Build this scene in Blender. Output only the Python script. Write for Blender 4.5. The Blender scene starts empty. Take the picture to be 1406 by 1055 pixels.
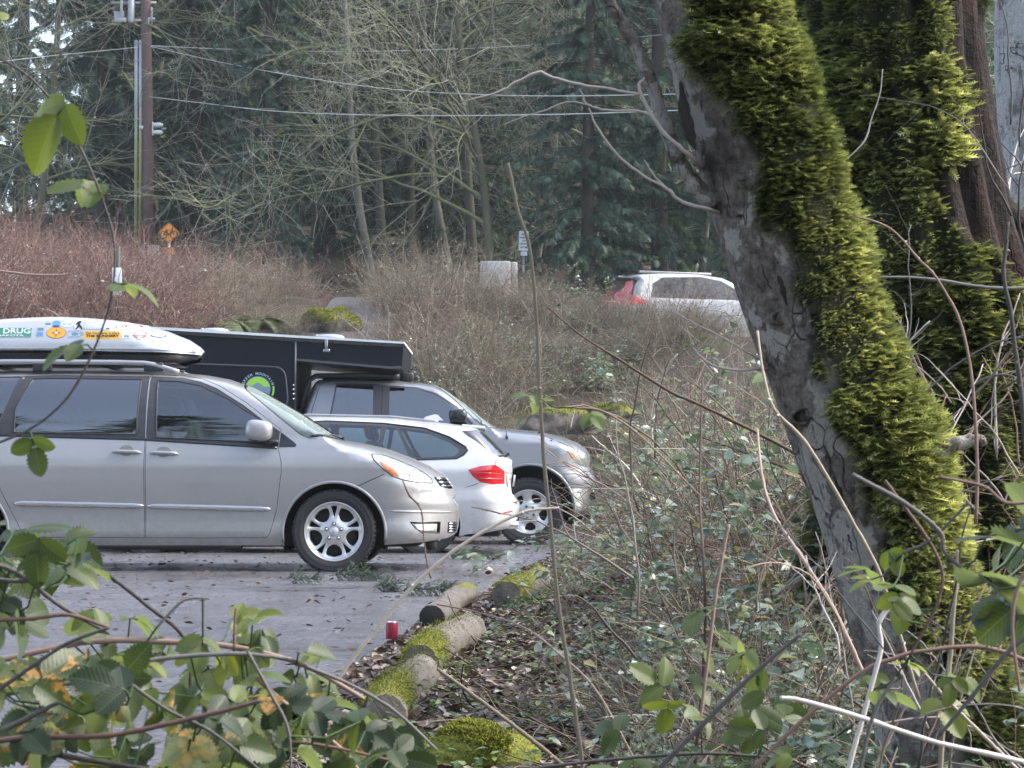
import bpy, math, random
import numpy as np
from mathutils import Vector, Matrix
from mathutils.geometry import delaunay_2d_cdt

SC = bpy.context.scene
COL = SC.collection
PI = math.pi
rad = math.radians

# ------------------------------------------------------------------ camera model
IW, IH, FPX = 1406.0, 1055.0, 3045.0
CAMZ = 0.69
PITCH = math.atan(141.5 / FPX)

def P(px, py, Y):
    """point at distance Y (metres ahead) seen at photo position px, py"""
    u = (px - IW / 2) / FPX
    v = (IH / 2 - py) / FPX
    y = math.cos(PITCH) - v * math.sin(PITCH)
    z = math.sin(PITCH) + v * math.cos(PITCH)
    t = Y / y
    return np.array((u * t, Y, CAMZ + z * t))

def sm(a, b, x):
    t = np.clip((np.asarray(x, float) - a) / (b - a), 0, 1)
    return t * t * (3 - 2 * t)

# ------------------------------------------------------------------ mesh builder
class MB:
    def __init__(self):
        self.v = []; self.n = 0; self.f = []; self.t = []; self.k = []; self.uv = []; self.mi = []; self.nrm = []
    def add(self, verts, faces, tint=0.5, kind=0.0, uv=None, mi=0, normals=None):
        verts = np.asarray(verts, float).reshape(-1, 3)
        m = len(verts)
        if m == 0: return self
        if not isinstance(faces, (list, tuple)): faces = [faces]
        for fa in faces:
            fa = np.asarray(fa, np.int64)
            if fa.size:
                self.f.append(fa + self.n)
                self.mi.append(np.full(len(fa), mi, np.int32))
        self.v.append(verts)
        self.t.append(np.broadcast_to(np.asarray(tint, float).reshape(-1), (m,)) if np.ndim(tint) else np.full(m, tint))
        self.k.append(np.broadcast_to(np.asarray(kind, float).reshape(-1), (m,)) if np.ndim(kind) else np.full(m, kind))
        self.uv.append(np.asarray(uv, float).reshape(-1, 2) if uv is not None else np.zeros((m, 2)))
        self.nrm.append(normals if normals is not None else np.zeros((m, 3)))
        self.n += m
        return self
    def mesh(self, name, mats, smooth=True, use_normals=False, attrs=True):
        me = bpy.data.meshes.new(name)
        if not self.v: return me
        v = np.concatenate(self.v); nv = len(v)
        me.vertices.add(nv); me.vertices.foreach_set("co", v.astype(np.float32).ravel())
        tot = np.concatenate([np.full(len(f), f.shape[1], np.int64) for f in self.f])
        loops = np.concatenate([f.ravel() for f in self.f])
        starts = np.concatenate([[0], np.cumsum(tot)[:-1]])
        me.loops.add(len(loops)); me.loops.foreach_set("vertex_index", loops.astype(np.int32))
        me.polygons.add(len(tot)); me.polygons.foreach_set("loop_start", starts.astype(np.int32))
        mats = mats if isinstance(mats, (list, tuple)) else [mats]
        for m in mats: me.materials.append(m)
        if len(mats) > 1:
            me.polygons.foreach_set("material_index", np.concatenate(self.mi))
        me.polygons.foreach_set("use_smooth", np.full(len(tot), bool(smooth)))
        if attrs:
            a = me.attributes.new("tint", 'FLOAT', 'POINT'); a.data.foreach_set("value", np.concatenate(self.t).astype(np.float32))
            a = me.attributes.new("kind", 'FLOAT', 'POINT'); a.data.foreach_set("value", np.concatenate(self.k).astype(np.float32))
            uv = np.concatenate(self.uv)
            if uv.any():
                a = me.attributes.new("leafuv", 'FLOAT_VECTOR', 'POINT')
                a.data.foreach_set("vector", np.concatenate([uv, np.zeros((nv, 1))], 1).astype(np.float32).ravel())
        me.update(calc_edges=True)
        me.validate()
        if use_normals:
            nn = np.concatenate(self.nrm)
            if len(me.vertices) == nv:
                me.normals_split_custom_set_from_vertices([tuple(x) for x in nn])
        return me
    def build(self, name, mats, parent=None, smooth=True, use_normals=False, attrs=True):
        o = bpy.data.objects.new(name, self.mesh(name, mats, smooth, use_normals, attrs))
        COL.objects.link(o)
        if parent is not None: o.parent = parent
        return o

def tag(o, label=None, cat=None, group=None, kind=None):
    if label: o["label"] = label
    if cat: o["category"] = cat
    if group: o["group"] = group
    if kind: o["kind"] = kind
    return o

def thing(name, label, cat, loc=(0, 0, 0), rz=0, group=None):
    o = bpy.data.objects.new(name, None); COL.objects.link(o)
    o.empty_display_size = 0.2
    o.location = loc; o.rotation_euler = (0, 0, rz)
    return tag(o, label, cat, group)

def dup(root, loc, rz=0.0, sc=1.0, label=None, group=None, cat=None, tilt=(0, 0)):
    def cp(o, par):
        c = o.copy(); COL.objects.link(c)
        if par is not None: c.parent = par
        for ch in list(o.children): cp(ch, c)
        return c
    r = cp(root, None)
    place(r, loc, rz, sc, label, group, cat, tilt)
    return r

def place(r, loc, rz=0.0, sc=1.0, label=None, group=None, cat=None, tilt=(0, 0)):
    r.location = tuple(loc); r.rotation_euler = (tilt[0], tilt[1], rz)
    r.scale = (sc, sc, sc) if np.ndim(sc) == 0 else tuple(sc)
    tag(r, label, cat, group)
    return r

class Spawner:
    """first call places the prototype itself, later calls place copies"""
    def __init__(self, protos): self.p = protos; self.used = [False] * len(protos)
    def __call__(self, i, *a, **k):
        i %= len(self.p)
        if not self.used[i]:
            self.used[i] = True
            return place(self.p[i], *a, **k)
        return dup(self.p[i], *a, **k)
    def drop_unused(self):
        for u, r in zip(self.used, self.p):
            if not u:
                for c in list(r.children): bpy.data.objects.remove(c)
                bpy.data.objects.remove(r)

def nz(a):
    a = np.asarray(a, float)
    return a / np.maximum(np.linalg.norm(a, axis=-1, keepdims=True), 1e-9)

def tubes(Pts, R, n=4, cap=False):
    """Pts (N,k,3), R (N,k) -> verts, [faces]"""
    Pts = np.asarray(Pts, float); R = np.asarray(R, float)
    if Pts.ndim == 2: Pts = Pts[None]; R = R[None]
    N, k, _ = Pts.shape
    T = nz(np.gradient(Pts, axis=1))
    m = nz(T.mean(1))
    ref = np.where(np.abs(m[:, 2:3]) > 0.75, np.array([[1.0, 0.13, 0]]), np.array([[0, 0.1, 1.0]]))[:, None, :]
    n1 = nz(np.cross(T, ref)); n2 = np.cross(T, n1)
    a = np.arange(n) * 2 * PI / n
    V = Pts[:, :, None, :] + R[:, :, None, None] * (np.cos(a)[None, None, :, None] * n1[:, :, None, :] + np.sin(a)[None, None, :, None] * n2[:, :, None, :])
    idx = np.arange(N * k * n).reshape(N, k, n)
    A = idx[:, :-1, :]; B = idx[:, 1:, :]
    F = np.stack([A, np.roll(A, -1, 2), np.roll(B, -1, 2), B], -1).reshape(-1, 4)
    faces = [F]
    if cap:
        faces.append(idx[:, 0, ::-1].reshape(N, n)); faces.append(idx[:, -1, :].reshape(N, n))
    return V.reshape(-1, 3), faces

def rep(x, k):  # per-item value -> per-vertex
    return np.repeat(np.asarray(x, float), k)

def grow(rng, start, d, L, k, droop=0.0, wob=0.1):
    start = np.asarray(start, float); N = len(start)
    d = nz(d); L = np.broadcast_to(np.asarray(L, float), (N,)); droop = np.broadcast_to(np.asarray(droop, float), (N,))
    out = np.empty((N, k, 3)); out[:, 0] = start
    st = (L / (k - 1))[:, None]
    for i in range(1, k):
        d = nz(d + rng.normal(0, wob, (N, 3)) + np.array([0, 0, -1.0]) * droop[:, None])
        out[:, i] = out[:, i - 1] + d * st
    return out

def offshoots(rng, Pts, R, per, tmin, tmax, ang, flat=0.0):
    """random child starts on parent polylines: start, dir, parent radius there, t"""
    N, k, _ = Pts.shape
    par = np.repeat(np.arange(N), per); M = len(par)
    t = rng.uniform(tmin, tmax, M)
    x = t * (k - 1); i = np.minimum(x.astype(int), k - 2); f = (x - i)[:, None]
    s = Pts[par, i] * (1 - f) + Pts[par, i + 1] * f
    r = R[par, i] * (1 - f[:, 0]) + R[par, i + 1] * f[:, 0]
    T = nz(Pts[par, i + 1] - Pts[par, i])
    w = rng.normal(0, 1, (M, 3)); w[:, 2] *= (1 - flat)
    w = nz(w - (w * T).sum(1, keepdims=True) * T)
    a = rng.normal(ang, 0.18, M)[:, None]
    return s, T * np.cos(a) + w * np.sin(a), r, t, par

def smooth_line(pts, n):
    pts = np.asarray(pts, float)
    q = np.vstack([2 * pts[0] - pts[1], pts, 2 * pts[-1] - pts[-2]])
    seg = len(pts) - 1
    u = np.linspace(0, seg, n); i = np.minimum(u.astype(int), seg - 1); f = (u - i)[:, None]
    p0, p1, p2, p3 = q[i], q[i + 1], q[i + 2], q[i + 3]
    return 0.5 * ((2 * p1) + (-p0 + p2) * f + (2 * p0 - 5 * p1 + 4 * p2 - p3) * f ** 2 + (-p0 + 3 * p1 - 3 * p2 + p3) * f ** 3)

def stamp(TV, pos, X, Z, size):
    """template verts (m,3) -> (N*m,3) with local x along X and local z along Z"""
    X = nz(X); Z = nz(Z - (Z * X).sum(1, keepdims=True) * X); Y = np.cross(Z, X)
    size = np.broadcast_to(np.asarray(size, float), (len(pos),))[:, None, None]
    V = pos[:, None, :] + size * (TV[None, :, 0:1] * X[:, None, :] + TV[None, :, 1:2] * Y[:, None, :] + TV[None, :, 2:3] * Z[:, None, :])
    return V.reshape(-1, 3)

def stampf(F, N, m):
    F = np.asarray(F)
    return (F[None] + (np.arange(N) * m)[:, None, None]).reshape(-1, F.shape[1])

def box(mb, c, s, rot=None, bev=0.0, **kw):
    c = np.asarray(c, float); h = np.asarray(s, float) / 2
    if bev <= 0:
        V = np.array([[x, y, z] for x in (-1, 1) for y in (-1, 1) for z in (-1, 1)], float) * h
        F = [[0, 1, 3, 2], [4, 6, 7, 5], [0, 4, 5, 1], [2, 3, 7, 6], [0, 2, 6, 4], [1, 5, 7, 3]]
        if rot is not None: V = V @ np.asarray(rot).T
        return mb.add(V + c, [np.array(F)], **kw)
    import bmesh
    bm = bmesh.new(); bmesh.ops.create_cube(bm, size=1.0)
    for v in bm.verts: v.co = Vector((v.co.x * s[0], v.co.y * s[1], v.co.z * s[2]))
    bmesh.ops.bevel(bm, geom=list(bm.edges), offset=min(bev, min(s) * 0.45), segments=2, profile=0.5, affect='EDGES')
    V = np.array([v.co[:] for v in bm.verts]); bm.verts.index_update()
    tri = [[v.index for v in f.verts] for f in bm.faces]
    bm.free()
    if rot is not None: V = V @ np.asarray(rot).T
    by = {}
    for f in tri: by.setdefault(len(f), []).append(f)
    return mb.add(V + c, [np.array(x) for x in by.values()], **kw)

def lathe(mb, prof, c, n=32, axis='y', **kw):
    """prof: list of (r, h) around axis through c"""
    prof = np.asarray(prof, float); k = len(prof)
    a = np.arange(n) * 2 * PI / n
    r = prof[:, 0][:, None]; h = np.broadcast_to(prof[:, 1][:, None], (k, n))
    ca, sa = r * np.cos(a), r * np.sin(a)
    if axis == 'y': V = np.stack([ca, h, sa], -1)
    elif axis == 'z': V = np.stack([ca, sa, h], -1)
    else: V = np.stack([h, ca, sa], -1)
    idx = np.arange(k * n).reshape(k, n)
    F = np.stack([idx[:-1], np.roll(idx[:-1], -1, 1), np.roll(idx[1:], -1, 1), idx[1:]], -1).reshape(-1, 4)
    return mb.add(V.reshape(-1, 3) + np.asarray(c, float), [F], **kw)

def inpoly(poly, pts):
    poly = np.asarray(poly, float); pts = np.asarray(pts, float)
    x, y = pts[:, 0], pts[:, 1]
    ins = np.zeros(len(pts), bool)
    x0, y0 = poly[:, 0], poly[:, 1]; x1, y1 = np.roll(x0, -1), np.roll(y0, -1)
    for a, b, c, d in zip(x0, y0, x1, y1):
        if b == d: continue
        hit = ((b > y) != (d > y)) & (x < (c - a) * (y - b) / (d - b) + a)
        ins ^= hit
    return ins

def polydist(poly, pts):
    poly = np.asarray(poly, float); pts = np.asarray(pts, float)
    best = np.full(len(pts), 1e9)
    q = np.roll(poly, -1, 0)
    for a, b in zip(poly, q):
        ab = b - a; L = max((ab * ab).sum(), 1e-12)
        t = np.clip(((pts - a) @ ab) / L, 0, 1)
        best = np.minimum(best, np.linalg.norm(pts - (a + t[:, None] * ab), axis=1))
    return best

def resample(poly, step, closed=True):
    poly = np.asarray(poly, float); out = []
    n = len(poly)
    for i in range(n if closed else n - 1):
        a, b = poly[i], poly[(i + 1) % n]
        m = max(1, int(math.ceil(np.linalg.norm(b - a) / step)))
        for j in range(m): out.append(a + (b - a) * j / m)
    if not closed: out.append(poly[-1])
    return np.array(out)

def roundpoly(poly, r, n=4):
    """round the corners of a closed polygon"""
    poly = np.asarray(poly, float); out = []; N = len(poly)
    for i in range(N):
        p, a, b = poly[i], poly[i - 1], poly[(i + 1) % N]
        la, lb = np.linalg.norm(a - p), np.linalg.norm(b - p)
        q = min(r, la * 0.45, lb * 0.45)
        s, e = p + (a - p) / max(la, 1e-9) * q, p + (b - p) / max(lb, 1e-9) * q
        for j in range(n + 1):
            t = j / n
            out.append((1 - t) ** 2 * s + 2 * t * (1 - t) * p + t * t * e)
    return np.array(out)

def polyoff(poly, d):
    """offset a closed polygon inwards by d"""
    poly = np.asarray(poly, float)
    ar = 0.5 * np.sum(poly[:, 0] * np.roll(poly[:, 1], -1) - np.roll(poly[:, 0], -1) * poly[:, 1])
    s = 1 if ar > 0 else -1
    e = nz(np.roll(poly, -1, 0) - poly); nn = np.stack([-e[:, 1], e[:, 0]], 1) * s
    m = nz(nn + np.roll(nn, 1, 0))
    c = np.clip((m * nn).sum(1, keepdims=True), 0.4, 1)
    return poly + m * d / c

def ell(cx, cy, rx, ry, n=24, a0=0, a1=2 * PI):
    a = np.linspace(a0, a1, n, endpoint=abs(a1 - a0 - 2 * PI) > 1e-6)
    return np.stack([cx + rx * np.cos(a), cy + ry * np.sin(a)], 1)

def cdt(poly, holes=(), interior=None):
    polys = [np.asarray(poly, float)] + [np.asarray(h, float) for h in holes]
    pts = []; edges = []
    for pl in polys:
        s = len(pts); n = len(pl)
        pts += [Vector((float(a), float(b))) for a, b in pl]
        edges += [(s + i, s + (i + 1) % n) for i in range(n)]
    if interior is not None and len(interior):
        pts += [Vector((float(a), float(b))) for a, b in interior]
    v, e, f, *_ = delaunay_2d_cdt(pts, edges, [], 0, 1e-6)
    v = np.array([[a[0], a[1]] for a in v]); f = np.array([list(t) for t in f if len(t) == 3])
    c = v[f].mean(1)
    ok = inpoly(polys[0], c)
    for h in polys[1:]: ok &= ~inpoly(h, c)
    f = f[ok]
    # orient CCW
    a = v[f]; ar = (a[:, 1, 0] - a[:, 0, 0]) * (a[:, 2, 1] - a[:, 0, 1]) - (a[:, 1, 1] - a[:, 0, 1]) * (a[:, 2, 0] - a[:, 0, 0])
    f[ar < 0] = f[ar < 0][:, ::-1]
    return v, f[np.abs(ar) > 1e-10]

_txt = {}
def text2d(s, size=1.0, bold=0.0, spacing=1.0):
    key = (s, bold, spacing)
    if key not in _txt:
        cu = bpy.data.curves.new("lettering", 'FONT'); cu.body = s; cu.size = 1.0
        cu.offset = bold; cu.space_character = spacing
        cu.resolution_u = 3; cu.align_x = 'CENTER'; cu.align_y = 'CENTER'
        o = bpy.data.objects.new("lettering", cu); COL.objects.link(o)
        dg = bpy.context.evaluated_depsgraph_get(); dg.update()
        me = bpy.data.meshes.new_from_object(o.evaluated_get(dg))
        me.calc_loop_triangles()
        v = np.array([x.co[:2] for x in me.vertices]); f = np.array([list(t.vertices) for t in me.loop_triangles])
        bpy.data.objects.remove(o); bpy.data.curves.remove(cu); bpy.data.meshes.remove(me)
        _txt[key] = (v, f)
    v, f = _txt[key]
    return v * size, f

# ------------------------------------------------------------------ materials
MATS = {}
class NT:
    def __init__(self, name):
        self.m = bpy.data.materials.new(name); self.m.use_nodes = True
        self.t = self.m.node_tree; self.t.nodes.clear()
        self.out = self.n('ShaderNodeOutputMaterial')
        MATS[name] = self.m
    def n(self, typ, **kw):
        x = self.t.nodes.new(typ)
        for k, v in kw.items():
            if k.startswith('i_'):
                key = k[2:]; key = int(key) if key.isdigit() else key.replace('_', ' ')
                s = x.inputs[key]
                if isinstance(v, bpy.types.NodeSocket): self.t.links.new(v, s)
                else: s.default_value = v
            else: setattr(x, k, v)
        return x
    def link(self, a, b): self.t.links.new(a, b)
    def attr(self, name): return self.n('ShaderNodeAttribute', attribute_name=name)
    def math(self, op, a, b=0.0, c=None):
        x = self.n('ShaderNodeMath', operation=op, i_0=a, i_1=b)
        if c is not None:
            if isinstance(c, bpy.types.NodeSocket): self.link(c, x.inputs[2])
            else: x.inputs[2].default_value = c
        return x.outputs[0]
    def ramp(self, fac, stops, interp='LINEAR'):
        x = self.n('ShaderNodeValToRGB'); cr = x.color_ramp; cr.interpolation = interp
        while len(cr.elements) < len(stops): cr.elements.new(0.5)
        for e, (p, c) in zip(cr.elements, stops):
            e.position = p; e.color = (c[0], c[1], c[2], 1) if len(c) == 3 else c
        self.link(fac, x.inputs[0]); return x.outputs[0]
    def mix(self, f, a, b, blend='MIX'):
        x = self.n('ShaderNodeMix', data_type='RGBA', blend_type=blend)
        for s, v in ((x.inputs[0], f), (x.inputs[6], a), (x.inputs[7], b)):
            if isinstance(v, bpy.types.NodeSocket): self.link(v, s)
            else: s.default_value = v if np.ndim(v) == 0 else (v[0], v[1], v[2], 1)
        return x.outputs[2]
    def noise(self, scale, detail=4, rough=0.55, vec=None, out=0, **kw):
        x = self.n('ShaderNodeTexNoise', **kw); x.inputs['Scale'].default_value = scale
        x.inputs['Detail'].default_value = detail; x.inputs['Roughness'].default_value = rough
        if vec is not None: self.link(vec, x.inputs['Vector'])
        return x.outputs[out]
    def geo(self): return self.n('ShaderNodeNewGeometry')
    def obj(self): return self.n('ShaderNodeTexCoord').outputs['Object']
    def mapping(self, vec, scale=(1, 1, 1), rot=(0, 0, 0)):
        x = self.n('ShaderNodeMapping'); x.inputs['Scale'].default_value = scale; x.inputs['Rotation'].default_value = rot
        self.link(vec, x.inputs[0]); return x.outputs[0]
    def bump(self, h, strength=0.3, dist=0.01):
        x = self.n('ShaderNodeBump'); x.inputs['Strength'].default_value = strength; x.inputs['Distance'].default_value = dist
        self.link(h, x.inputs['Height']); return x.outputs[0]
    def bsdf(self, color, rough=0.5, metal=0.0, normal=None, coat=0.0, spec=0.5, **kw):
        x = self.n('ShaderNodeBsdfPrincipled')
        def st(k, v):
            s = x.inputs[k]
            if isinstance(v, bpy.types.NodeSocket): self.link(v, s)
            elif np.ndim(v): s.default_value = (*v, 1) if len(v) == 3 else v
            else: s.default_value = v
        st('Base Color', color); st('Roughness', rough); st('Metallic', metal); st('Coat Weight', coat); st('Specular IOR Level', spec)
        if coat: x.inputs['Coat Roughness'].default_value = 0.05
        if normal is not None: self.link(normal, x.inputs['Normal'])
        for k, v in kw.items(): st(k.replace('_', ' '), v)
        return x
    def done(self, sh):
        self.link(sh.outputs[0] if not isinstance(sh, bpy.types.NodeSocket) else sh, self.out.inputs['Surface'])
        return self.m

def simple(name, col, rough=0.5, metal=0.0, coat=0.0, spec=0.5, var=0.12, vs=6.0, bump=0.0, bs=60):
    t = NT(name)
    f = t.noise(vs, 5, 0.6, t.obj())
    c = t.mix(f, tuple(np.array(col) * (1 - var)), tuple(np.minimum(np.array(col) * (1 + var), 1)))
    nm = t.bump(t.noise(bs, 3, 0.5, t.obj()), bump, 0.005) if bump else None
    r = t.math('MULTIPLY_ADD', f, rough * 0.3, rough * 0.85)
    return t.done(t.bsdf(c, r, metal, nm, coat, spec))

def foliage(name, stops, rough=0.5, trans=0.3, spec=0.4, tcol=1.6, tipstops=None):
    """leaf-like material: colour from per-leaf tint, some light coming through"""
    t = NT(name)
    c = t.ramp(t.attr('tint').outputs['Fac'], stops)
    b = t.bsdf(c, rough, 0, None, 0, spec)
    tr = t.n('ShaderNodeBsdfTranslucent')
    t.link(t.mix(1.0, c, (tcol, tcol, tcol * 0.7), 'MULTIPLY'), tr.inputs['Color'])
    mx = t.n('ShaderNodeMixShader'); mx.inputs[0].default_value = trans
    t.link(b.outputs[0], mx.inputs[1]); t.link(tr.outputs[0], mx.inputs[2])
    return t.done(mx)

def twigmat(name, stops, moss=0.0, mosscol=(0.16, 0.18, 0.04), rough=0.75):
    t = NT(name)
    c = t.ramp(t.attr('tint').outputs['Fac'], stops)
    if moss > 0:
        nz_ = t.n('ShaderNodeSeparateXYZ'); t.link(t.geo().outputs['Normal'], nz_.inputs[0])
        up = t.n('ShaderNodeMapRange', i_0=nz_.outputs[2], i_1=-0.35, i_2=0.6).outputs[0]
        k = t.math('MULTIPLY', t.math('MULTIPLY', up, t.attr('kind').outputs['Fac']), moss)
        c = t.mix(k, c, mosscol)
    return t.done(t.bsdf(c, rough, 0, None, 0, 0.3))
# ------------------------------------------------------------------ vehicle materials
def paint(name, col, metal, rough, flake=0.0, dirt=(0.16, 0.14, 0.12)):
    t = NT(name)
    ob = t.obj()
    f = t.noise(3.0, 5, 0.6, ob)
    c = t.mix(f, tuple(np.array(col) * 0.93), tuple(np.minimum(np.array(col) * 1.06, 1)))
    z = t.n('ShaderNodeSeparateXYZ'); t.link(ob, z.inputs[0])
    low = t.n('ShaderNodeMapRange', i_0=z.outputs[2], i_1=0.75, i_2=0.25).outputs[0]
    sp = t.math('MULTIPLY', low, t.math('MULTIPLY', t.noise(14, 6, 0.7, ob), 0.8))
    c = t.mix(sp, c, dirt)                      # road grime sprayed up the lower panels
    r = t.math('MULTIPLY_ADD', sp, 0.4, t.math('MULTIPLY_ADD', t.noise(40, 4, 0.6, ob), 0.12, rough))
    b = t.bsdf(c, r, metal, None, 0.8, 0.5)
    b.inputs['Coat Roughness'].default_value = 0.06
    return t.done(b)

def glassmat(name, tint, ior=1.5, mist=0.0, boost=1.5):
    t = NT(name)
    tr = t.n('ShaderNodeBsdfTransparent'); tr.inputs[0].default_value = (*tint, 1)
    gl = t.n('ShaderNodeBsdfGlossy'); gl.inputs['Roughness'].default_value = 0.02
    gl.inputs[0].default_value = (0.95, 0.97, 1.0, 1)
    fr = t.n('ShaderNodeFresnel', i_0=ior)
    f = t.math('MULTIPLY_ADD', fr.outputs[0], boost, 0.04)
    f = t.math('MINIMUM', f, 1.0)
    mx = t.n('ShaderNodeMixShader'); t.link(f, mx.inputs[0]); t.link(tr.outputs[0], mx.inputs[1]); t.link(gl.outputs[0], mx.inputs[2])
    last = mx
    if mist:
        d = t.n('ShaderNodeBsdfDiffuse'); d.inputs[0].default_value = (0.55, 0.68, 0.64, 1)
        m2 = t.n('ShaderNodeMixShader'); m2.inputs[0].default_value = mist
        t.link(mx.outputs[0], m2.inputs[1]); t.link(d.outputs[0], m2.inputs[2]); last = m2
    return t.done(last)

M_silver = paint("silver paint", (0.365, 0.365, 0.372), 0.45, 0.27)
M_silver2 = paint("truck silver paint", (0.225, 0.235, 0.255), 0.5, 0.34)
M_white = paint("white paint", (0.56, 0.575, 0.585), 0.0, 0.25)
M_black = simple("black plastic", (0.02, 0.021, 0.024), 0.5, bump=0.1, bs=300)
M_gloss = simple("gloss black trim", (0.015, 0.016, 0.02), 0.18, spec=0.6)
M_under = simple("underbody", (0.012, 0.012, 0.012), 0.9)
M_rubber = simple("tyre rubber", (0.022, 0.022, 0.023), 0.75, var=0.4, vs=25, bump=0.15, bs=140)
M_alloy = simple("alloy wheel", (0.56, 0.56, 0.56), 0.36, metal=0.6, var=0.1)
M_chrome = simple("chrome", (0.72, 0.73, 0.75), 0.14, metal=1.0, var=0.05)
M_amber = simple("amber lens", (0.55, 0.13, 0.05), 0.15, coat=1.0)
M_red = simple("red lens", (0.50, 0.012, 0.02), 0.12, coat=1.0, var=0.3, vs=12)
M_lamp = simple("headlamp lens", (0.40, 0.42, 0.38), 0.15, metal=0.5, coat=1.0, var=0.6, vs=16)
M_tint = glassmat("privacy glass", (0.02, 0.023, 0.028), 1.6, 0, 2.7)
M_glass = glassmat("green glass", (0.18, 0.27, 0.255), 1.5, 0, 2.3)
M_wshield = glassmat("windscreen glass", (0.42, 0.60, 0.54), 1.5, 0.22)
M_clear = glassmat("clear car glass", (0.60, 0.72, 0.74), 1.45)
M_seat = simple("seat fabric", (0.10, 0.10, 0.10), 0.9)
M_plate = simple("plate grey", (0.42, 0.43, 0.43), 0.5)

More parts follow.
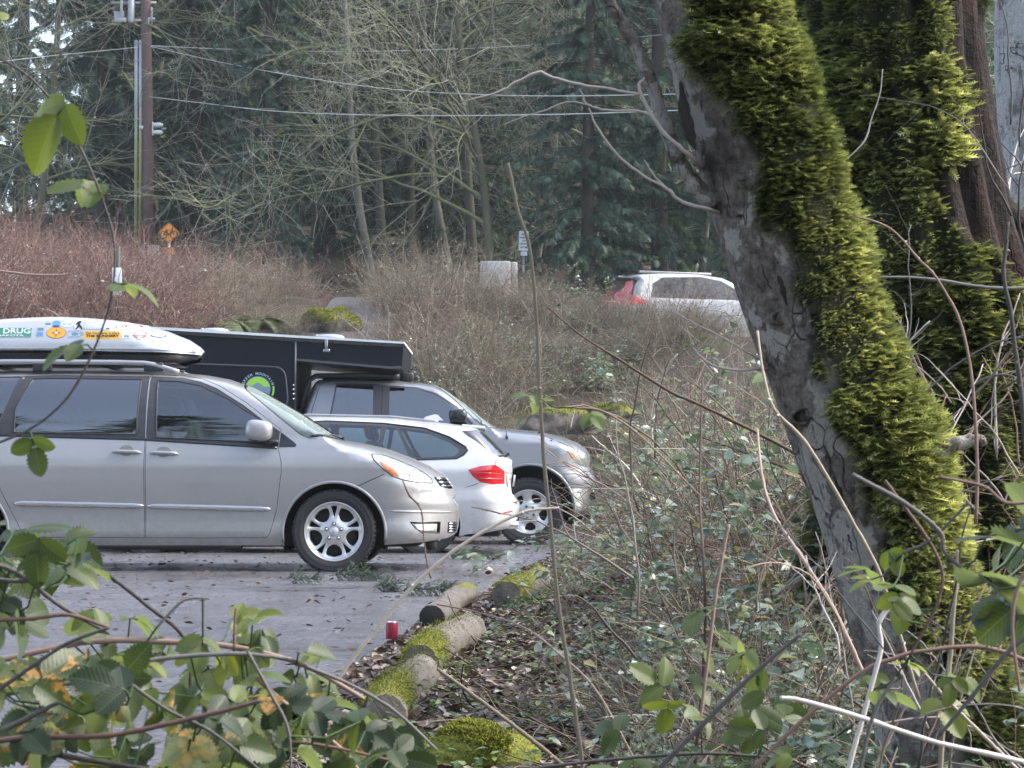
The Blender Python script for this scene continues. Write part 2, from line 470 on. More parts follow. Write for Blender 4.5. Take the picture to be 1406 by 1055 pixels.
class Shell:
    """vehicle body: side outline (x,z) plus a half-width field y(x,z)"""
    def __init__(s, outline, W, ht, df, dr, p=2.3, hb=0.06, x0=0.0, y0=0.0):
        s.out = np.asarray(outline, float)
        s.W = np.array(sorted(W)); s.ht = np.array(sorted(ht)); s.df = np.array(sorted(df)); s.dr = np.array(sorted(dr)); s.p = p; s.hb = hb
        o = s.out; xs = np.linspace(o[:, 0].min() + 1e-4, o[:, 0].max() - 1e-4, 900); zs = np.linspace(o[:, 1].min() + 1e-4, o[:, 1].max() - 1e-4, 500)
        def scan(q, ax):
            lo = np.full(len(q), 1e9); hi = np.full(len(q), -1e9)
            for a, b in zip(o, np.roll(o, -1, 0)):
                if a[ax] == b[ax]: continue
                t = (q - a[ax]) / (b[ax] - a[ax]); k = (t >= 0) & (t <= 1)
                v = a[1 - ax] + t * (b[1 - ax] - a[1 - ax])
                lo[k] = np.minimum(lo[k], v[k]); hi[k] = np.maximum(hi[k], v[k])
            return lo, hi
        s.xs, s.zs = xs, zs
        s.zb, s.zt = scan(xs, 0); s.xr, s.xf = scan(zs, 1)
        pad = lambda a, q=4: np.convolve(np.pad(a, q, mode='edge'), np.hanning(2 * q + 3)[1:-1] / np.hanning(2 * q + 3)[1:-1].sum(), 'valid')
        s.zt_s = np.maximum(pad(s.zt), s.zt); env = np.array([s.xf[max(0, i - 18):i + 19].max() for i in range(len(s.xf))]); s.xf_s = np.maximum(pad(env, 24), s.xf + 0.001)
        env = np.array([s.xr[max(0, i - 18):i + 19].min() for i in range(len(s.xr))]); s.xr_s = np.minimum(pad(env, 24), s.xr - 0.001)
        s.crease = []
    def Y(s, x, z):
        x = np.asarray(x, float); z = np.asarray(z, float); p = s.p
        se = lambda t: (1 - (1 - np.clip(t, 0, 1)) ** p) ** (1 / p)
        W = np.interp(z, s.W[:, 0], s.W[:, 1])
        ft = se((np.interp(x, s.xs, s.zt_s) - z) / np.interp(x, s.ht[:, 0], s.ht[:, 1]))
        ff = se((np.interp(z, s.zs, s.xf_s) - x) / np.interp(z, s.df[:, 0], s.df[:, 1]))
        fr = se((x - np.interp(z, s.zs, s.xr_s)) / np.interp(z, s.dr[:, 0], s.dr[:, 1]))
        y = W * ft * ff * fr
        for f in s.crease: y = y + f(x, z)
        return np.maximum(y, 0)
    def N(s, x, z, side):
        e = 0.004
        gx = (s.Y(x + e, z) - s.Y(x - e, z)) / (2 * e); gz = (s.Y(x, z + e) - s.Y(x, z - e)) / (2 * e)
        gx = np.clip(gx, -30, 30); gz = np.clip(gz, -30, 30)
        return nz(np.stack([-gx, np.full_like(gx, side), -gz], 1))
    def surf(s, xz, side=-1, off=0.0):
        xz = np.asarray(xz, float)
        y = s.Y(xz[:, 0], xz[:, 1]); n = s.N(xz[:, 0], xz[:, 1], side)
        return np.stack([xz[:, 0], side * y, xz[:, 1]], 1) + n * off, n
    def pts(s, poly, res):
        lo, hi = poly.min(0), poly.max(0)
        gx, gz = np.meshgrid(np.arange(lo[0], hi[0], res), np.arange(lo[1], hi[1], res))
        c = [np.stack([gx.ravel() + (np.arange(gx.shape[0]) % 2)[:, None].repeat(gx.shape[1], 1).ravel() * res * 0.5, gz.ravel()], 1)]
        q = np.arange(lo[0], hi[0], min(res, 0.04))
        for d in (.004, .010, .018, .028, .042, .06, .085, .115): c.append(np.stack([q, np.interp(q, s.xs, s.zt_s) - d], 1))
        q = np.arange(lo[1], hi[1], min(res, 0.04))
        for d in (.004, .012, .025, .045, .07, .10, .14, .19, .25, .32):
            c.append(np.stack([np.interp(q, s.zs, s.xf_s) - d, q], 1)); c.append(np.stack([np.interp(q, s.zs, s.xr_s) + d, q], 1))
        c = np.concatenate(c)
        c = c[inpoly(poly, c)]
        return c[polydist(poly, c) > 0.006]
    def add(s, mb, poly, holes=(), off=0.0, gap=0.0, res=0.06, sides=(-1,), mi=0, edge=0.03, fine=True, tint=0.5):
        poly = np.asarray(poly, float)
        if gap: poly = polyoff(poly, gap)
        poly = resample(poly, edge)
        hs = [resample(h, edge) for h in holes]
        ip = s.pts(poly, res) if fine else None
        if ip is not None:
            for h in hs:
                ip = ip[~inpoly(h, ip)]
                ip = ip[polydist(h, ip) > 0.005] if len(ip) else ip
        v, f = cdt(poly, hs, ip)
        if len(sides) == 2:                      # both sides, joined where they meet on the middle line
            A, NA = s.surf(v, -1, off); B, NB = s.surf(v, 1, off); k = len(v)
            mid = s.Y(v[:, 0], v[:, 1]) < 0.003
            A[mid, 1] = 0; B[mid, 1] = 0; NA[mid, 1] = 0; NA = nz(NA)
            f2 = f[:, ::-1] + k; mp = np.arange(2 * k); mp[k:][mid] = np.arange(k)[mid]; f2 = mp[f2]
            keep = np.ones(2 * k, bool); keep[k:][mid] = False; ren = np.cumsum(keep) - 1
            F = ren[np.concatenate([f, f2])]; ok = (F[:, 0] != F[:, 1]) & (F[:, 1] != F[:, 2]) & (F[:, 0] != F[:, 2])
            mb.add(np.concatenate([A, B])[keep], [F[ok]], normals=np.concatenate([NA, NB])[keep], mi=mi, tint=tint)
            return mb
        for sd in sides:
            V, Nn = s.surf(v, sd, off)
            mb.add(V, [f if sd < 0 else f[:, ::-1]], normals=Nn, mi=mi, tint=tint)
        return mb
    def bridge(s, mb, line, mi=0):
        """closes the middle of the nose or tail between the two sides"""
        q = resample(np.asarray(line, float), 0.02, closed=False); y = s.Y(q[:, 0], q[:, 1]); k = len(q); i = np.arange(k - 1)
        u = np.linspace(-1, 1, 9); V = np.stack([np.broadcast_to(q[:, :1], (k, 9)), y[:, None] * u[None], np.broadcast_to(q[:, 1:], (k, 9))], -1); idx = np.arange(k * 9).reshape(k, 9)
        t = nz(np.gradient(q, axis=0)); n = np.stack([t[:, 1], 0 * t[:, 0], -t[:, 0]], 1); n *= np.where(n[:, :1] < 0, -1, 1) if q[:, 0].mean() > 0 else np.where(n[:, :1] > 0, -1, 1)
        mb.add(V.reshape(-1, 3), [np.stack([idx[:-1, :-1], idx[:-1, 1:], idx[1:, 1:], idx[1:, :-1]], -1).reshape(-1, 4)], normals=np.repeat(n, 9, 0), mi=mi)
    def panel(s, name, poly, mat, parent, **kw):
        mb = MB(); s.add(mb, poly, **kw)
        return mb.build(name, mat, parent, use_normals=True, attrs=False)

def strip(shell, line, w, off, rnd=0.006, side=-1, thick=None):
    """a raised bar following a line on the side of the shell"""
    line = resample(np.asarray(line, float), 0.04, closed=False)
    V, n = shell.surf(line, side, off)
    return V, n

def bar_on(shell, mb, line, hw, depth, taper=0.0, side=-1, n=8, mi=0, res=0.04):
    line = resample(np.asarray(line, float), res, closed=False)
    V, Nn = shell.surf(line, side, 0.0)
    k = len(V); T = nz(np.gradient(V, axis=0)); B = nz(np.cross(Nn, T))
    u = np.linspace(0, 1, k)
    w = np.ones(k)
    if taper: w = np.clip(np.minimum(u, 1 - u) / taper, 0.08, 1) ** 0.5
    a = np.arange(n) * 2 * PI / n
    R = V[:, None, :] + (np.cos(a)[None, :, None] * B[:, None, :] * hw + np.sin(a)[None, :, None] * Nn[:, None, :] * depth) * w[:, None, None]
    idx = np.arange(k * n).reshape(k, n)
    F = np.stack([idx[:-1], np.roll(idx[:-1], -1, 1), np.roll(idx[1:], -1, 1), idx[1:]], -1).reshape(-1, 4)
    mb.add(R.reshape(-1, 3), [F, idx[:1, ::-1], idx[-1:, :]], mi=mi)
    return mb

# ------------------------------------------------------------------ wheels (axis y, outer face towards -y)
def fork_holes(R, n, a0, kind):
    H = []
    for i in range(n):
        a = a0 + i * 2 * PI / n
        def pol(r, da): return (r * R * math.cos(a + da), r * R * math.sin(a + da))
        if kind == 'big':       # between two arms
            q = [pol(0.86, -0.36), pol(0.90, 0.0), pol(0.86, 0.36), pol(0.62, 0.40), pol(0.47, 0.20), pol(0.44, 0.0), pol(0.47, -0.20), pol(0.62, -0.40)]
            H.append(roundpoly(q, 0.09 * R, 3))
        elif kind == 'wedge':   # inside a fork
            q = [pol(0.88, -0.13), pol(0.90, 0.0), pol(0.88, 0.13), pol(0.50, 0.02), pol(0.50, -0.02)]
            H.append(roundpoly(q, 0.02 * R, 2))
        elif kind == 'oval':
            q = [pol(0.86, -0.34), pol(0.90, 0.0), pol(0.86, 0.34), pol(0.60, 0.33), pol(0.47, 0.0), pol(0.60, -0.33)]
            H.append(roundpoly(q, 0.10 * R, 3))
    return H

def make_wheel(parent, r, rim, width, style, tread=0.0):
    """around the origin; returns the wheel part with its tyre as sub-part"""
    mb = MB(); w2 = width / 2
    R = rim
    if style == 'fork': holes = fork_holes(R, 5, -PI / 2, 'big') + fork_holes(R, 5, PI / 2, 'wedge')
    elif style == 'oval': holes = fork_holes(R, 5, -PI / 2 + 0.1, 'oval')
    else: holes = fork_holes(R, 5, PI / 2, 'big')
    outer = ell(0, 0, R * 0.96, R * 0.96, 64)
    rr = np.concatenate([ell(0, 0, R * q, R * q, int(60 * q) + 6) for q in (0.12, 0.22, 0.3, 0.38, 0.46, 0.54, 0.62, 0.7, 0.78, 0.86, 0.92)])
    for h in holes: rr = rr[~inpoly(h, rr)]; rr = rr[polydist(h, rr) > 0.003]
    v, f = cdt(outer, holes, rr)
    def depth(x, z):
        q = np.hypot(x, z) / R
        y = -w2 + 0.012 + 0.03 * np.exp(-((q - 0.55) / 0.25) ** 2) * 0.6 + 0.016 * (q < 0.2)
        d = np.full(len(x), 9.0)
        pp = np.stack([x, z], 1)
        for h in holes: d = np.minimum(d, polydist(h, pp))
        return y + 0.018 * np.exp(-d / (0.022))          # spokes crowned, rounding into the holes
    y = depth(v[:, 0], v[:, 1])
    mb.add(np.stack([v[:, 0], y, v[:, 1]], 1), [f])
    for h in holes:                                       # walls of the openings
        k = len(h); y = depth(h[:, 0], h[:, 1])
        a = np.stack([h[:, 0], y, h[:, 1]], 1); b = a * np.array([0.97, 1, 0.97]) + np.array([0, 0.045, 0])
        i = np.arange(k); j = np.roll(i, -1)
        mb.add(np.concatenate([a, b]), [np.stack([i, i + k, j + k, j], 1)])
    lathe(mb, [(R * 0.955, -w2 + 0.014), (R * 0.985, -w2 + 0.002), (R * 1.02, -w2 - 0.001), (R * 1.035, -w2 + 0.006), (R * 1.03, -w2 + 0.02)], (0, 0, 0), 64)
    lathe(mb, [(R * 0.955, -w2 + 0.014), (R * 0.93, -w2 + 0.06), (R * 0.9, w2 * 0.5)], (0, 0, 0), 48, mi=1)
    lathe(mb, [(R * 0.9, -w2 + 0.13), (R * 0.75, -w2 + 0.09), (R * 0.4, -w2 + 0.085), (0.001, -w2 + 0.085)], (0, 0, 0), 48, mi=2)   # brake disc behind
    lathe(mb, [(R * 0.17, -w2 + 0.03), (R * 0.165, -w2 + 0.008), (R * 0.14, -w2 + 0.003), (0.001, -w2 + 0.001)], (0, 0, 0), 32)
    for i in range(5):
        a = PI / 2 + i * 2 * PI / 5 if style != 'oval' else PI / 2 + 0.4 + i * 2 * PI / 5
        q = 0.27 if style != 'oval' else 0.25
        c = np.array([R * q * math.cos(a), -w2 + 0.016, R * q * math.sin(a)])
        lathe(mb, [(0.016, 0.012), (0.016, 0.0), (0.011, -0.001)], c, 12, mi=1)
        lathe(mb, [(0.0105, 0.002), (0.0105, -0.012), (0.001, -0.014)], c, 6, mi=3)
    if style == 'oval':
        st = []
        for i in range(10):
            a = PI / 2 + 0.4 + i * PI / 5; q = 0.36 if i % 2 == 0 else 0.27
            st.append((R * q * math.cos(a), R * q * math.sin(a)))
        st = roundpoly(st, 0.03, 3); v, f = cdt(st)
        mb.add(np.stack([v[:, 0], np.full(len(v), -w2 - 0.012), v[:, 1]], 1), [f], mi=4)
        k = len(st); i = np.arange(k); j = np.roll(i, -1)
        a = np.stack([st[:, 0], np.full(k, -w2 - 0.012), st[:, 1]], 1); b = a + np.array([0, 0.05, 0])
        mb.add(np.concatenate([a, b]), [np.stack([i, i + k, j + k, j], 1)], mi=4)
        for i in range(5):
            a = PI / 2 + 0.4 + i * 2 * PI / 5
            lathe(mb, [(0.015, 0.0), (0.015, -0.005), (0.001, -0.008)], (R * 0.27 * math.cos(a), -w2 - 0.012, R * 0.27 * math.sin(a)), 10, mi=1)
        lathe(mb, [(0.03, 0.0), (0.028, -0.006), (0.001, -0.008)], (0, -w2 - 0.012, 0), 20, mi=3)
    wh = mb.build("wheel", [M_alloy, M_black, M_under, M_chrome, M_plate], parent, attrs=False)
    tb = MB(); h = r - R
    prof = [(R * 0.99, -w2 + 0.03), (R * 1.03, -w2 + 0.004), (R + h * 0.2, -w2 - 0.006), (R + h * 0.3, -w2 - 0.009), (R + h * 0.32, -w2 - 0.011), (R + h * 0.5, -w2 - 0.012), (R + h * 0.72, -w2 - 0.007),
            (R + h * 0.74, -w2 - 0.009), (R + h * 0.9, -w2 + 0.006), (r - 0.006, -w2 + 0.018), (r, -w2 + 0.035)]
    gro = []
    for y in np.linspace(-w2 + 0.05, w2 - 0.05, 9): gro.append((r if int(round((y + w2) / 0.012)) % 3 else r - 0.008, y))
    prof = prof + gro + [(a, -b) for a, b in prof[::-1]]
    lathe(tb, prof, (0, 0, 0), 72)
    nb = 56
    for i in range(nb):                                   # shoulder blocks
        a = i * 2 * PI / nb; rot = np.array([[math.cos(a), 0, -math.sin(a)], [0, 1, 0], [math.sin(a), 0, math.cos(a)]])
        ext = 0.004 + tread
        box(tb, rot @ np.array([r - 0.012, -w2 + 0.020 + (0.006 if i % 2 else 0), 0]), (0.022 + ext, 0.034, 2 * PI * r / nb * 0.62), rot)
        box(tb, rot @ np.array([r - 0.004, -w2 + 0.075, 0]), (0.010 + ext, 0.05, 2 * PI * r / nb * 0.66), rot)
    ty = tb.build("tyre", M_rubber, wh, attrs=False)
    return wh

def put_wheels(parent, proto, spots):
    for i, (x, y, z, flip) in enumerate(spots):
        if i == 0: w = proto
        else:
            w = proto.copy(); COL.objects.link(w); w.parent = parent
            for ch in proto.children:
                c = ch.copy(); COL.objects.link(c); c.parent = w
        w.location = (x, y, z); w.rotation_euler = (0, random.uniform(0, 6) if flip else 0, PI if flip else 0)

def well(mb, c, R, depth, side, yw):
    """dark wheel housing behind the arch"""
    a = np.linspace(-0.35, PI + 0.35, 24)
    x, z = c[0] + R * np.cos(a), c[1] + R * np.sin(a)
    y0, y1 = side * (yw - 0.02), side * (yw - depth)
    A = np.stack([x, np.full_like(x, y0), z], 1); B = np.stack([x, np.full_like(x, y1), z], 1)
    k = len(a); i = np.arange(k - 1)
    mb.add(np.concatenate([A, B]), [np.stack([i, i + 1, i + 1 + k, i + k], 1)])
    cen = np.array([[c[0], y1, c[1]]])
    mb.add(np.concatenate([B, cen]), [np.stack([i, i + 1, np.full_like(i, k)], 1)])

def loft_blob(mb, c, s, axis=(1, 0, 0), seg=(14, 10), p=2.6, mi=0, rot=None):
    """superellipsoid"""
    th = np.linspace(0, 2 * PI, seg[0], endpoint=False); ph = np.linspace(-PI / 2, PI / 2, seg[1])
    sp = lambda a: np.sign(a) * np.abs(a) ** (2 / p)
    ct, st = sp(np.cos(th)), sp(np.sin(th)); cp, s_ = sp(np.cos(ph)), sp(np.sin(ph))
    V = np.stack([cp[:, None] * ct[None], cp[:, None] * st[None], np.broadcast_to(s_[:, None], (seg[1], seg[0]))], -1).reshape(-1, 3) * np.asarray(s) / 2
    if rot is not None: V = V @ np.asarray(rot).T
    idx = np.arange(seg[0] * seg[1]).reshape(seg[1], seg[0])
    F = np.stack([idx[:-1], np.roll(idx[:-1], -1, 1), np.roll(idx[1:], -1, 1), idx[1:]], -1).reshape(-1, 4)
    mb.add(V + np.asarray(c), [F], mi=mi)

def seats(parent, rows, ys, base=0.45, name="seat"):
    for x in rows:
        for y in ys:
            mb = MB()
            box(mb, (x + 0.24, y, base), (0.5, 0.5, 0.16), bev=0.05)
            t = rad(-12); rot = np.array([[math.cos(t), 0, math.sin(t)], [0, 1, 0], [-math.sin(t), 0, math.cos(t)]])
            box(mb, (x - 0.05, y, base + 0.34), (0.14, 0.48, 0.62), rot, bev=0.05)
            box(mb, (x - 0.13, y, base + 0.74), (0.09, 0.26, 0.17), rot, bev=0.04)
            mb.build(name, M_seat, parent, attrs=False)

def pxmap(Y, root):
    """photo pixels -> local (x, z) on the vertical plane at distance Y"""
    def m(pts):
        return np.array([[P(a, b, Y)[0] - root[0], P(a, b, Y)[2] - root[2]] for a, b in np.atleast_2d(np.asarray(pts, float))])
    return m

# ================================================================== silver minivan
def build_van():
    Yn = 17.70; Wm = 0.98; Yc = Yn + Wm - 0.01
    x0 = P(190, 700, Yn)[0]
    root = (x0, Yc, 0.0)
    m = pxmap(Yn, root); zz = lambda y: m([(300, y)])[0, 1]; xx = lambda x: m([(x, 600)])[0, 0]
    outline = m([(26, 749), (388, 750), (529, 748.5), (579, 746), (612, 741), (622, 736), (625, 727), (626.5, 714), (627, 701), (626, 694), (621, 690), (619, 686), (621.5, 681), (622.5, 675), (619, 670), (614, 664), (608, 655), (606, 650.5), (596, 645), (582, 637), (559, 626.5), (527, 614.5), (496, 607), (474, 603.5), (461, 601), (446, 593), (420, 576.5), (403, 565), (372, 547.5), (344, 531.5), (325, 523), (300, 514.5), (270, 509), (235, 505.5), (200, 504), (100, 502.5), (0, 502.5), (-100, 504), (-190, 509), (-212, 516), (-226, 545), (-240, 610), (-249, 650), (-250, 700), (-246, 735), (-235, 750), (-130, 750)])
    sh = Shell(outline,
               W=[(zz(750), 0.90), (zz(742), 0.925), (zz(736), 0.935), (zz(728), 0.935), (zz(718), 0.925), (zz(705), 0.930), (zz(690), 0.945), (zz(660), 0.968), (zz(643), 0.975), (zz(634), 0.968), (zz(612), 0.938), (zz(603), 0.922), (zz(590), 0.911), (zz(575), 0.891), (zz(560), 0.863), (zz(545), 0.823), (zz(530), 0.768), (zz(522), 0.732), (zz(512), 0.675), (zz(500), 0.65)],
               ht=[(xx(-250), 0.10), (xx(300), 0.09), (xx(345), 0.06), (xx(445), 0.06), (xx(480), 0.12), (xx(560), 0.17), (xx(610), 0.20)],
               df=[(zz(750), 0.50), (zz(700), 0.62), (zz(655), 0.62), (zz(640), 0.55), (zz(605), 0.30), (zz(590), 0.28), (zz(520), 0.28)],
               dr=[(zz(750), 0.25), (zz(500), 0.18)])
    van = thing("minivan", "silver minivan parked nearest, with a sticker-covered roof box on its rails", "minivan", root)
    # regions
    ws = [(325, 523.3), (333, 533), (352, 548), (384, 573.5), (412, 596), (424, 601.8), (446, 594.5)]
    bodyp = m([(388, 749.5)] + [(x, y) for x, y in ell(458.3, 733, 70.5, 70.5, 40, PI - 0.235, 0.22 + 2 * PI)] + [(529, 748.8), (579, 745.6), (612, 740.7), (621.5, 736), (624.6, 727), (626, 714), (626.5, 701), (625.4, 694.5), (620.3, 690.2), (618.3, 686), (620.8, 681), (621.8, 675.2), (618.5, 670.4), (613.5, 664.3), (607.5, 655), (605.5, 651), (596, 645.5), (582, 637.5), (559, 627), (527, 615), (496, 607.5), (474, 604), (461, 601.6), (448, 595.6), (424, 602.2), (411, 596.6), (383, 574.2), (351, 548.6), (332, 533.4), (322, 522.7), (300, 515), (270, 509.5), (235, 506), (200, 504.5), (100, 503), (0, 503), (-100, 504.5), (-189, 509.5), (-211, 516.4), (-225, 545), (-239, 610), (-248, 650), (-249, 700), (-245, 735), (-234, 749.6), (-132, 749.6)] + [(x, y) for x, y in ell(-61, 733, 70.5, 70.5, 40, PI - 0.235, 0.235 + 2 * PI)])
    dfr = m([(26, 513.4), (60, 511.6), (199, 513.6), (244, 516), (271, 521.5), (294, 531), (333, 555), (357, 573), (385, 592), (403, 606), (408, 611), (405, 614.6), (380, 614.8), (200, 603), (16, 597.5), (-6, 597)])   # black side-window band
    third = m([(-198, 517), (18, 514.5), (-10, 596), (-205, 594)])
    door2 = m([(28, 511.5), (100, 508.6), (198.2, 509.5), (198, 603), (197.3, 739.2), (30, 738.2), (26, 727), (14, 703), (0, 674), (-8, 640), (-10, 596.8), (26, 513.6)])
    door1 = m([(199.6, 509.7), (244, 512.5), (272, 518), (297, 528), (336, 552), (360, 570.5), (386, 590.5), (383, 595), (381.5, 614.8), (386.3, 634), (386.5, 648), (379.5, 700), (370, 733), (366, 738), (355, 739.3), (198.6, 739.3), (199.2, 603)])
    lamp = m([(509.5, 623.6), (523, 624), (539, 629.5), (559, 637.6), (579, 648.2), (590.5, 657.5), (592, 663.4), (575, 662.9), (553, 658.9), (539, 654), (526, 643.9), (513, 631.4)])
    fog = m([(563, 717.6), (603, 717.6), (602, 733), (579, 731.5), (570, 726)])
    grl = m([(593, 655), (607.4, 655.4), (618.2, 671), (613, 671.5), (602, 668)])
    lowg = m([(613, 718), (624.4, 719), (623.6, 734), (612, 733)])
    body = MB()
    sh.add(body, bodyp, holes=[polyoff(door2, -0.0), door1, lamp, fog, grl, lowg, third], sides=(-1,))
    far_band = m([(24, 515), (199, 515.5), (244, 518), (271, 523.5), (294, 533), (333, 557), (384, 594), (405, 612), (380, 613), (200, 602), (-6, 596)])
    sh.add(body, bodyp, holes=[lamp, far_band, third], sides=(1,))
    sh.bridge(body, m([(579, 745.6), (612, 740.7), (621.5, 736), (624.6, 727), (626, 714), (626.5, 701), (625.4, 694.5), (620.3, 690.2), (618.3, 686), (620.8, 681), (621.8, 675.2), (618.5, 670.4), (613.5, 664.3), (607.5, 655), (605.5, 651), (596, 645.5), (582, 637.5), (559, 627)]))
    b = body.build("body", M_silver, van, use_normals=True, attrs=False)
    # doors
    def door(name, poly, hole, handle_px, mould):
        d = sh.panel(name, poly, M_silver, van, holes=[hole], gap=0.004)
        hb = MB()
        (hx0, hx1, hy) = handle_px
        cup = m(ell((hx0 + hx1) / 2 - 1, hy - 1.5, 10, 7.5, 24)[::-1])
        sh.add(hb, cup, off=0.0025, res=0.03, mi=1)
        bar_on(sh, hb, m([(hx0, hy + 0.3), (hx0 + 5, hy - 0.2), (hx1 - 6, hy + 0.8), (hx1, hy + 1.6)]), 0.017, 0.034, 0.14, mi=0)
        h = hb.build("handle", [M_silver, M_cup], d, attrs=False)
        mb = MB(); bar_on(sh, mb, m(mould), 0.024, 0.016, 0.06, n=10)
        mb.build("moulding", M_chromestrip, d, attrs=False)
        return d
    band2 = m([(26.5, 514), (60, 512.2), (198.2, 514.2), (197.9, 602.2), (16, 596.9), (-5.5, 596.4)])
    band1 = m([(199.6, 514.3), (244, 516.7), (270, 522.2), (293, 531.6), (332, 555.6), (356, 573.6), (384, 593), (381.5, 614.2), (200, 602.6)])
    d2 = door("sliding_door", door2, band2, (153.5, 194, 620.5), [(17, 691.5), (60, 692), (197, 695)])
    d1 = door("front_door", door1, band1, (205, 245, 622.3), [(200, 695.2), (300, 697.5), (371.5, 699.5)])
    g2 = m([(36, 518.5), (60, 517.3), (187.5, 519.2), (185.5, 596.6), (17, 593.6), (17.2, 560)])
    g1 = m([(210.5, 521), (242, 522.3), (269, 528), (309.5, 546.5), (335, 563.5), (361, 578), (364, 607.4), (213.5, 600.8)])
    for dd, band, g, gm in ((d2, band2, g2, M_tint), (d1, band1, g1, M_glass)):
        w = sh.panel("window", g, gm, dd, res=0.08)
        fr = MB(); sh.add(fr, band, holes=[polyoff(g, 0.004)], off=-0.002, res=0.08); fr.build("frame", M_pillar, w, use_normals=True, attrs=False)
        sm_ = MB(); gl = np.vstack([g, g[:1]]); bar_on(sh, sm_, gl, 0.006, 0.006, n=6); sm_.build("seal", M_black, w, attrs=False)
    belt = MB(); bar_on(sh, belt, m([(-8, 597.5), (16, 598), (199, 603.6), (380, 615.2)]), 0.011, 0.008, n=8); belt.build("belt_trim", M_gloss, van, attrs=False)
    tri = m([(384.8, 593.4), (402.5, 606.5), (407, 611), (404.5, 614), (382.5, 614.2)])
    sh.panel("corner_window", tri, M_gloss, van, off=0.002, res=0.05)
    w3 = sh.panel("rear_side_window", third, M_tint, van, res=0.08)
    sh.panel("rear_side_window", third, M_tint, van, res=0.08, sides=(1,))
    sh.panel("offside_window", far_band, M_glass, van, res=0.08, sides=(1,))
    p3 = MB(); sh.add(p3, m([(18, 514.5), (26.5, 514), (-5, 596.5), (-9.5, 596)]), off=0.001, res=0.05); p3.build("pillar", M_pillar, van, use_normals=True, attrs=False)
    # windscreen, wipers, lamps
    wsp = m([(326, 523.8), (344, 531.8), (372, 547.9), (403, 565.4), (420, 576.9), (446, 593.2), (447.5, 595), (424, 601.6), (412, 596), (384, 573.7), (352, 548.1), (333, 533.2)])
    sh.panel("windscreen", wsp, M_wshield, van, sides=(-1, 1), res=0.05)
    for q in ([(447, 594.5), (456, 598), (466, 603.5)], [(425, 598.6), (440, 597.5), (462, 602.5)]):
        wp = MB(); bar_on(sh, wp, m(q), 0.012, 0.014, 0.2, side=-1); wp.build("wiper", M_black, van, attrs=False)
    for sd in (1, -1):
        hl = MB(); sh.add(hl, lamp, gap=0.003, off=0.002, res=0.03, sides=(sd,)); hlo = hl.build("headlight", M_lamp, van, use_normals=True, attrs=False)
        hi = MB(); sh.add(hi, m([(521, 634), (537, 638.5), (548.5, 656), (539, 652.5), (528.5, 643.5)]), off=0.005, res=0.03, sides=(sd,)); hi.build("indicator", M_amber, hlo, use_normals=True, attrs=False)
    hs = MB(); bar_on(sh, hs, np.vstack([lamp, lamp[:1]]), 0.005, 0.005, n=6, res=0.02); hs.build("seal", M_black, hlo, attrs=False)
    hr = MB()
    for (cx, cy, r) in ((562, 648, 8.5), (577, 655, 5.5)):
        c = m([(cx, cy)]); V, n = sh.surf(c, -1, 0.003)
        a = ell(0, 0, r / 172, r / 172, 20); t1 = nz(np.cross(n[0], [0, 0, 1])); t2 = np.cross(t1, n[0])
        ring = V[0] + a[:, :1] * t1 + a[:, 1:] * t2
        hr.add(np.vstack([ring, V[0] - n[0] * 0.03]), [np.array([[i, (i + 1) % 20, 20] for i in range(20)])])
    hr.build("reflector", M_chrome, hlo, attrs=False)
    fg = MB(); sh.add(fg, fog, off=-0.03, res=0.03); fo = fg.build("fog_light_housing", M_silver, van, use_normals=True, attrs=False)
    f2 = MB(); sh.add(f2, m([(569, 720), (601, 720), (600, 731), (581, 729.5), (574, 726)]), off=-0.014, res=0.03); f2.build("fog_light", M_lamp, fo, use_normals=True, attrs=False)
    fe = MB(); bar_on(sh, fe, np.vstack([fog, fog[:1]]), 0.005, 0.004, n=6); fe.build("fog_light_rim", M_gloss, fo, attrs=False)
    gm = MB(); sh.add(gm, grl, off=-0.02, res=0.03, sides=(-1, 1))
    for k in range(3):
        y = 657 + 5 * k; x1 = 608 + 3.4 * k
        for sd in (-1, 1): bar_on(sh, gm, m([(x1 - 11, y + 0.5), (x1 - 1, y + 1)]), 0.008, 0.012, side=sd, mi=1)
    gm.build("grille", [M_gloss, M_chrome], van, attrs=False)
    lg = MB(); sh.add(lg, lowg, off=-0.02, res=0.03, sides=(-1, 1))
    for k in range(4): bar_on(sh, lg, m([(614, 720.5 + 3.6 * k), (623.6, 721 + 3.6 * k)]), 0.006, 0.010, mi=1)
    lg.build("lower_grille", [M_gloss, M_chrome], van, attrs=False)
    # seams: dark bumper joint
    sm2 = MB(); bar_on(sh, sm2, m([(488, 669.4), (508, 660), (528, 651)]), 0.003, 0.002, n=5); sm2.build("bumper_seam", M_under, van, attrs=False)
    bl = MB(); bar_on(sh, bl, m([(533, 702), (570, 703.3), (622, 704.5)]), 0.010, 0.005, 0.1, n=8); bl.build("bumper_ridge", M_silver, van, attrs=False)
    # arch lips
    for cx in (458.3, -61):
        al = MB(); bar_on(sh, al, m([(cx + 71 * math.cos(a), 733 - 71 * math.sin(a)) for a in np.linspace(-0.16, PI + 0.16, 40)]), 0.012, 0.008, n=8)
        al.build("wheel_arch", M_silver, van, attrs=False)
    # mirror
    mp = MB(); c = m([(356, 594)])[0]; yv = sh.Y(c[0], c[1])
    t = rad(6); rot = np.array([[math.cos(t), 0, math.sin(t)], [0, 1, 0], [-math.sin(t), 0, math.cos(t)]])
    loft_blob(mp, (c[0] + 0.005, -yv - 0.13, c[1] + 0.015), (0.215, 0.2, 0.165), rot=rot, p=3.2, seg=(28, 16))
    mo = mp.build("wing_mirror", M_silver, van, attrs=False)
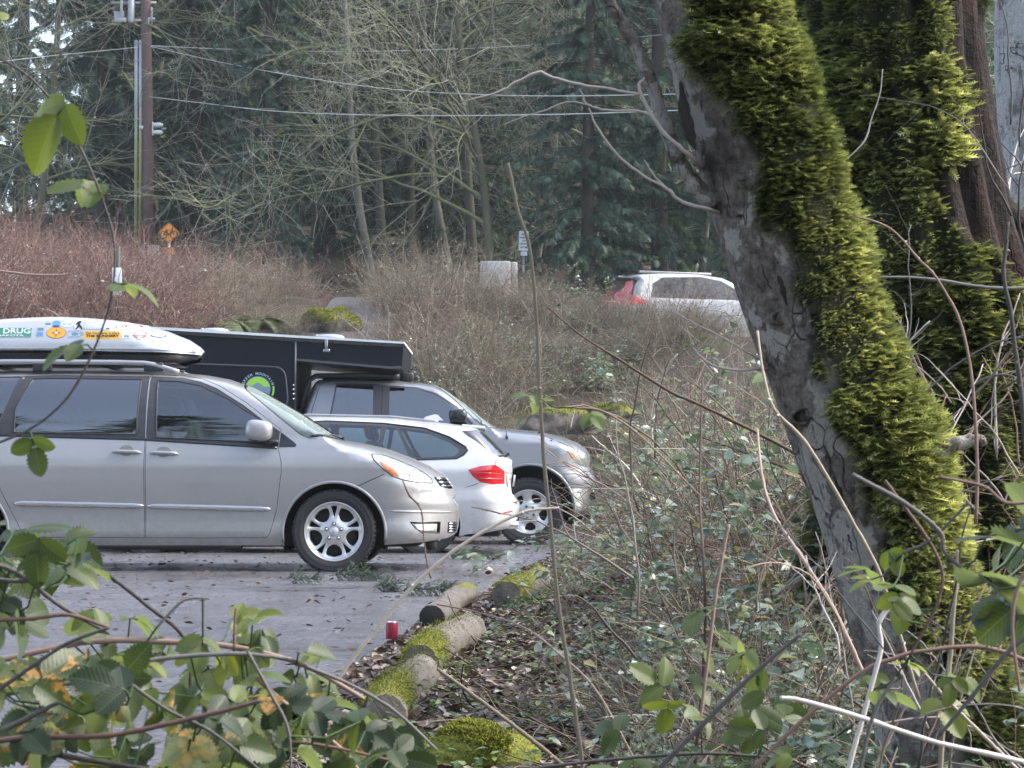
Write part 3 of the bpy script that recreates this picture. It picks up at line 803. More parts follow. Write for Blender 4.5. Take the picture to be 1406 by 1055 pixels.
    ms = MB(); box(ms, (c[0] + 0.10, -yv - 0.02, c[1] - 0.075), (0.11, 0.13, 0.035), bev=0.015); ms.build("mirror_arm", M_black, mo, attrs=False)
    # roof rails
    for sd in (-1, 1):
        rr = MB()
        ra = [(-150, 500), (-135, 495.5), (0, 493.5), (60, 493.6), (150, 494.4), (188, 495.5), (203, 498), (220, 503), (236, 508)]
        q = resample(m(ra), 0.05, closed=False)
        V = np.stack([q[:, 0], np.full(len(q), sd * 0.60), q[:, 1]], 1)
        vv, ff = tubes(V[None], np.full((1, len(V)), 0.022), 8, cap=True); rr.add(vv, ff)
        for px in (-140, -40, 44, 200): box(rr, (xx(px), sd * 0.60, zz(501)), (0.16, 0.035, 0.075), bev=0.012, mi=1)
        rr.build("roof_rail", [M_rail, M_black], van, attrs=False)
    cb = MB()
    for px in (-40, 120): box(cb, (xx(px), 0, zz(495)), (0.05, 1.2, 0.03), bev=0.01)
    cb.build("crossbar", M_black, van, attrs=False)
    # underside, wells, wheels
    ub = MB(); box(ub, (xx(190) - 0.05, 0, 0.29), (4.6, 1.55, 0.16), bev=0.04)
    box(ub, (xx(150), -0.84, zz(751)), (2.1, 0.12, 0.05), bev=0.02)
    for cx in (458.3, -61):
        c = m([(cx, 733)])[0]
        for sd in (-1, 1): well(ub, c, 0.425, 0.42, sd, 0.93)
    box(ub, (xx(589), -0.4, 0.24), (0.10, 0.6, 0.12), bev=0.04)
    ub.build("underbody", M_under, van, attrs=False)
    lin = MB(); sh.add(lin, m([(205, 612), (380, 624), (380, 735), (10, 735), (10, 606)]), off=-0.03, res=0.3, sides=(-1, 1), fine=False); lin.build("door_lining", M_under, van, attrs=False)
    dash = MB(); box(dash, (xx(400), 0, 0.98), (0.5, 1.35, 0.2), bev=0.06); dash.build("dashboard", M_black, van, attrs=False)
    seats(van, (xx(250), xx(95)), (-0.4, 0.4), 0.62)
    w = make_wheel(van, 0.335, 0.232, 0.215, 'fork')
    zc = 0.335
    put_wheels(van, w, [(xx(458.3), -0.83, zc, 0), (xx(-61), -0.83, zc, 0), (xx(458.3), 0.83, zc, 1), (xx(-61), 0.83, zc, 1)])
    return van, sh, m, root

M_cup = simple("handle recess", (0.16, 0.16, 0.16), 0.5)
M_chromestrip = simple("bright moulding", (0.50, 0.51, 0.52), 0.22, metal=0.8, var=0.05)
M_pillar = simple("matt black pillar film", (0.035, 0.036, 0.042), 0.42)
M_rail = simple("grey roof rail", (0.30, 0.31, 0.33), 0.4, metal=0.3)
VAN, VSH, VM, VROOT = build_van()

# ================================================================== roof box
M_boxlid = simple("silver box lid", (0.52, 0.54, 0.57), 0.30, metal=0.25, coat=0.5, var=0.08)
M_boxbot = simple("black box base", (0.022, 0.023, 0.027), 0.45)
def flatmat(name, col, rough=0.45): return simple(name, col, rough, var=0.06, vs=30)
K = {n: flatmat("vinyl " + n, c) for n, c in dict(green=(0.05, 0.27, 0.19), white=(0.72, 0.74, 0.75), orange=(0.75, 0.42, 0.06), red=(0.45, 0.07, 0.06), blue=(0.12, 0.28, 0.55), teal=(0.08, 0.35, 0.42), navy=(0.03, 0.06, 0.22), black=(0.02, 0.02, 0.02), pale=(0.42, 0.50, 0.60), silver=(0.36, 0.39, 0.45), lime=(0.27, 0.56, 0.06), slate=(0.16, 0.24, 0.30), lav=(0.55, 0.57, 0.62)).items()}

def build_box():
    Yn = 18.10; hw = 0.50; Yc = Yn + hw
    x0 = P(90, 480, Yn)[0]; zb = P(90, 497, Yn)[2]
    root = (x0, Yc, zb)
    m = pxmap(Yn, root)
    lid = m([(-105, 481), (-103, 470), (-92, 455), (-60, 441), (-20, 435.5), (0, 433), (40, 431), (76, 430), (110, 431.3), (147, 434.3), (189, 441), (219, 450), (249, 462), (264, 472), (269.5, 478), (267.5, 484.5), (240, 484), (60, 481)])
    zt = lambda y: m([(90, y)])[0, 1]
    sh = Shell(lid, W=[(zt(485), 0.5), (zt(480), 0.505), (zt(473), 0.505), (zt(471), 0.49), (zt(450), 0.455), (zt(430), 0.40)],
               ht=[(-5, 0.05), (5, 0.05)], df=[(zt(485), 0.35), (zt(470), 0.55), (zt(440), 0.6)], dr=[(zt(485), 0.25), (zt(430), 0.3)], p=2.2)
    bx = thing("roof_box", "silver roof cargo box with a row of colourful stickers, on top of the minivan", "roof box", root)
    mb = MB(); sh.add(mb, lid, sides=(-1, 1), res=0.06); mb.build("lid", M_boxlid, bx, use_normals=True, attrs=False)
    mb = MB()
    for sd in (-1, 1): bar_on(sh, mb, m([(-100, 478.5), (60, 478.5), (180, 479.2), (262, 481.5)]), 0.012, 0.009, n=8, side=sd)
    mb.build("rim", M_chromestrip, bx, attrs=False)
    base = m([(-102, 481.5), (60, 481.5), (266.5, 484.8), (261, 491), (239, 496.5), (215, 498), (-80, 498), (-98, 492)])
    s2 = Shell(base, W=[(zt(500), 0.42), (zt(480), 0.49)], ht=[(-5, 0.006), (5, 0.006)], df=[(zt(500), 0.3), (zt(480), 0.35)], dr=[(zt(500), 0.2), (zt(480), 0.25)])
    mb = MB(); s2.add(mb, base, sides=(-1, 1), res=0.06); mb.build("base", M_boxbot, bx, use_normals=True, attrs=False)
    u = MB(); box(u, (m([(85, 490)])[0, 0], 0, zt(497)), (1.8, 0.7, 0.01)); u.build("underside", M_boxbot, bx, attrs=False)
    # stickers
    def sticker(name, layers, label=None):
        s = MB(); mats = []; o = 0.0025
        for kind, data, col in layers:
            if K[col] not in mats: mats.append(K[col])
            mi = mats.index(K[col])
            if kind == 'poly':
                sh.add(s, m(data), off=o, res=0.05, edge=0.02, mi=mi, fine=False)
            else:
                txt, cx, cy, h, wpx, bold = data
                v, f = text2d(txt, 1.0, bold); sz = v.max(0) - v.min(0); v = (v - (v.max(0) + v.min(0)) / 2) / sz
                px = np.stack([cx + v[:, 0] * wpx, cy - v[:, 1] * h], 1)
                V, n = sh.surf(m(px), -1, o); s.add(V, [f], mi=mi, normals=n)
            o += 0.0012
        ob = s.build(name, mats, bx, attrs=False)
        if label: ob["label"] = label
        return ob
    R = lambda x0, y0, x1, y1: [(x0, y1), (x1, y1), (x1, y0), (x0, y0)]
    E = lambda cx, cy, rx, ry, n=24: ell(cx, cy, rx, ry, n)[::-1]
    sticker("sticker", [('poly', R(-42, 449, 43, 463.5), 'white'), ('poly', R(-41, 449.8, 42.3, 463), 'green'), ('text', ("WALL DRUG", 0.6, 454.3, 7.6, 80, 0.03), 'white'), ('text', ("SOUTH DAKOTA", -3, 460.7, 2.8, 70, 0.02), 'white')], "green sticker reading WALL DRUG in white capitals")
    sun = []
    for i in range(16):
        a = i * PI / 8; r = 7.2 if i % 4 == 0 else (2.6 if i % 2 == 0 else 3.1)
        sun.append((76.3 + r * 1.05 * math.cos(a), 457 + r * 0.82 * math.sin(a)))
    sticker("sticker", [('poly', E(76.3, 457, 13.6, 8), 'red'), ('poly', E(76.3, 457, 13, 7.3), 'orange'), ('poly', sun[::-1], 'red'), ('poly', E(76.3, 457, 2.2, 1.7), 'white')], "orange oval sticker with a red sun symbol")
    sticker("sticker", [('poly', R(114, 454.5, 164.5, 466), 'orange'), ('text', ("Get Your Buns in Here", 140, 457.2, 3.2, 46, 0.01), 'black'), ('text', ("THE BUNNERY", 140, 461.3, 3.5, 46, 0.04), 'black'), ('text', ("JACKSON", 140, 464.6, 1.4, 18, 0.0), 'black')], "orange rectangular sticker with two lines of black lettering")
    sticker("sticker", [('poly', E(90.5, 445, 9, 3.8), 'white'), ('text', ("WCNP", 90.5, 445, 3.6, 13, 0.02), 'teal')])
    sticker("sticker", [('poly', E(75.5, 444, 6.3, 5), 'pale'), ('poly', E(75.5, 443.2, 5.6, 3.4), 'blue'), ('poly', R(71, 446.6, 80, 448.6), 'navy')])
    sticker("sticker", [('poly', E(64, 445.4, 5, 3), 'white'), ('poly', E(64, 444.6, 4.4, 2), 'slate'), ('poly', R(60.4, 445, 67.6, 446.2), 'green')])
    man = [(104.6, 441.4), (107, 440.2), (109.6, 440.4), (109.6, 442.3), (107.8, 443.4), (108.6, 446), (110.6, 448), (112, 451.8), (110.4, 452), (107.6, 448.6), (105.4, 450.4), (103.2, 452.2), (102, 451.4), (104.6, 448.2), (104.8, 445), (102.6, 445.6), (102.2, 444.4)]
    sticker("sticker", [('poly', E(107, 446, 7, 6.8), 'lav'), ('poly', man, 'black')], "sticker of a striding walker")
    sticker("sticker", [('poly', R(112.5, 441, 137, 451.4), 'silver')])
    sticker("sticker", [('poly', R(139, 440, 149.5, 452.6), 'pale'), ('poly', R(144, 450.4, 148.8, 451.6), 'navy')])
    sticker("sticker", [('poly', R(49.5, 449.4, 59, 462), 'pale'), ('poly', R(50.3, 450, 58.2, 454), 'slate'), ('poly', R(50.3, 456, 58.2, 461), 'blue')])
    sticker("sticker", [('poly', R(92, 453.6, 113, 464), 'pale'), ('poly', E(102, 458.6, 5, 2.3), 'slate'), ('poly', R(93.5, 454.4, 108, 455), 'slate'), ('poly', R(93.5, 462.2, 109, 462.8), 'slate')])
    dm = [(155, 447), (162, 441.6), (168, 440.4), (174, 442), (181, 447), (174, 450.6), (167, 452.2), (160, 450.6)]
    sticker("sticker", [('poly', dm[::-1], 'lav'), ('poly', [(157.4, 447), (163, 442.8), (168, 441.8), (173, 443.2), (178.4, 447), (173, 449.6), (167, 450.8), (161, 449.6)][::-1], 'white'), ('text', ("4 A", 167.5, 446.8, 3.2, 9, 0.04), 'red')])
    sticker("sticker", [('poly', [(183, 448), (186, 445.4), (194, 447), (195.4, 446), (192, 450.4), (188, 451)][::-1], 'white'), ('poly', [(184.6, 445.8), (190, 445), (191, 448)][::-1], 'red')])
    sticker("sticker", [('poly', E(190.5, 459, 9, 5.4), 'red'), ('poly', E(190.5, 456.8, 6.4, 1.6), 'white'), ('poly', R(182.4, 458.7, 198.6, 460.3), 'lav'), ('poly', R(188, 462, 193, 466), 'lav')])
    sticker("sticker", [('poly', R(167, 457.8, 178.6, 464.2), 'white'), ('poly', [(168.6, 463), (177.4, 463), (176, 460), (170, 460)], 'slate')])
    sticker("sticker", [('poly', E(214.5, 460, 10.2, 2.7), 'navy'), ('poly', E(214.5, 460, 8, 1.7), 'lav')])
    sticker("sticker", [('poly', E(231, 461, 2.3, 2.5), 'white'), ('poly', E(231, 461.4, 1.2, 1.3), 'orange')])
    sticker("sticker", [('poly', [(198.5, 451.6), (206, 452), (215, 453.2), (206, 453.2)][::-1], 'slate')])
    return bx
BOX = build_box()

# ================================================================== white estate car
def build_wagon():
    Yn = 22.2; Wm = 0.9; Yc = Yn + Wm
    root = (P(400, 700, Yn)[0], Yc, 0.0)
    m = pxmap(Yn, root); zz = lambda y: m([(500, y)])[0, 1]; xx = lambda x: m([(x, 650)])[0, 0]
    o = [(85, 738), (84, 715), (82, 690), (88, 672), (112, 655), (170, 640), (262, 624), (300, 604), (352, 577), (380, 571), (409, 568.3), (468, 568), (536, 570.3), (605, 577.5), (640, 582.3), (661, 585), (660.5, 588), (676, 603), (691, 618), (697, 626), (704, 630.5), (704.5, 640), (703.5, 650), (701.5, 668), (703, 678), (708, 683), (713.5, 689), (714.5, 697), (711, 714), (696, 727), (664, 732.5), (625, 736), (540, 742), (200, 744)]
    sh = Shell(m(o), W=[(zz(744), 0.84), (zz(736), 0.865), (zz(715), 0.88), (zz(690), 0.895), (zz(672), 0.885), (zz(655), 0.90), (zz(645), 0.905), (zz(633), 0.875), (zz(626), 0.85), (zz(600), 0.76), (zz(585), 0.69), (zz(568), 0.60)],
               ht=[(xx(80), 0.16), (xx(260), 0.10), (xx(300), 0.06), (xx(400), 0.10), (xx(590), 0.11), (xx(640), 0.07), (xx(664), 0.06), (xx(690), 0.06), (xx(715), 0.10)],
               df=[(zz(744), 0.30), (zz(700), 0.42), (zz(650), 0.36), (zz(630), 0.26), (zz(590), 0.24), (zz(568), 0.3)], dr=[(zz(744), 0.5), (zz(650), 0.6), (zz(570), 0.3)])
    car = thing("estate_car", "white estate car parked nose-in between the silver minivan and the pickup truck", "car", root)
    bp = m(o[:14] + [(640, 582.8), (660, 585.4), (659, 588), (645, 590.5), (633, 591.4), (641, 598), (654, 606), (667, 617), (677, 624), (688, 629), (697.5, 627.4), (703.5, 631)] + o[21:31] + [(625, 735.8), (540, 741.6), (200, 743.6)])
    lower = 741
    glassband = m([(300, 612), (350, 584), (380, 580), (425, 578.4), (445, 577.2), (525, 580.6), (582, 587.2), (616, 599.6), (639, 613.6), (642, 618.5), (636, 625), (627, 629.6), (582, 631.2), (500, 631), (300, 628)])
    lampp = m([(642.5, 645), (659, 640.4), (680, 638.2), (692, 646), (693, 650), (692.6, 664.4), (676, 665.4), (659.5, 662.4), (649, 654.6)])
    arch = m(ell(582, 718, 50, 50, 32)[::-1])
    # wheel openings cut into the lower edge
    def with_arches(poly_px_bottom): return poly_px_bottom
    body = MB()
    holes = [glassband, lampp]
    def bottom_arc(cx): return [(cx + 50 * math.cos(a), 722 - 50 * math.sin(a)) for a in np.linspace(-0.38, PI + 0.38, 28)]
    bp = m(o[:14] + [(640, 582.8), (660, 585.4), (659, 588), (645, 590.5), (633, 591.4), (641, 598), (654, 606), (667, 617), (677, 624), (688, 629), (697.5, 627.4), (703.5, 631)] + o[21:31] + [(640, 734)] + bottom_arc(582) + bottom_arc(200))
    sh.add(body, bp, holes=holes, sides=(-1, 1))
    sh.bridge(body, m([(664, 732.2), (696, 726.7), (711, 713.8), (714, 697), (713, 689), (707.6, 683), (702.6, 678), (701.2, 668), (703, 650), (704, 640), (703.6, 631)]))
    body.build("body", M_white, car, use_normals=True, attrs=False)
    win = {"front_window": [(345, 589), (380, 583.5), (424, 581), (437, 580.6), (437, 630), (345, 629)], "rear_window": [(448, 580.8), (523.5, 583.6), (519, 610), (509, 630), (446, 630)],
           "fixed_window": [(529, 584.2), (541.5, 585.2), (552, 606), (562.5, 629.6), (514, 630), (523.6, 610)], "quarter_window": [(547, 585.8), (582, 591), (613, 604), (630.5, 617.5), (630, 622), (624, 627.2), (578, 628.8), (570, 627), (559, 612)]}
    ho = []
    for n, q in win.items():
        q = m(roundpoly(q, 4, 3)); ho.append(q)
        sh.panel(n, q, M_clear, car, res=0.07, off=0.001)
        sh.panel(n, q, M_clear, car, res=0.07, off=0.001, sides=(1,))
    
    for sd in (-1, 1): fr = MB(); sh.add(fr, glassband, holes=[polyoff(q, 0.003) for q in ho], sides=(sd,), res=0.07); fr.build("window_frame", M_pillar, car, use_normals=True, attrs=False)
    tr = MB(); bar_on(sh, tr, np.vstack([glassband, glassband[:1]]), 0.010, 0.008, n=6); tr.build("window_trim", M_gloss, car, attrs=False)
    rw = m([(633.5, 591.6), (645, 590.8), (659.6, 588.4), (675, 603.4), (690, 618.4), (696.6, 627), (688, 628.6), (677.4, 623.6), (667.4, 616.6), (654.4, 605.6), (641.4, 597.6)])
    sh.panel("tailgate_window", rw, M_glass, car, sides=(-1, 1), res=0.04)
    sh.panel('windscreen', m([(266, 622), (303, 602), (350, 578.5), (376, 573), (340, 592), (300, 618)]), M_gloss, car, sides=(-1, 1), off=0.004, res=0.06)
    for sd in (1, -1): tl = MB(); sh.add(tl, lampp, gap=0.003, off=0.003, res=0.03, sides=(sd,)); to = tl.build("tail_light", M_red, car, use_normals=True, attrs=False)
    tb = MB()
    for q in ([(646, 650), (668, 649.5), (692, 651)], [(655, 657), (676, 657.5), (692.5, 657.5)]): bar_on(sh, tb, m(q), 0.007, 0.006, 0.1)
    tb.build("light_bar", M_red, to, attrs=False)
    # tailgate edge, number plate, badge, wiper, spoiler, fin, rail, reflector, bumper seam
    d = MB(); bar_on(sh, d, m([(679.6, 638), (681, 631), (688, 629.6)]), 0.003, 0.002, n=5); bar_on(sh, d, m([(693.5, 649), (702, 650)]), 0.003, 0.002, n=5); bar_on(sh, d, m([(560, 675), (600, 675.5), (630, 672.5), (657, 664)]), 0.003, 0.002, n=5); d.build("panel_seam", M_under, car, attrs=False)
    npl = MB(); box(npl, (xx(701.6) + 0.03, 0, zz(660)), (0.02, 0.5, 0.12), np.array([[math.cos(.12), 0, math.sin(.12)], [0, 1, 0], [-math.sin(.12), 0, math.cos(.12)]])); sh.add(npl, m([(695, 650.5), (700.8, 651), (699.8, 670), (697, 670)]), off=0.004, res=0.03, sides=(-1, 1)); npl.build("number_plate", M_plate, car, attrs=False)
    wi = MB(); box(wi, (xx(693), -0.1, zz(622)), (0.10, 0.16, 0.03), bev=0.01); box(wi, (xx(689), 0.15, zz(620)), (0.03, 0.5, 0.02), bev=0.008); bar_on(sh, wi, m([(683, 626.5), (691, 625), (698, 619.5)]), 0.012, 0.016, 0.15); wi.build("rear_wiper", M_black, car, attrs=False)
    sp = MB(); box(sp, (xx(649), 0, zz(584.6)), (0.24, 1.0, 0.03), np.array([[math.cos(.10), 0, math.sin(.10)], [0, 1, 0], [-math.sin(.10), 0, math.cos(.10)]]), bev=0.012); sp.build("spoiler", M_white, car, attrs=False)
    fin = MB(); q = m([(575, 573), (580, 568.4), (592, 565.2), (597, 565.6), (605, 574)]); v, f = cdt(q[::-1]); fin.add(np.stack([v[:, 0], np.full(len(v), -0.02), v[:, 1]], 1), [f]); fin.add(np.stack([v[:, 0], np.full(len(v), 0.02), v[:, 1]], 1), [f[:, ::-1]]); k = len(q); a = np.stack([q[:, 0], np.full(k, -0.02), q[:, 1]], 1); i = np.arange(k); j = np.roll(i, -1); fin.add(np.concatenate([a, a + [0, 0.04, 0]]), [np.stack([i, i + k, j + k, j], 1)]); fin.build("roof_fin", M_white, car, attrs=False)
    for sd in (-1, 1):
        rl = MB(); q = resample(m([(380, 574), (420, 570.6), (536, 573.2), (600, 580)]), 0.05, closed=False); V = np.stack([q[:, 0], np.full(len(q), sd * 0.56), q[:, 1] + 0.015], 1); vv, ff = tubes(V[None], np.full((1, len(V)), 0.014), 8, cap=True); rl.add(vv, ff); rl.build("roof_rail", M_rail, car, attrs=False)
    rf = MB(); bar_on(sh, rf, m([(684, 706), (694, 704), (704, 702.4)]), 0.010, 0.006, 0.1); rf.build("reflector", M_red, car, attrs=False)
    df_ = MB(); sh.add(df_, m([(666, 731), (672, 722), (690, 712), (708, 709), (710, 714), (695, 726)]), off=0.003, res=0.04, sides=(-1, 1)); df_.build("bumper_valance", M_plate, car, use_normals=True, attrs=False)
    ex = MB(); lathe(ex, [(0.04, 0.0), (0.045, 0.12), (0.038, 0.12), (0.03, 0.05)], (xx(695), -0.5, zz(722)), 16, axis='x'); ex.build("exhaust", M_chrome, car, attrs=False)
    ub = MB(); box(ub, (0, 0, 0.26), (4.2, 1.4, 0.14), bev=0.04)
    for cx in (582, 200):
        c = m([(cx, 722)])[0]
        for sd in (-1, 1): well(ub, c, 0.37, 0.36, sd, 0.86)
    ub.build("underbody", M_under, car, attrs=False)
    seats(car, (xx(400), xx(520)), (-0.36, 0.36), 0.52)
    w = make_wheel(car, 0.325, 0.225, 0.22, 'plain')
    put_wheels(car, w, [(xx(582), -0.76, 0.325, 0), (xx(200), -0.76, 0.325, 0), (xx(582), 0.76, 0.325, 1), (xx(200), 0.76, 0.325, 1)])
    return car
WAGON = build_wagon()

# ================================================================== silver pickup
def build_truck():
    Yn = 26.0; Wm = 1.0; Yc = Yn + Wm
    root = (P(480, 700, Yn)[0], Yc, 0.0)
    m = pxmap(Yn, root); zz = lambda y: m([(500, y)])[0, 1]; xx = lambda x: m([(x, 650)])[0, 0]
    o = [(146, 716), (146, 600), (150, 596), (404, 594), (407, 580), (412, 562), (424, 524), (430, 517.5), (450, 515.8), (500, 515.8), (546, 518), (566, 520.5), (594, 524), (609, 531.6), (639, 553.2), (662, 572.8), (674, 582), (683, 585), (698, 586), (743, 590.3), (775, 597.6), (796, 605.2), (808, 613.6), (815, 623.5), (817.5, 652), (823.8, 658.6), (826.5, 669), (825, 690), (824, 701), (815, 706), (788, 711), (660, 714), (300, 716)]
    sh = Shell(m(o), W=[(zz(716), 0.93), (zz(700), 0.96), (zz(672), 0.985), (zz(640), 1.0), (zz(610), 0.985), (zz(590), 0.955), (zz(580), 0.92), (zz(550), 0.83), (zz(528), 0.76), (zz(515), 0.70)],
               ht=[(xx(140), 0.05), (xx(400), 0.05), (xx(412), 0.08), (xx(590), 0.12), (xx(612), 0.06), (xx(675), 0.06), (xx(690), 0.16), (xx(800), 0.2), (xx(820), 0.1)],
               df=[(zz(716), 0.35), (zz(670), 0.55), (zz(640), 0.5), (zz(600), 0.4), (zz(585), 0.28), (zz(515), 0.3)], dr=[(zz(716), 0.1), (zz(595), 0.08), (zz(590), 0.10), (zz(515), 0.12)])
    tk = thing("pickup_truck", "silver crew-cab pickup truck carrying the black camper, parked farthest of the three", "pickup truck", root)
    def arc(cx): return [(cx + 61 * math.cos(a), 700 - 61 * math.sin(a)) for a in np.linspace(-0.2, PI + 0.2, 34)]
    bp = m([(147, 715), (147, 601), (151, 597), (404.5, 595), (407.5, 580), (412.5, 562.5), (424.5, 524.5), (430.5, 518), (450, 516.3), (500, 516.3), (546, 518.5), (566, 521), (590, 524), (598, 528.5), (620, 546), (650, 575), (662, 584.5), (683, 585.6), (698, 586.6), (743, 590.9), (775, 598.2), (795.6, 605.8), (807.4, 614), (814.5, 624), (816.8, 651), (800, 651), (772.5, 650.6), (783.5, 668), (788, 690), (788, 711)] + arc(727) + arc(293) + [(225, 716)])
    bandp = m([(459, 525.2), (512, 525.6), (533, 528.2), (571, 530.4), (599, 539.5), (628, 558), (650, 582), (640, 586.6), (449, 586)])
    lampp = m([(777, 616.4), (792, 617.4), (807.8, 619), (811.4, 630), (811.4, 641.8), (796, 638.7), (785, 629)])
    body = MB(); sh.add(body, bp, holes=[bandp, lampp], sides=(-1, 1)); sh.bridge(body, m([(788, 710.6), (815, 705.6), (823.6, 701), (824.6, 690), (826, 669), (823.4, 658.8), (817, 652), (814.6, 624), (807.4, 614), (796, 605.6), (775, 598)])); body.build("body", M_silver2, tk, use_normals=True, attrs=False)
    ho = []
    for n, q in (("rear_door_window", [(461, 527), (511, 528), (511, 584), (451.5, 584)]), ("front_door_window", [(533.5, 530.6), (570.7, 533), (598, 542), (627, 560), (645, 583), (533.5, 584.5)])):
        q = m(roundpoly(q, 3, 3)); ho.append(q)
        sh.panel(n, q, M_tint, tk, res=0.08, off=0.001); sh.panel(n, q, M_tint, tk, res=0.08, off=0.001, sides=(1,))
    
    for sd in (-1, 1): fr = MB(); sh.add(fr, bandp, holes=[polyoff(q, 0.003) for q in ho], sides=(sd,), res=0.08); fr.build("window_frame", M_pillar, tk, use_normals=True, attrs=False)
    ws = m([(590.6, 524), (594, 524.4), (609, 532), (639, 553.6), (662, 573.2), (674, 582.4), (682, 585.3), (663, 584), (651, 574.6), (621, 545.6), (599, 528.2)])
    sh.panel("windscreen", ws, M_wshield, tk, sides=(-1, 1), res=0.05)
    for sd in (1, -1):
        hl = MB(); sh.add(hl, lampp, gap=0.003, off=0.003, res=0.03, sides=(sd,)); hlo = hl.build("headlight", M_lamp, tk, use_normals=True, attrs=False)
        ind = MB(); sh.add(ind, m([(778.5, 617.5), (788, 620.5), (788.5, 630), (785.5, 628)]), off=0.007, res=0.03, sides=(sd,)); ind.build("indicator", M_amber, hlo, use_normals=True, attrs=False)
    cap = MB(); sh.add(cap, m([(773.4, 651.4), (800, 651.6), (817, 652), (823.2, 659), (826, 669), (783.8, 669), (779, 660)]), off=0.004, res=0.04, sides=(-1, 1)); cap.build("bumper_cap", M_silver2, tk, use_normals=True, attrs=False)
    bm_ = MB(); sh.add(bm_, m([(784.2, 670.2), (825.8, 670.2), (824.6, 690), (823.6, 700.6), (815, 705.4), (789.5, 710), (788.5, 690)]), holes=[m(ell(814.5, 682, 4.6, 5.6, 18)[::-1])], off=0.006, res=0.04, sides=(-1, 1)); bm_.build("bumper", M_chrome2, tk, use_normals=True, attrs=False)
    
    for sd in (-1, 1): fl = MB(); sh.add(fl, m(ell(814.5, 682, 4.6, 5.6, 18)[::-1]), off=-0.03, res=0.03, sides=(sd,)); fl.build("fog_light", M_gloss, tk, attrs=False)
    gl = MB(); sh.add(gl, m([(812.6, 625), (815, 626), (816.8, 650), (812.6, 650)]), off=0.004, res=0.04, sides=(-1, 1)); gl.build("grille", M_chrome2, tk, attrs=False)
    for cx in (727, 293):
        al = MB(); bar_on(sh, al, m([(cx + 62 * math.cos(a), 700 - 62 * math.sin(a)) for a in np.linspace(-0.1, PI + 0.1, 36)]), 0.018, 0.014, n=8); al.build("wheel_arch", M_silver2, tk, attrs=False)
    sm_ = MB()
    for q in ([(524, 528), (522, 600), (521, 712)], [(640, 556), (661, 578), (664, 600), (660, 712)], [(437, 527), (427, 562), (422, 590)], [(664, 586), (740, 594), (779, 612)]): bar_on(sh, sm_, m(q), 0.004, 0.002, n=5)
    sm_.build("panel_seam", M_under, tk, attrs=False)
    mr = MB(); c = m([(629, 571)])[0]; yv = sh.Y(c[0], c[1]); loft_blob(mr, (c[0], -yv - 0.17, c[1]), (0.215, 0.22, 0.15), p=3.4, seg=(24, 14)); box(mr, (c[0] + 0.05, -yv - 0.03, c[1] - 0.07), (0.1, 0.14, 0.03), bev=0.01); mr.build("wing_mirror", M_gloss, tk, attrs=False)
    # black roof trim and clamp
    rt = MB(); q = resample(m([(409, 560), (421, 520), (430, 514.6), (500, 513.4), (546, 515.4)]), 0.06, closed=False)
    for sd in (-1, 1):
        V = np.stack([q[:, 0], np.full(len(q), sd * 0.66), q[:, 1]], 1); vv, ff = tubes(V[None], np.full((1, len(V)), 0.032), 8, cap=True); rt.add(vv, ff)
    box(rt, (xx(488), 0, zz(514)), (0.95, 1.3, 0.03), bev=0.01); rt.build("roof_gasket", M_black, tk, attrs=False)
    rc = MB(); box(rc, (xx(556), -0.42, zz(514)), (0.16, 0.12, 0.11), bev=0.03); box(rc, (xx(552), -0.40, zz(518)), (0.11, 0.1, 0.08), bev=0.02); loft_blob(rc, (xx(561), -0.42, zz(509)), (0.13, 0.1, 0.06)); box(rc, (xx(568), -0.4, zz(516)), (0.08, 0.05, 0.05), bev=0.02); box(rc, (xx(556), 0.0, zz(515)), (0.06, 0.9, 0.04), bev=0.015)
    V, n = tubes(np.array([[(xx(557), -0.44, zz(512)), (xx(562), -0.44, zz(504)), (xx(568), -0.43, zz(500.5)), (xx(574), -0.42, zz(498.5))]]), np.full((1, 4), 0.007), 5, cap=True); rc.add(V, n)
    rc.build("roof_clamp", M_black, tk, attrs=False)
    an = MB(); V, n = tubes(np.array([[(xx(694), -0.86, zz(585)), (xx(695), -0.88, zz(592)), (xx(696), -0.97, zz(600))]]), np.full((1, 3), 0.006), 5); an.add(V, n); loft_blob(an, (xx(696), -0.985, zz(600.5)), (0.035, 0.03, 0.04)); an.build("washer_tube", M_black, tk, attrs=False)
    bed = MB(); box(bed, (xx(275), 0, zz(640)), (2.1, 1.6, 0.1)); box(bed, (0, 0, 0.42), (5.2, 1.2, 0.22), bev=0.05); box(bed, (xx(480), -0.9, zz(716)), (1.7, 0.2, 0.06), bev=0.03)
    for cx in (727, 293):
        c = m([(cx, 700)])[0]
        for sd in (-1, 1): well(bed, c, 0.535, 0.42, sd, 0.98)
    box(bed, (xx(800), -0.3, zz(708)), (0.2, 0.9, 0.1), bev=0.03)
    bed.build("underbody", M_under, tk, attrs=False)
    seats(tk, (xx(545), xx(470)), (-0.42, 0.42), 1.0)
    w = make_wheel(tk, 0.40, 0.253, 0.265, 'oval', tread=0.006)
    put_wheels(tk, w, [(xx(726), -0.83, 0.40, 0), (xx(293), -0.83, 0.40, 0), (xx(726), 0.83, 0.40, 1), (xx(293), 0.83, 0.40, 1)])
    return tk
M_chrome2 = simple("dull chrome bumper", (0.30, 0.315, 0.33), 0.25, metal=0.9, var=0.1)
TRUCK = build_truck()

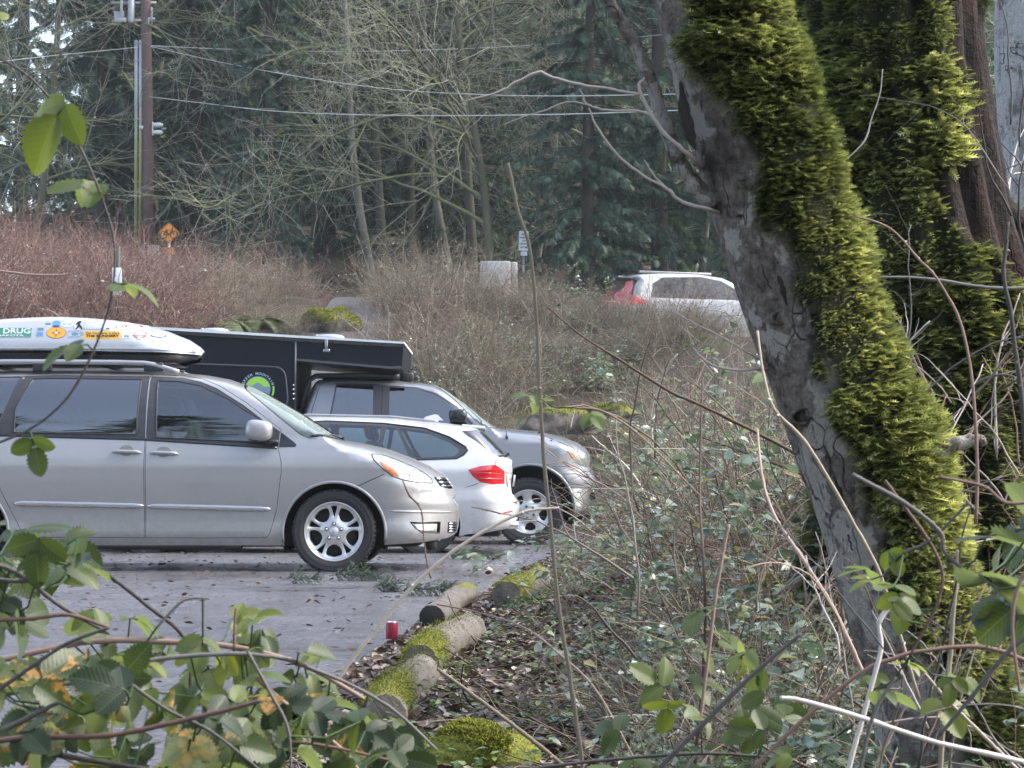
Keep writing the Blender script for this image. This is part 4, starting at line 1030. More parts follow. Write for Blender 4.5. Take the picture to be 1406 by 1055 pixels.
# ================================================================== black camper
M_campskin = simple("black camper siding", (0.007, 0.009, 0.015), 0.5, var=0.2, vs=4, spec=0.18)
M_camptop = simple("white camper roof edge", (0.62, 0.66, 0.66), 0.4)
def build_camper():
    Yn = 25.95; Yc = 27.0; hw = Yc - Yn
    root = (P(320, 560, Yn)[0], Yc, P(320, 590, Yn)[2])
    m = pxmap(Yn, root)
    cp = thing("truck_camper", "black slide-in camper with a green mountain emblem, sitting on the pickup truck", "camper", root)
    def prism(mb, poly, y0, y1, mi=0, bev=0.0):
        q = np.asarray(poly); v, f = cdt(q)
        mb.add(np.stack([v[:, 0], np.full(len(v), y0), v[:, 1]], 1), [f], mi=mi)
        mb.add(np.stack([v[:, 0], np.full(len(v), y1), v[:, 1]], 1), [f[:, ::-1]], mi=mi)
        k = len(q); i = np.arange(k); j = np.roll(i, -1)
        ar = np.sum(q[:, 0] * np.roll(q[:, 1], -1) - np.roll(q[:, 0], -1) * q[:, 1])
        a = np.stack([q[:, 0], np.full(k, y0), q[:, 1]], 1); b = np.stack([q[:, 0], np.full(k, y1), q[:, 1]], 1)
        F = np.stack([i, i + k, j + k, j], 1)
        mb.add(np.concatenate([a, b]), [F if ar < 0 else F[:, ::-1]], mi=mi)
    mb = MB(); prism(mb, m([(150, 592), (150, 449), (250, 454.6), (405.5, 463.5), (405.5, 562), (402, 592)]), -hw, hw)
    prism(mb, m([(405.9, 463.5), (554, 472.2), (552, 503.4), (537, 505), (405.9, 494.4)]), -hw, hw); mb.build("shell", M_campskin, cp, smooth=False, attrs=False)
    tp = MB(); prism(tp, m([(148, 448.6), (148, 445.4), (250, 451.2), (405, 460.8), (555.5, 469.6), (555.5, 472.4), (405, 464), (250, 455)]), -hw - 0.015, hw + 0.015); tp.build("roof", M_camptop, cp, smooth=False, attrs=False)
    ex = MB(); prism(ex, m([(148, 450), (250, 455.8), (405, 464.8), (555.8, 473), (555.8, 477.6), (405, 469), (250, 460), (148, 454)]), -hw - 0.02, -hw - 0.002, 0); ex.build("edge_extrusion", M_gloss, cp, smooth=False, attrs=False)
    # lines: door outline, corner trim
    ln = MB()
    dl = roundpoly(m([(200, 497.4), (391, 504.6), (396.5, 560), (200, 560)]), 0.13, 6); dl = np.vstack([dl, dl[:1]])
    V = np.stack([dl[:, 0], np.full(len(dl), -hw - 0.002), dl[:, 1]], 1); v, f = tubes(V[None], np.full((1, len(V)), 0.011), 6); ln.add(v, f)
    ln.build("side_panel_trim", M_rail2, cp, attrs=False)
    l2 = MB(); box(l2, (*[m([(405.6, 500)])[0, 0]], -hw - 0.004, m([(405, 515)])[0, 1]), (0.02, 0.016, 0.82)); 
    for y in (529, 535, 541, 548): lathe(l2, [(0.012, 0.0), (0.01, -0.008), (0.001, -0.01)], (m([(403, y)])[0, 0], -hw - 0.006, m([(403, y)])[0, 1]), 8, mi=1)
    l2.build("corner_trim", [M_rail2, M_chrome], cp, attrs=False)
    un = MB(); prism(un, m([(407, 492.6), (537, 503.6), (551, 502.4), (551, 505), (537, 506.6), (407, 495.6)]), -hw - 0.003, hw + 0.003); un.build("overhang_rim", M_rail2, cp, smooth=False, attrs=False)
    lt = MB(); a, b = m([(448.2, 467)])[0], m([(448.5, 482)])[0]
    box(lt, ((a[0] + b[0]) / 2, -hw - 0.03, (a[1] + b[1]) / 2), (0.036, 0.02, 0.13), bev=0.006); box(lt, (b[0], -hw - 0.03, b[1]), (0.085, 0.024, 0.04), bev=0.008); lt.build("latch", M_chrome2, cp, attrs=False)
    for px, py, w in ((283, 452, 0.34), (445.5, 461, 0.36)):
        c = m([(px, py)])[0]; vb = MB(); loft_blob(vb, (c[0], -0.25, c[1] + 0.02), (w, w, 0.10), p=2.6, seg=(20, 10)); box(vb, (c[0] - w * 0.42, -0.35, c[1] + 0.045), (0.03, 0.05, 0.03)); vb.build("roof_vent", M_vent, cp, attrs=False)
    # emblem
    C0 = m([(354, 534.5)])[0]; s = 1 / 117.3; y = -hw - 0.006
    em = MB(); mats = [K['lime'], K['slate'], K['pale'], K['navy']]
    def flat(poly, mi, dy):
        q = C0 + np.asarray(poly) * s; v, f = cdt(q); em.add(np.stack([v[:, 0], np.full(len(v), y - dy), v[:, 1]], 1), [f], mi=mi)
    flat(ell(0, 0, 18.6, 18.6, 48), 3, 0.0)
    flat(ell(0, 0, 17, 17, 48), 0, 0.001)
    up = [(-16.7, 3), (-12, 6), (-7.5, 4.6), (-2, 8.4), (1.2, 9), (5, 6), (9, 3), (13, 3.6), (16.8, 2.4)]
    lowa = [(16.9 * math.cos(a), 16.9 * math.sin(a)) for a in np.linspace(0.05, -PI - 0.1, 26)]
    flat(up + lowa[1:-1], 1, 0.002)
    flat([(6.5, -5.5), (12, -9.6), (11, -11), (5.8, -6.8)], 0, 0.003)
    flat([(23 * math.cos(a), 23 * math.sin(a)) for a in np.linspace(0.18, -0.42, 8)] + [(20.5 * math.cos(a), 20.5 * math.sin(a)) for a in np.linspace(-0.42, 0.18, 8)], 0, 0.001)
    txt = "GREEN MOUNTAIN"
    for i, ch in enumerate(txt):
        if ch == ' ': continue
        a = rad(158 - i * (158 - 20) / (len(txt) - 1)); v, f = text2d(ch, 4.6, 0.02)
        t = a - PI / 2; q = np.stack([v[:, 0] * math.cos(t) - v[:, 1] * math.sin(t), v[:, 0] * math.sin(t) + v[:, 1] * math.cos(t)], 1) + 21.3 * np.array([math.cos(a), math.sin(a)])
        q = C0 + q * s; em.add(np.stack([q[:, 0], np.full(len(q), y - 0.001), q[:, 1]], 1), [f], mi=2)
    em.build("emblem", mats, cp, smooth=False, attrs=False)
    return cp
M_rail2 = simple("dark grey trim", (0.07, 0.075, 0.085), 0.4, metal=0.2)
M_vent = simple("grey roof vent", (0.30, 0.33, 0.36), 0.35)
CAMPER = build_camper()

# ================================================================== white SUV up on the road
def build_suv(ground_z):
    Y0 = 45.0
    root = tuple(np.append(P(832, 480, Y0)[:2], ground_z + 0.07))
    su = thing("suv", "white sport utility vehicle with tall red tail lights, stopped on the road above the bank", "suv", root, rad(20))
    L, H = 4.5, 1.68
    o = np.array([(0.10, 0.32), (0.0, 0.45), (-0.02, 0.75), (0.04, 0.95), (0.10, 1.02), (0.28, 1.36), (0.40, 1.46), (0.30, 1.53), (0.24, 1.56), (0.5, 1.62), (1.0, 1.67), (1.7, 1.68), (2.3, 1.62), (2.7, 1.45), (3.25, 1.08), (3.9, 1.0), (4.35, 0.88), (4.48, 0.7), (4.48, 0.4), (4.4, 0.28)])
    sh = Shell(o, W=[(0.2, 0.86), (0.5, 0.92), (0.85, 0.93), (1.02, 0.90), (1.35, 0.76), (1.68, 0.62)], ht=[(0, 0.08), (0.4, 0.06), (2.3, 0.08), (3, 0.08), (3.6, 0.15), (4.5, 0.2)], df=[(0, 0.45), (0.9, 0.5), (1.1, 0.3), (1.7, 0.3)], dr=[(0, 0.22), (1.0, 0.22), (1.7, 0.25)])
    arc = lambda cx: [(cx + 0.38 * math.cos(a), 0.36 + 0.38 * math.sin(a)) for a in np.linspace(PI + 0.1, -0.1, 20)]
    bp = np.array([(0.10, 0.325)] + arc(0.85) + arc(3.6) + [(4.395, 0.285), (4.475, 0.4), (4.475, 0.7), (4.345, 0.875), (3.9, 0.995), (3.25, 1.075), (3.16, 1.10), (2.62, 1.46), (2.3, 1.615), (1.7, 1.675), (1.0, 1.665), (0.5, 1.615), (0.25, 1.56), (0.30, 1.53), (0.43, 1.46), (0.36, 1.36), (0.22, 1.05), (0.10, 1.015), (0.045, 0.95), (-0.015, 0.75), (0.003, 0.45)])
    win = np.array([(0.62, 1.10), (0.72, 1.40), (0.95, 1.53), (1.8, 1.57), (2.25, 1.50), (2.95, 1.10)])
    lamp = np.array([(0.33, 1.46), (0.39, 1.47), (0.24, 1.14), (0.34, 1.08), (0.52, 1.04), (0.50, 0.98), (0.20, 0.93), (0.03, 0.93), (0.05, 1.0), (0.12, 1.1)])[::-1]
    mb = MB(); sh.add(mb, bp, holes=[win], sides=(-1, 1), res=0.1, edge=0.06); mb.build("body", M_suv, su, use_normals=True, attrs=False)
    
    for sd in (-1, 1): mb = MB(); sh.add(mb, win, sides=(sd,), res=0.1, edge=0.06); mb.build("side_window", M_suvglass, su, use_normals=True, attrs=False)
    mb = MB(); sh.add(mb, np.array([(0.105, 1.03), (0.22, 1.055), (0.36, 1.365), (0.43, 1.455), (0.30, 1.525), (0.395, 1.46), (0.285, 1.365)]), sides=(-1, 1), res=0.05); mb.build("tailgate_window", M_gloss, su, use_normals=True, attrs=False)
    for sd in (-1, 1):
        mb = MB(); sh.add(mb, lamp, off=0.012, sides=(sd,), res=0.05, edge=0.04); mb.build("tail_light", M_red2, su, use_normals=True, attrs=False)
    mb = MB(); sh.add(mb, np.array([(0.30, 1.555), (0.5, 1.60), (1.0, 1.625), (1.7, 1.64), (2.2, 1.60), (2.3, 1.617), (1.7, 1.677), (1.0, 1.667), (0.5, 1.617), (0.26, 1.562)]), off=0.006, sides=(-1, 1), res=0.08, edge=0.05); mb.build('roof_panel', M_pillar, su, use_normals=True, attrs=False)
    mb = MB(); box(mb, (1.3, -0.55, 1.645), (1.6, 0.04, 0.05), bev=0.01); box(mb, (1.3, 0.55, 1.645), (1.6, 0.04, 0.04), bev=0.01); mb.build("roof_rail", M_rail, su, attrs=False)
    mb = MB(); box(mb, (0.0, 0, 0.86), (0.03, 0.5, 0.12)); mb.build("number_plate", M_plate, su, attrs=False)
    mb = MB(); box(mb, (0.0, 0, 0.45), (0.06, 1.5, 0.16), bev=0.02); box(mb, (2.2, 0, 0.35), (3.9, 1.4, 0.14)); mb.build("underbody", M_under, su, attrs=False)
    w = make_wheel(su, 0.35, 0.24, 0.22, 'plain')
    put_wheels(su, w, [(0.85, -0.80, 0.35, 0), (3.6, -0.80, 0.35, 0), (0.85, 0.80, 0.35, 1), (3.6, 0.80, 0.35, 1)])
    return su
M_suvglass = glassmat("dark car glass", (0.08, 0.09, 0.1), 1.4, 0, 0.9)
M_suv = paint("pale silver paint", (0.25, 0.26, 0.275), 0.2, 0.35)
M_red2 = simple("bright red lens", (0.62, 0.03, 0.05), 0.15, coat=0.8)
# ================================================================== ground
def lot_edge(y):      # x of the right-hand edge of the car park
    return np.interp(y, [0, 5, 7, 11, 14, 17, 21, 26, 30], [-0.85, -0.60, -0.42, -0.18, 0.08, 0.22, 0.62, 1.15, 1.65])

_r = np.random.default_rng(5)
_wv = [(_r.normal(0, 1, 2) * f, _r.uniform(0, 6.3), a) for f, a in ((0.5, 0.10), (0.5, 0.10), (1.1, 0.05), (1.2, 0.05), (2.6, 0.022), (3.0, 0.02), (5.5, 0.010), (6.0, 0.010), (9, 0.006))]
def bumps(x, y):
    z = 0
    for (k, p, a) in _wv: z = z + a * np.sin(k[0] * x + k[1] * y + p)
    return z

def ground(x, y):
    x = np.asarray(x, float); y = np.asarray(y, float)
    top = 3.45 - 0.115 * np.clip(x - 2.5, -14, 6)            # level of the road, rising to the left
    z = top * sm(28.5, 41.5, y + 0.35 * np.clip(x - 1, 0, 8))
    z = z + 0.24 * np.clip(y - 53, 0, 18) + 0.12 * np.clip(y - 71, 0, 200) + 0.5 * np.clip(y - 112, 0, 60) * sm(-0.195, -0.165, x / np.maximum(y, 1))
    out = sm(0.0, 0.6, x - lot_edge(y))                      # rough ground right of the car park
    z = z + out * sm(38, 26, y) * (0.01 + 0.085 * np.clip(x - lot_edge(y) - 0.5, 0, 5))
    rough = np.maximum(out * sm(4, 6, y) , sm(28.5, 31, y)) * (1 - 0.85 * sm(41, 43, y) * sm(53.5, 51.5, y))
    return z + bumps(x, y) * np.maximum(rough, 0.03)

def gz(x, y): return float(ground(x, y))
def G(px, Y, dz=0.0):
    """ground point below photo column px at distance Y"""
    x = P(px, 600, Y)[0]
    return (x, Y, gz(x, Y) + dz)

def grid_sheet(name, xs, ys, mat, zf, kind="structure", mask=None):
    X, Yg = np.meshgrid(xs, ys); Z = zf(X, Yg)
    V = np.stack([X, Yg, Z], -1).reshape(-1, 3); idx = np.arange(X.size).reshape(X.shape)
    F = np.stack([idx[:-1, :-1], idx[:-1, 1:], idx[1:, 1:], idx[1:, :-1]], -1).reshape(-1, 4)
    if mask is not None:
        c = V[F].mean(1); F = F[mask(c[:, 0], c[:, 1])]
    o = MB().add(V, [F]).build(name, mat, None, attrs=False); tag(o, kind=kind); return o

def m_soil():
    t = NT("leafy soil"); p = t.geo().outputs['Position']
    a = t.noise(0.9, 6, 0.65, p); b = t.noise(14, 5, 0.7, p); v = t.n('ShaderNodeTexVoronoi'); v.inputs['Scale'].default_value = 26; t.link(p, v.inputs['Vector'])
    c = t.ramp(b, [(0.25, (0.018, 0.014, 0.011)), (0.45, (0.045, 0.034, 0.026)), (0.62, (0.085, 0.062, 0.045)), (0.8, (0.13, 0.105, 0.08))])
    g = t.ramp(t.noise(5, 5, 0.6, p), [(0.4, (0.02, 0.03, 0.012)), (0.7, (0.07, 0.085, 0.03))])
    c = t.mix(t.ramp(a, [(0.45, (0, 0, 0)), (0.62, (0.7, 0.7, 0.7))]), c, g)
    c = t.mix(0.35, c, v.outputs['Color'], 'SOFT_LIGHT')
    return t.done(t.bsdf(c, 0.85, 0, t.bump(t.math('ADD', b, v.outputs['Distance']), 0.9, 0.03), 0, 0.25))

def m_asphalt(name, lot=True):
    t = NT(name); p = t.geo().outputs['Position']
    fine = t.noise(220, 3, 0.7, p); mid = t.noise(28, 5, 0.7, p); big = t.noise(0.55, 5, 0.6, p); patch = t.noise(2.2, 6, 0.65, t.mapping(p, (1, 0.6, 1)))
    c = t.ramp(fine, [(0.3, (0.040, 0.038, 0.043)), (0.55, (0.125, 0.119, 0.131)), (0.8, (0.31, 0.30, 0.32))])
    c = t.mix(t.ramp(big, [(0.4, (0, 0, 0)), (0.65, (1, 1, 1))]), c, (0.115, 0.109, 0.118))
    if not lot: c = t.mix(1.0, c, (0.55, 0.54, 0.54), 'MULTIPLY')
    dirt = t.ramp(patch, [(0.52, (0, 0, 0)), (0.72, (0.8, 0.8, 0.8))])
    c = t.mix(dirt, c, (0.055, 0.045, 0.036))
    wet = t.ramp(t.noise(1.1, 6, 0.7, t.mapping(p, (1, 0.45, 1))), [(0.36, (0.09, 0.09, 0.09)), (0.52, (0.24, 0.24, 0.24)), (0.68, (0.45, 0.45, 0.45))]) if lot else t.ramp(mid, [(0, (0.45,) * 3), (1, (0.65,) * 3)])
    vo = t.n('ShaderNodeTexVoronoi'); vo.inputs['Scale'].default_value = 34; t.link(p, vo.inputs['Vector'])
    v2 = t.n('ShaderNodeTexVoronoi'); v2.inputs['Scale'].default_value = 11; t.link(p, v2.inputs['Vector'])
    sp = t.ramp(vo.outputs['Color'], [(0.0, (0.45, 0.45, 0.45)), (0.5, (1, 1, 1)), (1, (1.5, 1.5, 1.5))]); c = t.mix(0.8, c, sp, 'MULTIPLY')
    h = t.math('ADD', t.math('ADD', t.math('MULTIPLY', fine, 0.4), mid), t.math('ADD', t.math('MULTIPLY', vo.outputs['Distance'], -1.1), t.math('MULTIPLY', t.noise(9, 5, 0.65, p), 2.6)))
    dry = t.ramp(t.noise(1.1, 6, 0.7, t.mapping(p, (1, 0.45, 1))), [(0.36, (0.25,) * 3), (0.5, (1,) * 3)])
    bp = t.n('ShaderNodeBump'); bp.inputs['Distance'].default_value = 0.016; t.link(t.math('MULTIPLY', dry, 0.75), bp.inputs['Strength']); t.link(h, bp.inputs['Height'])
    return t.done(t.bsdf(c, wet, 0, bp.outputs[0], 0, 0.85))

M_soil = m_soil(); M_lot = m_asphalt("wet car park asphalt"); M_road = m_asphalt("road asphalt", False)

xs = np.unique(np.concatenate([np.linspace(-70, -14, 30), np.linspace(-14, -2, 40), np.linspace(-2, 7, 100), np.linspace(7, 70, 50)]))
ys = np.unique(np.concatenate([np.linspace(-30, 2, 14), np.linspace(2, 28, 180), np.linspace(28, 54, 110), np.linspace(54, 170, 60)]))
grid_sheet("ground", xs, ys, M_soil, ground)

# car park: one sheet with a ragged right edge
ly = np.linspace(-6, 29.3, 160); u = np.linspace(0, 1, 40) ** 0.55
X = -24 + (lot_edge(ly)[:, None] + (0.14 * np.sin(ly * 3.1) + 0.09 * np.sin(ly * 7.7 + 1) + 0.05 * np.sin(ly * 17))[:, None] + 24) * u[None, :]
Yy = np.broadcast_to(ly[:, None], X.shape)
Z = 0.012 + 0.018 * sm(0, 2, X + 26) * (1 - u[None, :] ** 8 * 0.7) + ground(X, Yy) * 1.0
V = np.stack([X, Yy, Z], -1).reshape(-1, 3); idx = np.arange(X.size).reshape(X.shape)
F = np.stack([idx[:-1, :-1], idx[:-1, 1:], idx[1:, 1:], idx[1:, :-1]], -1).reshape(-1, 4)
tag(MB().add(V, [F]).build("car_park", M_lot, None, attrs=False), kind="structure")
grid_sheet("road", np.linspace(-60, 60, 240), np.linspace(43.2, 51.4, 20), M_road, lambda x, y: ground(x, y) + 0.05)
# drive climbing from the car park to the road
cl = smooth_line([(-6.3, 28.6), (-4.1, 32), (-3.1, 36), (-2.7, 40), (-2.75, 43.3)], 60)
nn = nz(np.stack([-np.gradient(cl[:, 1]), np.gradient(cl[:, 0])], 1)); w = np.linspace(-1.0, 1.0, 14); wid = np.linspace(1.15, 0.5, 60)
pp = cl[:, None, :] + nn[:, None, :] * (w[None, :] * wid[:, None])[..., None]
V = np.stack([pp[..., 0], pp[..., 1], ground(pp[..., 0], pp[..., 1]) + 0.07], -1).reshape(-1, 3); idx = np.arange(60 * 14).reshape(60, 14)
tag(MB().add(V, [np.stack([idx[:-1, :-1], idx[:-1, 1:], idx[1:, 1:], idx[1:, :-1]], -1).reshape(-1, 4)]).build("driveway", M_road, None, attrs=False), kind="structure")

SUV = build_suv(gz(P(872, 480, 45)[0] + 1.5, 45.5) + 0.05)

# ================================================================== litter and low growth on the ground
def leaf_tpl(kind):
    if kind == 'litter':    # curled dead leaf, 2 quads folded + tip
        V = np.array([(-.5, 0, 0), (-.1, .34, .10), (-.1, 0, 0), (-.1, -.34, .10), (.3, .26, .16), (.3, 0, .05), (.3, -.26, .14), (.55, 0, .12)], float)
        F3 = np.array([(0, 2, 1), (0, 3, 2), (4, 5, 7), (5, 6, 7)]); F4 = np.array([(1, 2, 5, 4), (2, 3, 6, 5)]); return V, [F3, F4]
    if kind == 'small':     # ovate leaflet, folded on the midrib
        V = np.array([(0, 0, 0), (.3, .32, .07), (.3, 0, -.01), (.3, -.27, .07), (.7, .2, .03), (.7, 0, -.05), (.7, -.2, .03), (1, 0, -.14)], float)
        F3 = np.array([(0, 2, 1), (0, 3, 2), (4, 5, 7), (5, 6, 7)]); F4 = np.array([(1, 2, 5, 4), (2, 3, 6, 5)]); return V, [F3, F4]

def leaf_hero(serr=9, n=8):
    """serrated, veined blackberry leaflet along +x, length 1"""
    k = 2 * serr + 1
    t = np.linspace(0, 1, k); w = 0.42 * np.sin(PI * np.clip(t, 0, 1) ** 0.72) ** 0.72 * (1 - 0.30 * t)
    w[2:-1:2] *= 0.80; w[-1] = 0
    cols = np.linspace(-1, 1, 2 * n + 1)
    X = np.repeat(t[:, None], len(cols), 1); Yc = w[:, None] * cols[None]
    X = X + 0.15 * np.abs(cols)[None] ** 1.3 * (t[:, None] < 0.98) * np.sin(PI * t)[:, None]
    ph = (X - 0.55 * np.abs(Yc) / 0.36 * 0.5) * 9 * 2 * PI
    Z = 0.05 * np.abs(Yc) / 0.36 - 0.16 * X ** 2 + 0.0035 * np.cos(ph) * np.minimum(np.abs(cols)[None] * 2, 1) * np.sin(PI * t)[:, None]
    V = np.stack([X, Yc, Z], -1).reshape(-1, 3); idx = np.arange(k * len(cols)).reshape(k, len(cols))
    F = np.stack([idx[:-1, :-1], idx[1:, :-1], idx[1:, 1:], idx[:-1, 1:]], -1).reshape(-1, 4)
    UV = np.stack([X, Yc], -1).reshape(-1, 2)
    return V, [F], UV

def scatter(rng, mb, tpl, pos, size, tilt=0.5, up=None, tint=(0, 1), kind=0.0, X=None):
    V, Fs = tpl[0], tpl[1]; N = len(pos); m = len(V)
    if X is None: a = rng.uniform(0, 2 * PI, N); X = np.stack([np.cos(a), np.sin(a), rng.normal(0, tilt * 0.6, N)], 1)
    Z = rng.normal(0, tilt, (N, 3)) + (np.array([0, 0, 1.0]) if up is None else up)
    W = stamp(V, np.asarray(pos), X, Z, size)
    tn = rep(rng.uniform(tint[0], tint[1], N), m)
    uv = np.tile(tpl[2], (N, 1)) if len(tpl) > 2 else None
    mb.add(W, [stampf(F, N, m) for F in Fs], tint=tn, kind=kind, uv=uv)

M_litter = foliage("dead leaves", [(0.0, (0.020, 0.012, 0.010)), (0.25, (0.045, 0.022, 0.017)), (0.5, (0.08, 0.048, 0.034)), (0.72, (0.13, 0.09, 0.065)), (0.88, (0.22, 0.18, 0.145)), (1.0, (0.38, 0.35, 0.32))], 0.45, 0.1, 0.5)
M_twig = twigmat("dry twigs", [(0, (0.03, 0.022, 0.018)), (0.35, (0.085, 0.06, 0.045)), (0.7, (0.19, 0.15, 0.115)), (1, (0.36, 0.31, 0.26))])
M_weed = foliage("low weeds", [(0, (0.025, 0.05, 0.018)), (0.5, (0.06, 0.11, 0.045)), (0.85, (0.15, 0.22, 0.09)), (1, (0.30, 0.38, 0.09))], 0.45, 0.3)

rng = np.random.default_rng(11)
def near_spots(n, y0, y1, spread=4.5, inset=-0.25, power=1.0):
    y = y0 + (y1 - y0) * rng.uniform(0, 1, n) ** power; x = lot_edge(y) + inset + spread * rng.uniform(0, 1, n) ** 1.3 * (0.35 + y / 16)
    return x, y
mb = MB(); T = leaf_tpl('litter')
x, y = near_spots(52000, 2.6, 22, 3.6); scatter(rng, mb, T, np.stack([x, y, ground(x, y) + rng.uniform(0.0, 0.035, len(x))], 1), rng.uniform(0.018, 0.052, len(x)), 0.5)
x, y = rng.uniform(-9, 1.2, 3200), rng.uniform(6, 29, 3200) ; k = x < lot_edge(y); x, y = x[k], y[k]
scatter(rng, mb, T, np.stack([x, y, np.full(len(x), 0.045)], 1), rng.uniform(0.012, 0.055, len(x)), 0.3, tint=(0, 0.55))
tag(mb.build("leaf_litter", M_litter, None, smooth=False), "dead brown leaves lying on the ground along the car park edge", "leaf litter", kind="stuff")
mb = MB(); x, y = near_spots(4200, 3.0, 22, 3.6, 0.12); s = np.stack([x, y, ground(x, y) + 0.02], 1)
d = rng.normal(0, 1, (len(x), 3)); d[:, 2] = np.abs(rng.normal(0, 0.14, len(x)))
L = rng.uniform(0.06, 0.34, len(x)); pts = grow(rng, s, d, L, 5, 0.05, 0.16); r = rng.uniform(0.0012, 0.0042, len(x))
v, f = tubes(pts, r[:, None] * np.linspace(1, 0.5, 5)[None], 4); mb.add(v, f, tint=rep(rng.uniform(0, 1, len(x)) ** 1.2, 20))
tag(mb.build("fallen_twigs", M_twig), "thin fallen twigs lying among the dead leaves", "twigs", kind="stuff")
mb = MB(); T = leaf_tpl('small')
cx, cy = near_spots(700, 4.5, 20, 3.2, 0.15); per = 16
px_ = np.repeat(cx, per) + rng.normal(0, 0.06, len(cx) * per); py_ = np.repeat(cy, per) + rng.normal(0, 0.06, len(cx) * per)
scatter(rng, mb, T, np.stack([px_, py_, ground(px_, py_) + rng.uniform(0.02, 0.09, len(px_))], 1), rng.uniform(0.012, 0.034, len(px_)), 0.4, tint=(0.1, 0.95))
tag(mb.build("ground_cover", M_weed), "small green weeds sprouting through the leaf litter", "ground cover", kind="stuff")

# evergreen sprigs blown onto the asphalt
M_sprig = foliage("cedar sprigs", [(0, (0.035, 0.055, 0.04)), (1, (0.09, 0.13, 0.085))], 0.6, 0.1)
def sprig(label, c, L, ang, n=90):
    r = np.random.default_rng(int(abs(c[0]) * 1000) + 3)
    mb = MB(); x = np.linspace(0, L, 9); line = np.stack([c[0] + x * math.cos(ang), c[1] + x * math.sin(ang), 0.05 + 0.02 * np.sin(x / L * PI)], 1)
    v, f = tubes(line[None], np.linspace(0.003, 0.0015, 9)[None], 4); mb.add(v, f, tint=0.0)
    R = np.full((1, 9), 0.003); s, d, rr, t, p = offshoots(r, line[None], R, n, 0.1, 1, 0.9, 0.4)
    pts = grow(r, s, d, r.uniform(0.04, 0.14, n), 4, 0.1, 0.15); v, f = tubes(pts, np.full((n, 4), 0.0022) * np.array([1, 1, .8, .3]), 3); mb.add(v, f, tint=rep(r.uniform(0, 1, n), 12))
    s, d, rr, t, p = offshoots(r, pts, np.full((n, 4), 0.003), 5, 0.2, 1, 0.8, 0.4)
    p2 = grow(r, s, d, r.uniform(0.02, 0.05, len(s)), 3, 0.1, 0.1); v, f = tubes(p2, np.full((len(s), 3), 0.0018), 3); mb.add(v, f, tint=rep(r.uniform(0, 1, len(s)), 9))
    o = mb.build("evergreen_sprig", M_sprig); tag(o, label, "sprig", "evergreen sprigs blown onto the asphalt")
def lotpt(px, py): 
    Y = FPX * CAMZ / (py - 669); return P(px, py, Y)
sprig("green evergreen sprig lying in front of the minivan's front wheel", lotpt(452, 800), 0.36, 0.1, 110)
sprig("thin evergreen sprig lying left of the one by the wheel", lotpt(388, 806), 0.22, 0.15, 40)
sprig("small evergreen sprig on the asphalt below the minivan's bumper", lotpt(512, 817), 0.16, 0.5, 60)
sprig("evergreen sprig lying against the pale log", lotpt(545, 823), 0.34, 0.2, 90)
sprig("evergreen sprig lying under the minivan's doors", lotpt(140, 763), 0.9, 0.05, 120)
sprig("evergreen sprig on the asphalt behind the minivan's front bumper", lotpt(610, 772), 0.5, 0.2, 90)

# ================================================================== logs and stones
def m_moss(name, base):
    t = NT(name); p = t.geo().outputs['Position']
    k = t.attr('kind').outputs['Fac']
    n1 = t.noise(18, 6, 0.7, p); n2 = t.noise(90, 4, 0.7, p)
    b = t.ramp(t.noise(9, 6, 0.7, p), [(0.3, tuple(np.array(base) * 0.5)), (0.5, base), (0.7, tuple(np.minimum(np.array(base) * 1.5, 1)))])
    mc = t.ramp(n2, [(0.3, (0.08, 0.085, 0.012)), (0.5, (0.19, 0.20, 0.03)), (0.75, (0.33, 0.33, 0.07))])
    f = t.math('MULTIPLY', t.n('ShaderNodeMapRange', i_0=t.math('ADD', k, t.math('MULTIPLY', n1, 0.6)), i_1=0.70, i_2=0.86).outputs[0], 1.0)
    c = t.mix(f, b, mc)
    h = t.math('ADD', t.math('MULTIPLY', n2, t.math('MULTIPLY_ADD', f, 1.5, 0.4)), n1)
    return t.done(t.bsdf(c, 0.85, 0, t.bump(h, 0.8, 0.012), 0, 0.25))
M_log = m_moss("weathered mossy wood", (0.155, 0.14, 0.122))
M_stone = m_moss("mossy stone", (0.095, 0.085, 0.072))
M_end = simple("dark cut log end", (0.022, 0.022, 0.020), 0.9, var=0.5, vs=40, bump=0.5, bs=120)
M_tuft = foliage("bright moss", [(0, (0.07, 0.082, 0.012)), (0.5, (0.18, 0.20, 0.03)), (1, (0.36, 0.37, 0.08))], 0.8, 0.25, 0.1)

def tufts(mb, rng, pos, nrm, L, w, droop=0.3):
    """short upright blades"""
    N = len(pos); d = nz(nrm + rng.normal(0, 0.45, (N, 3))); pts = grow(rng, pos - nrm * 0.003, d, L, 3, droop, 0.1)
    v, f = tubes(pts, (np.ones(N) * w)[:, None] * np.array([1, 0.8, 0.15])[None], 3); mb.add(v, f, tint=rep(rng.uniform(0, 1, N), 9))

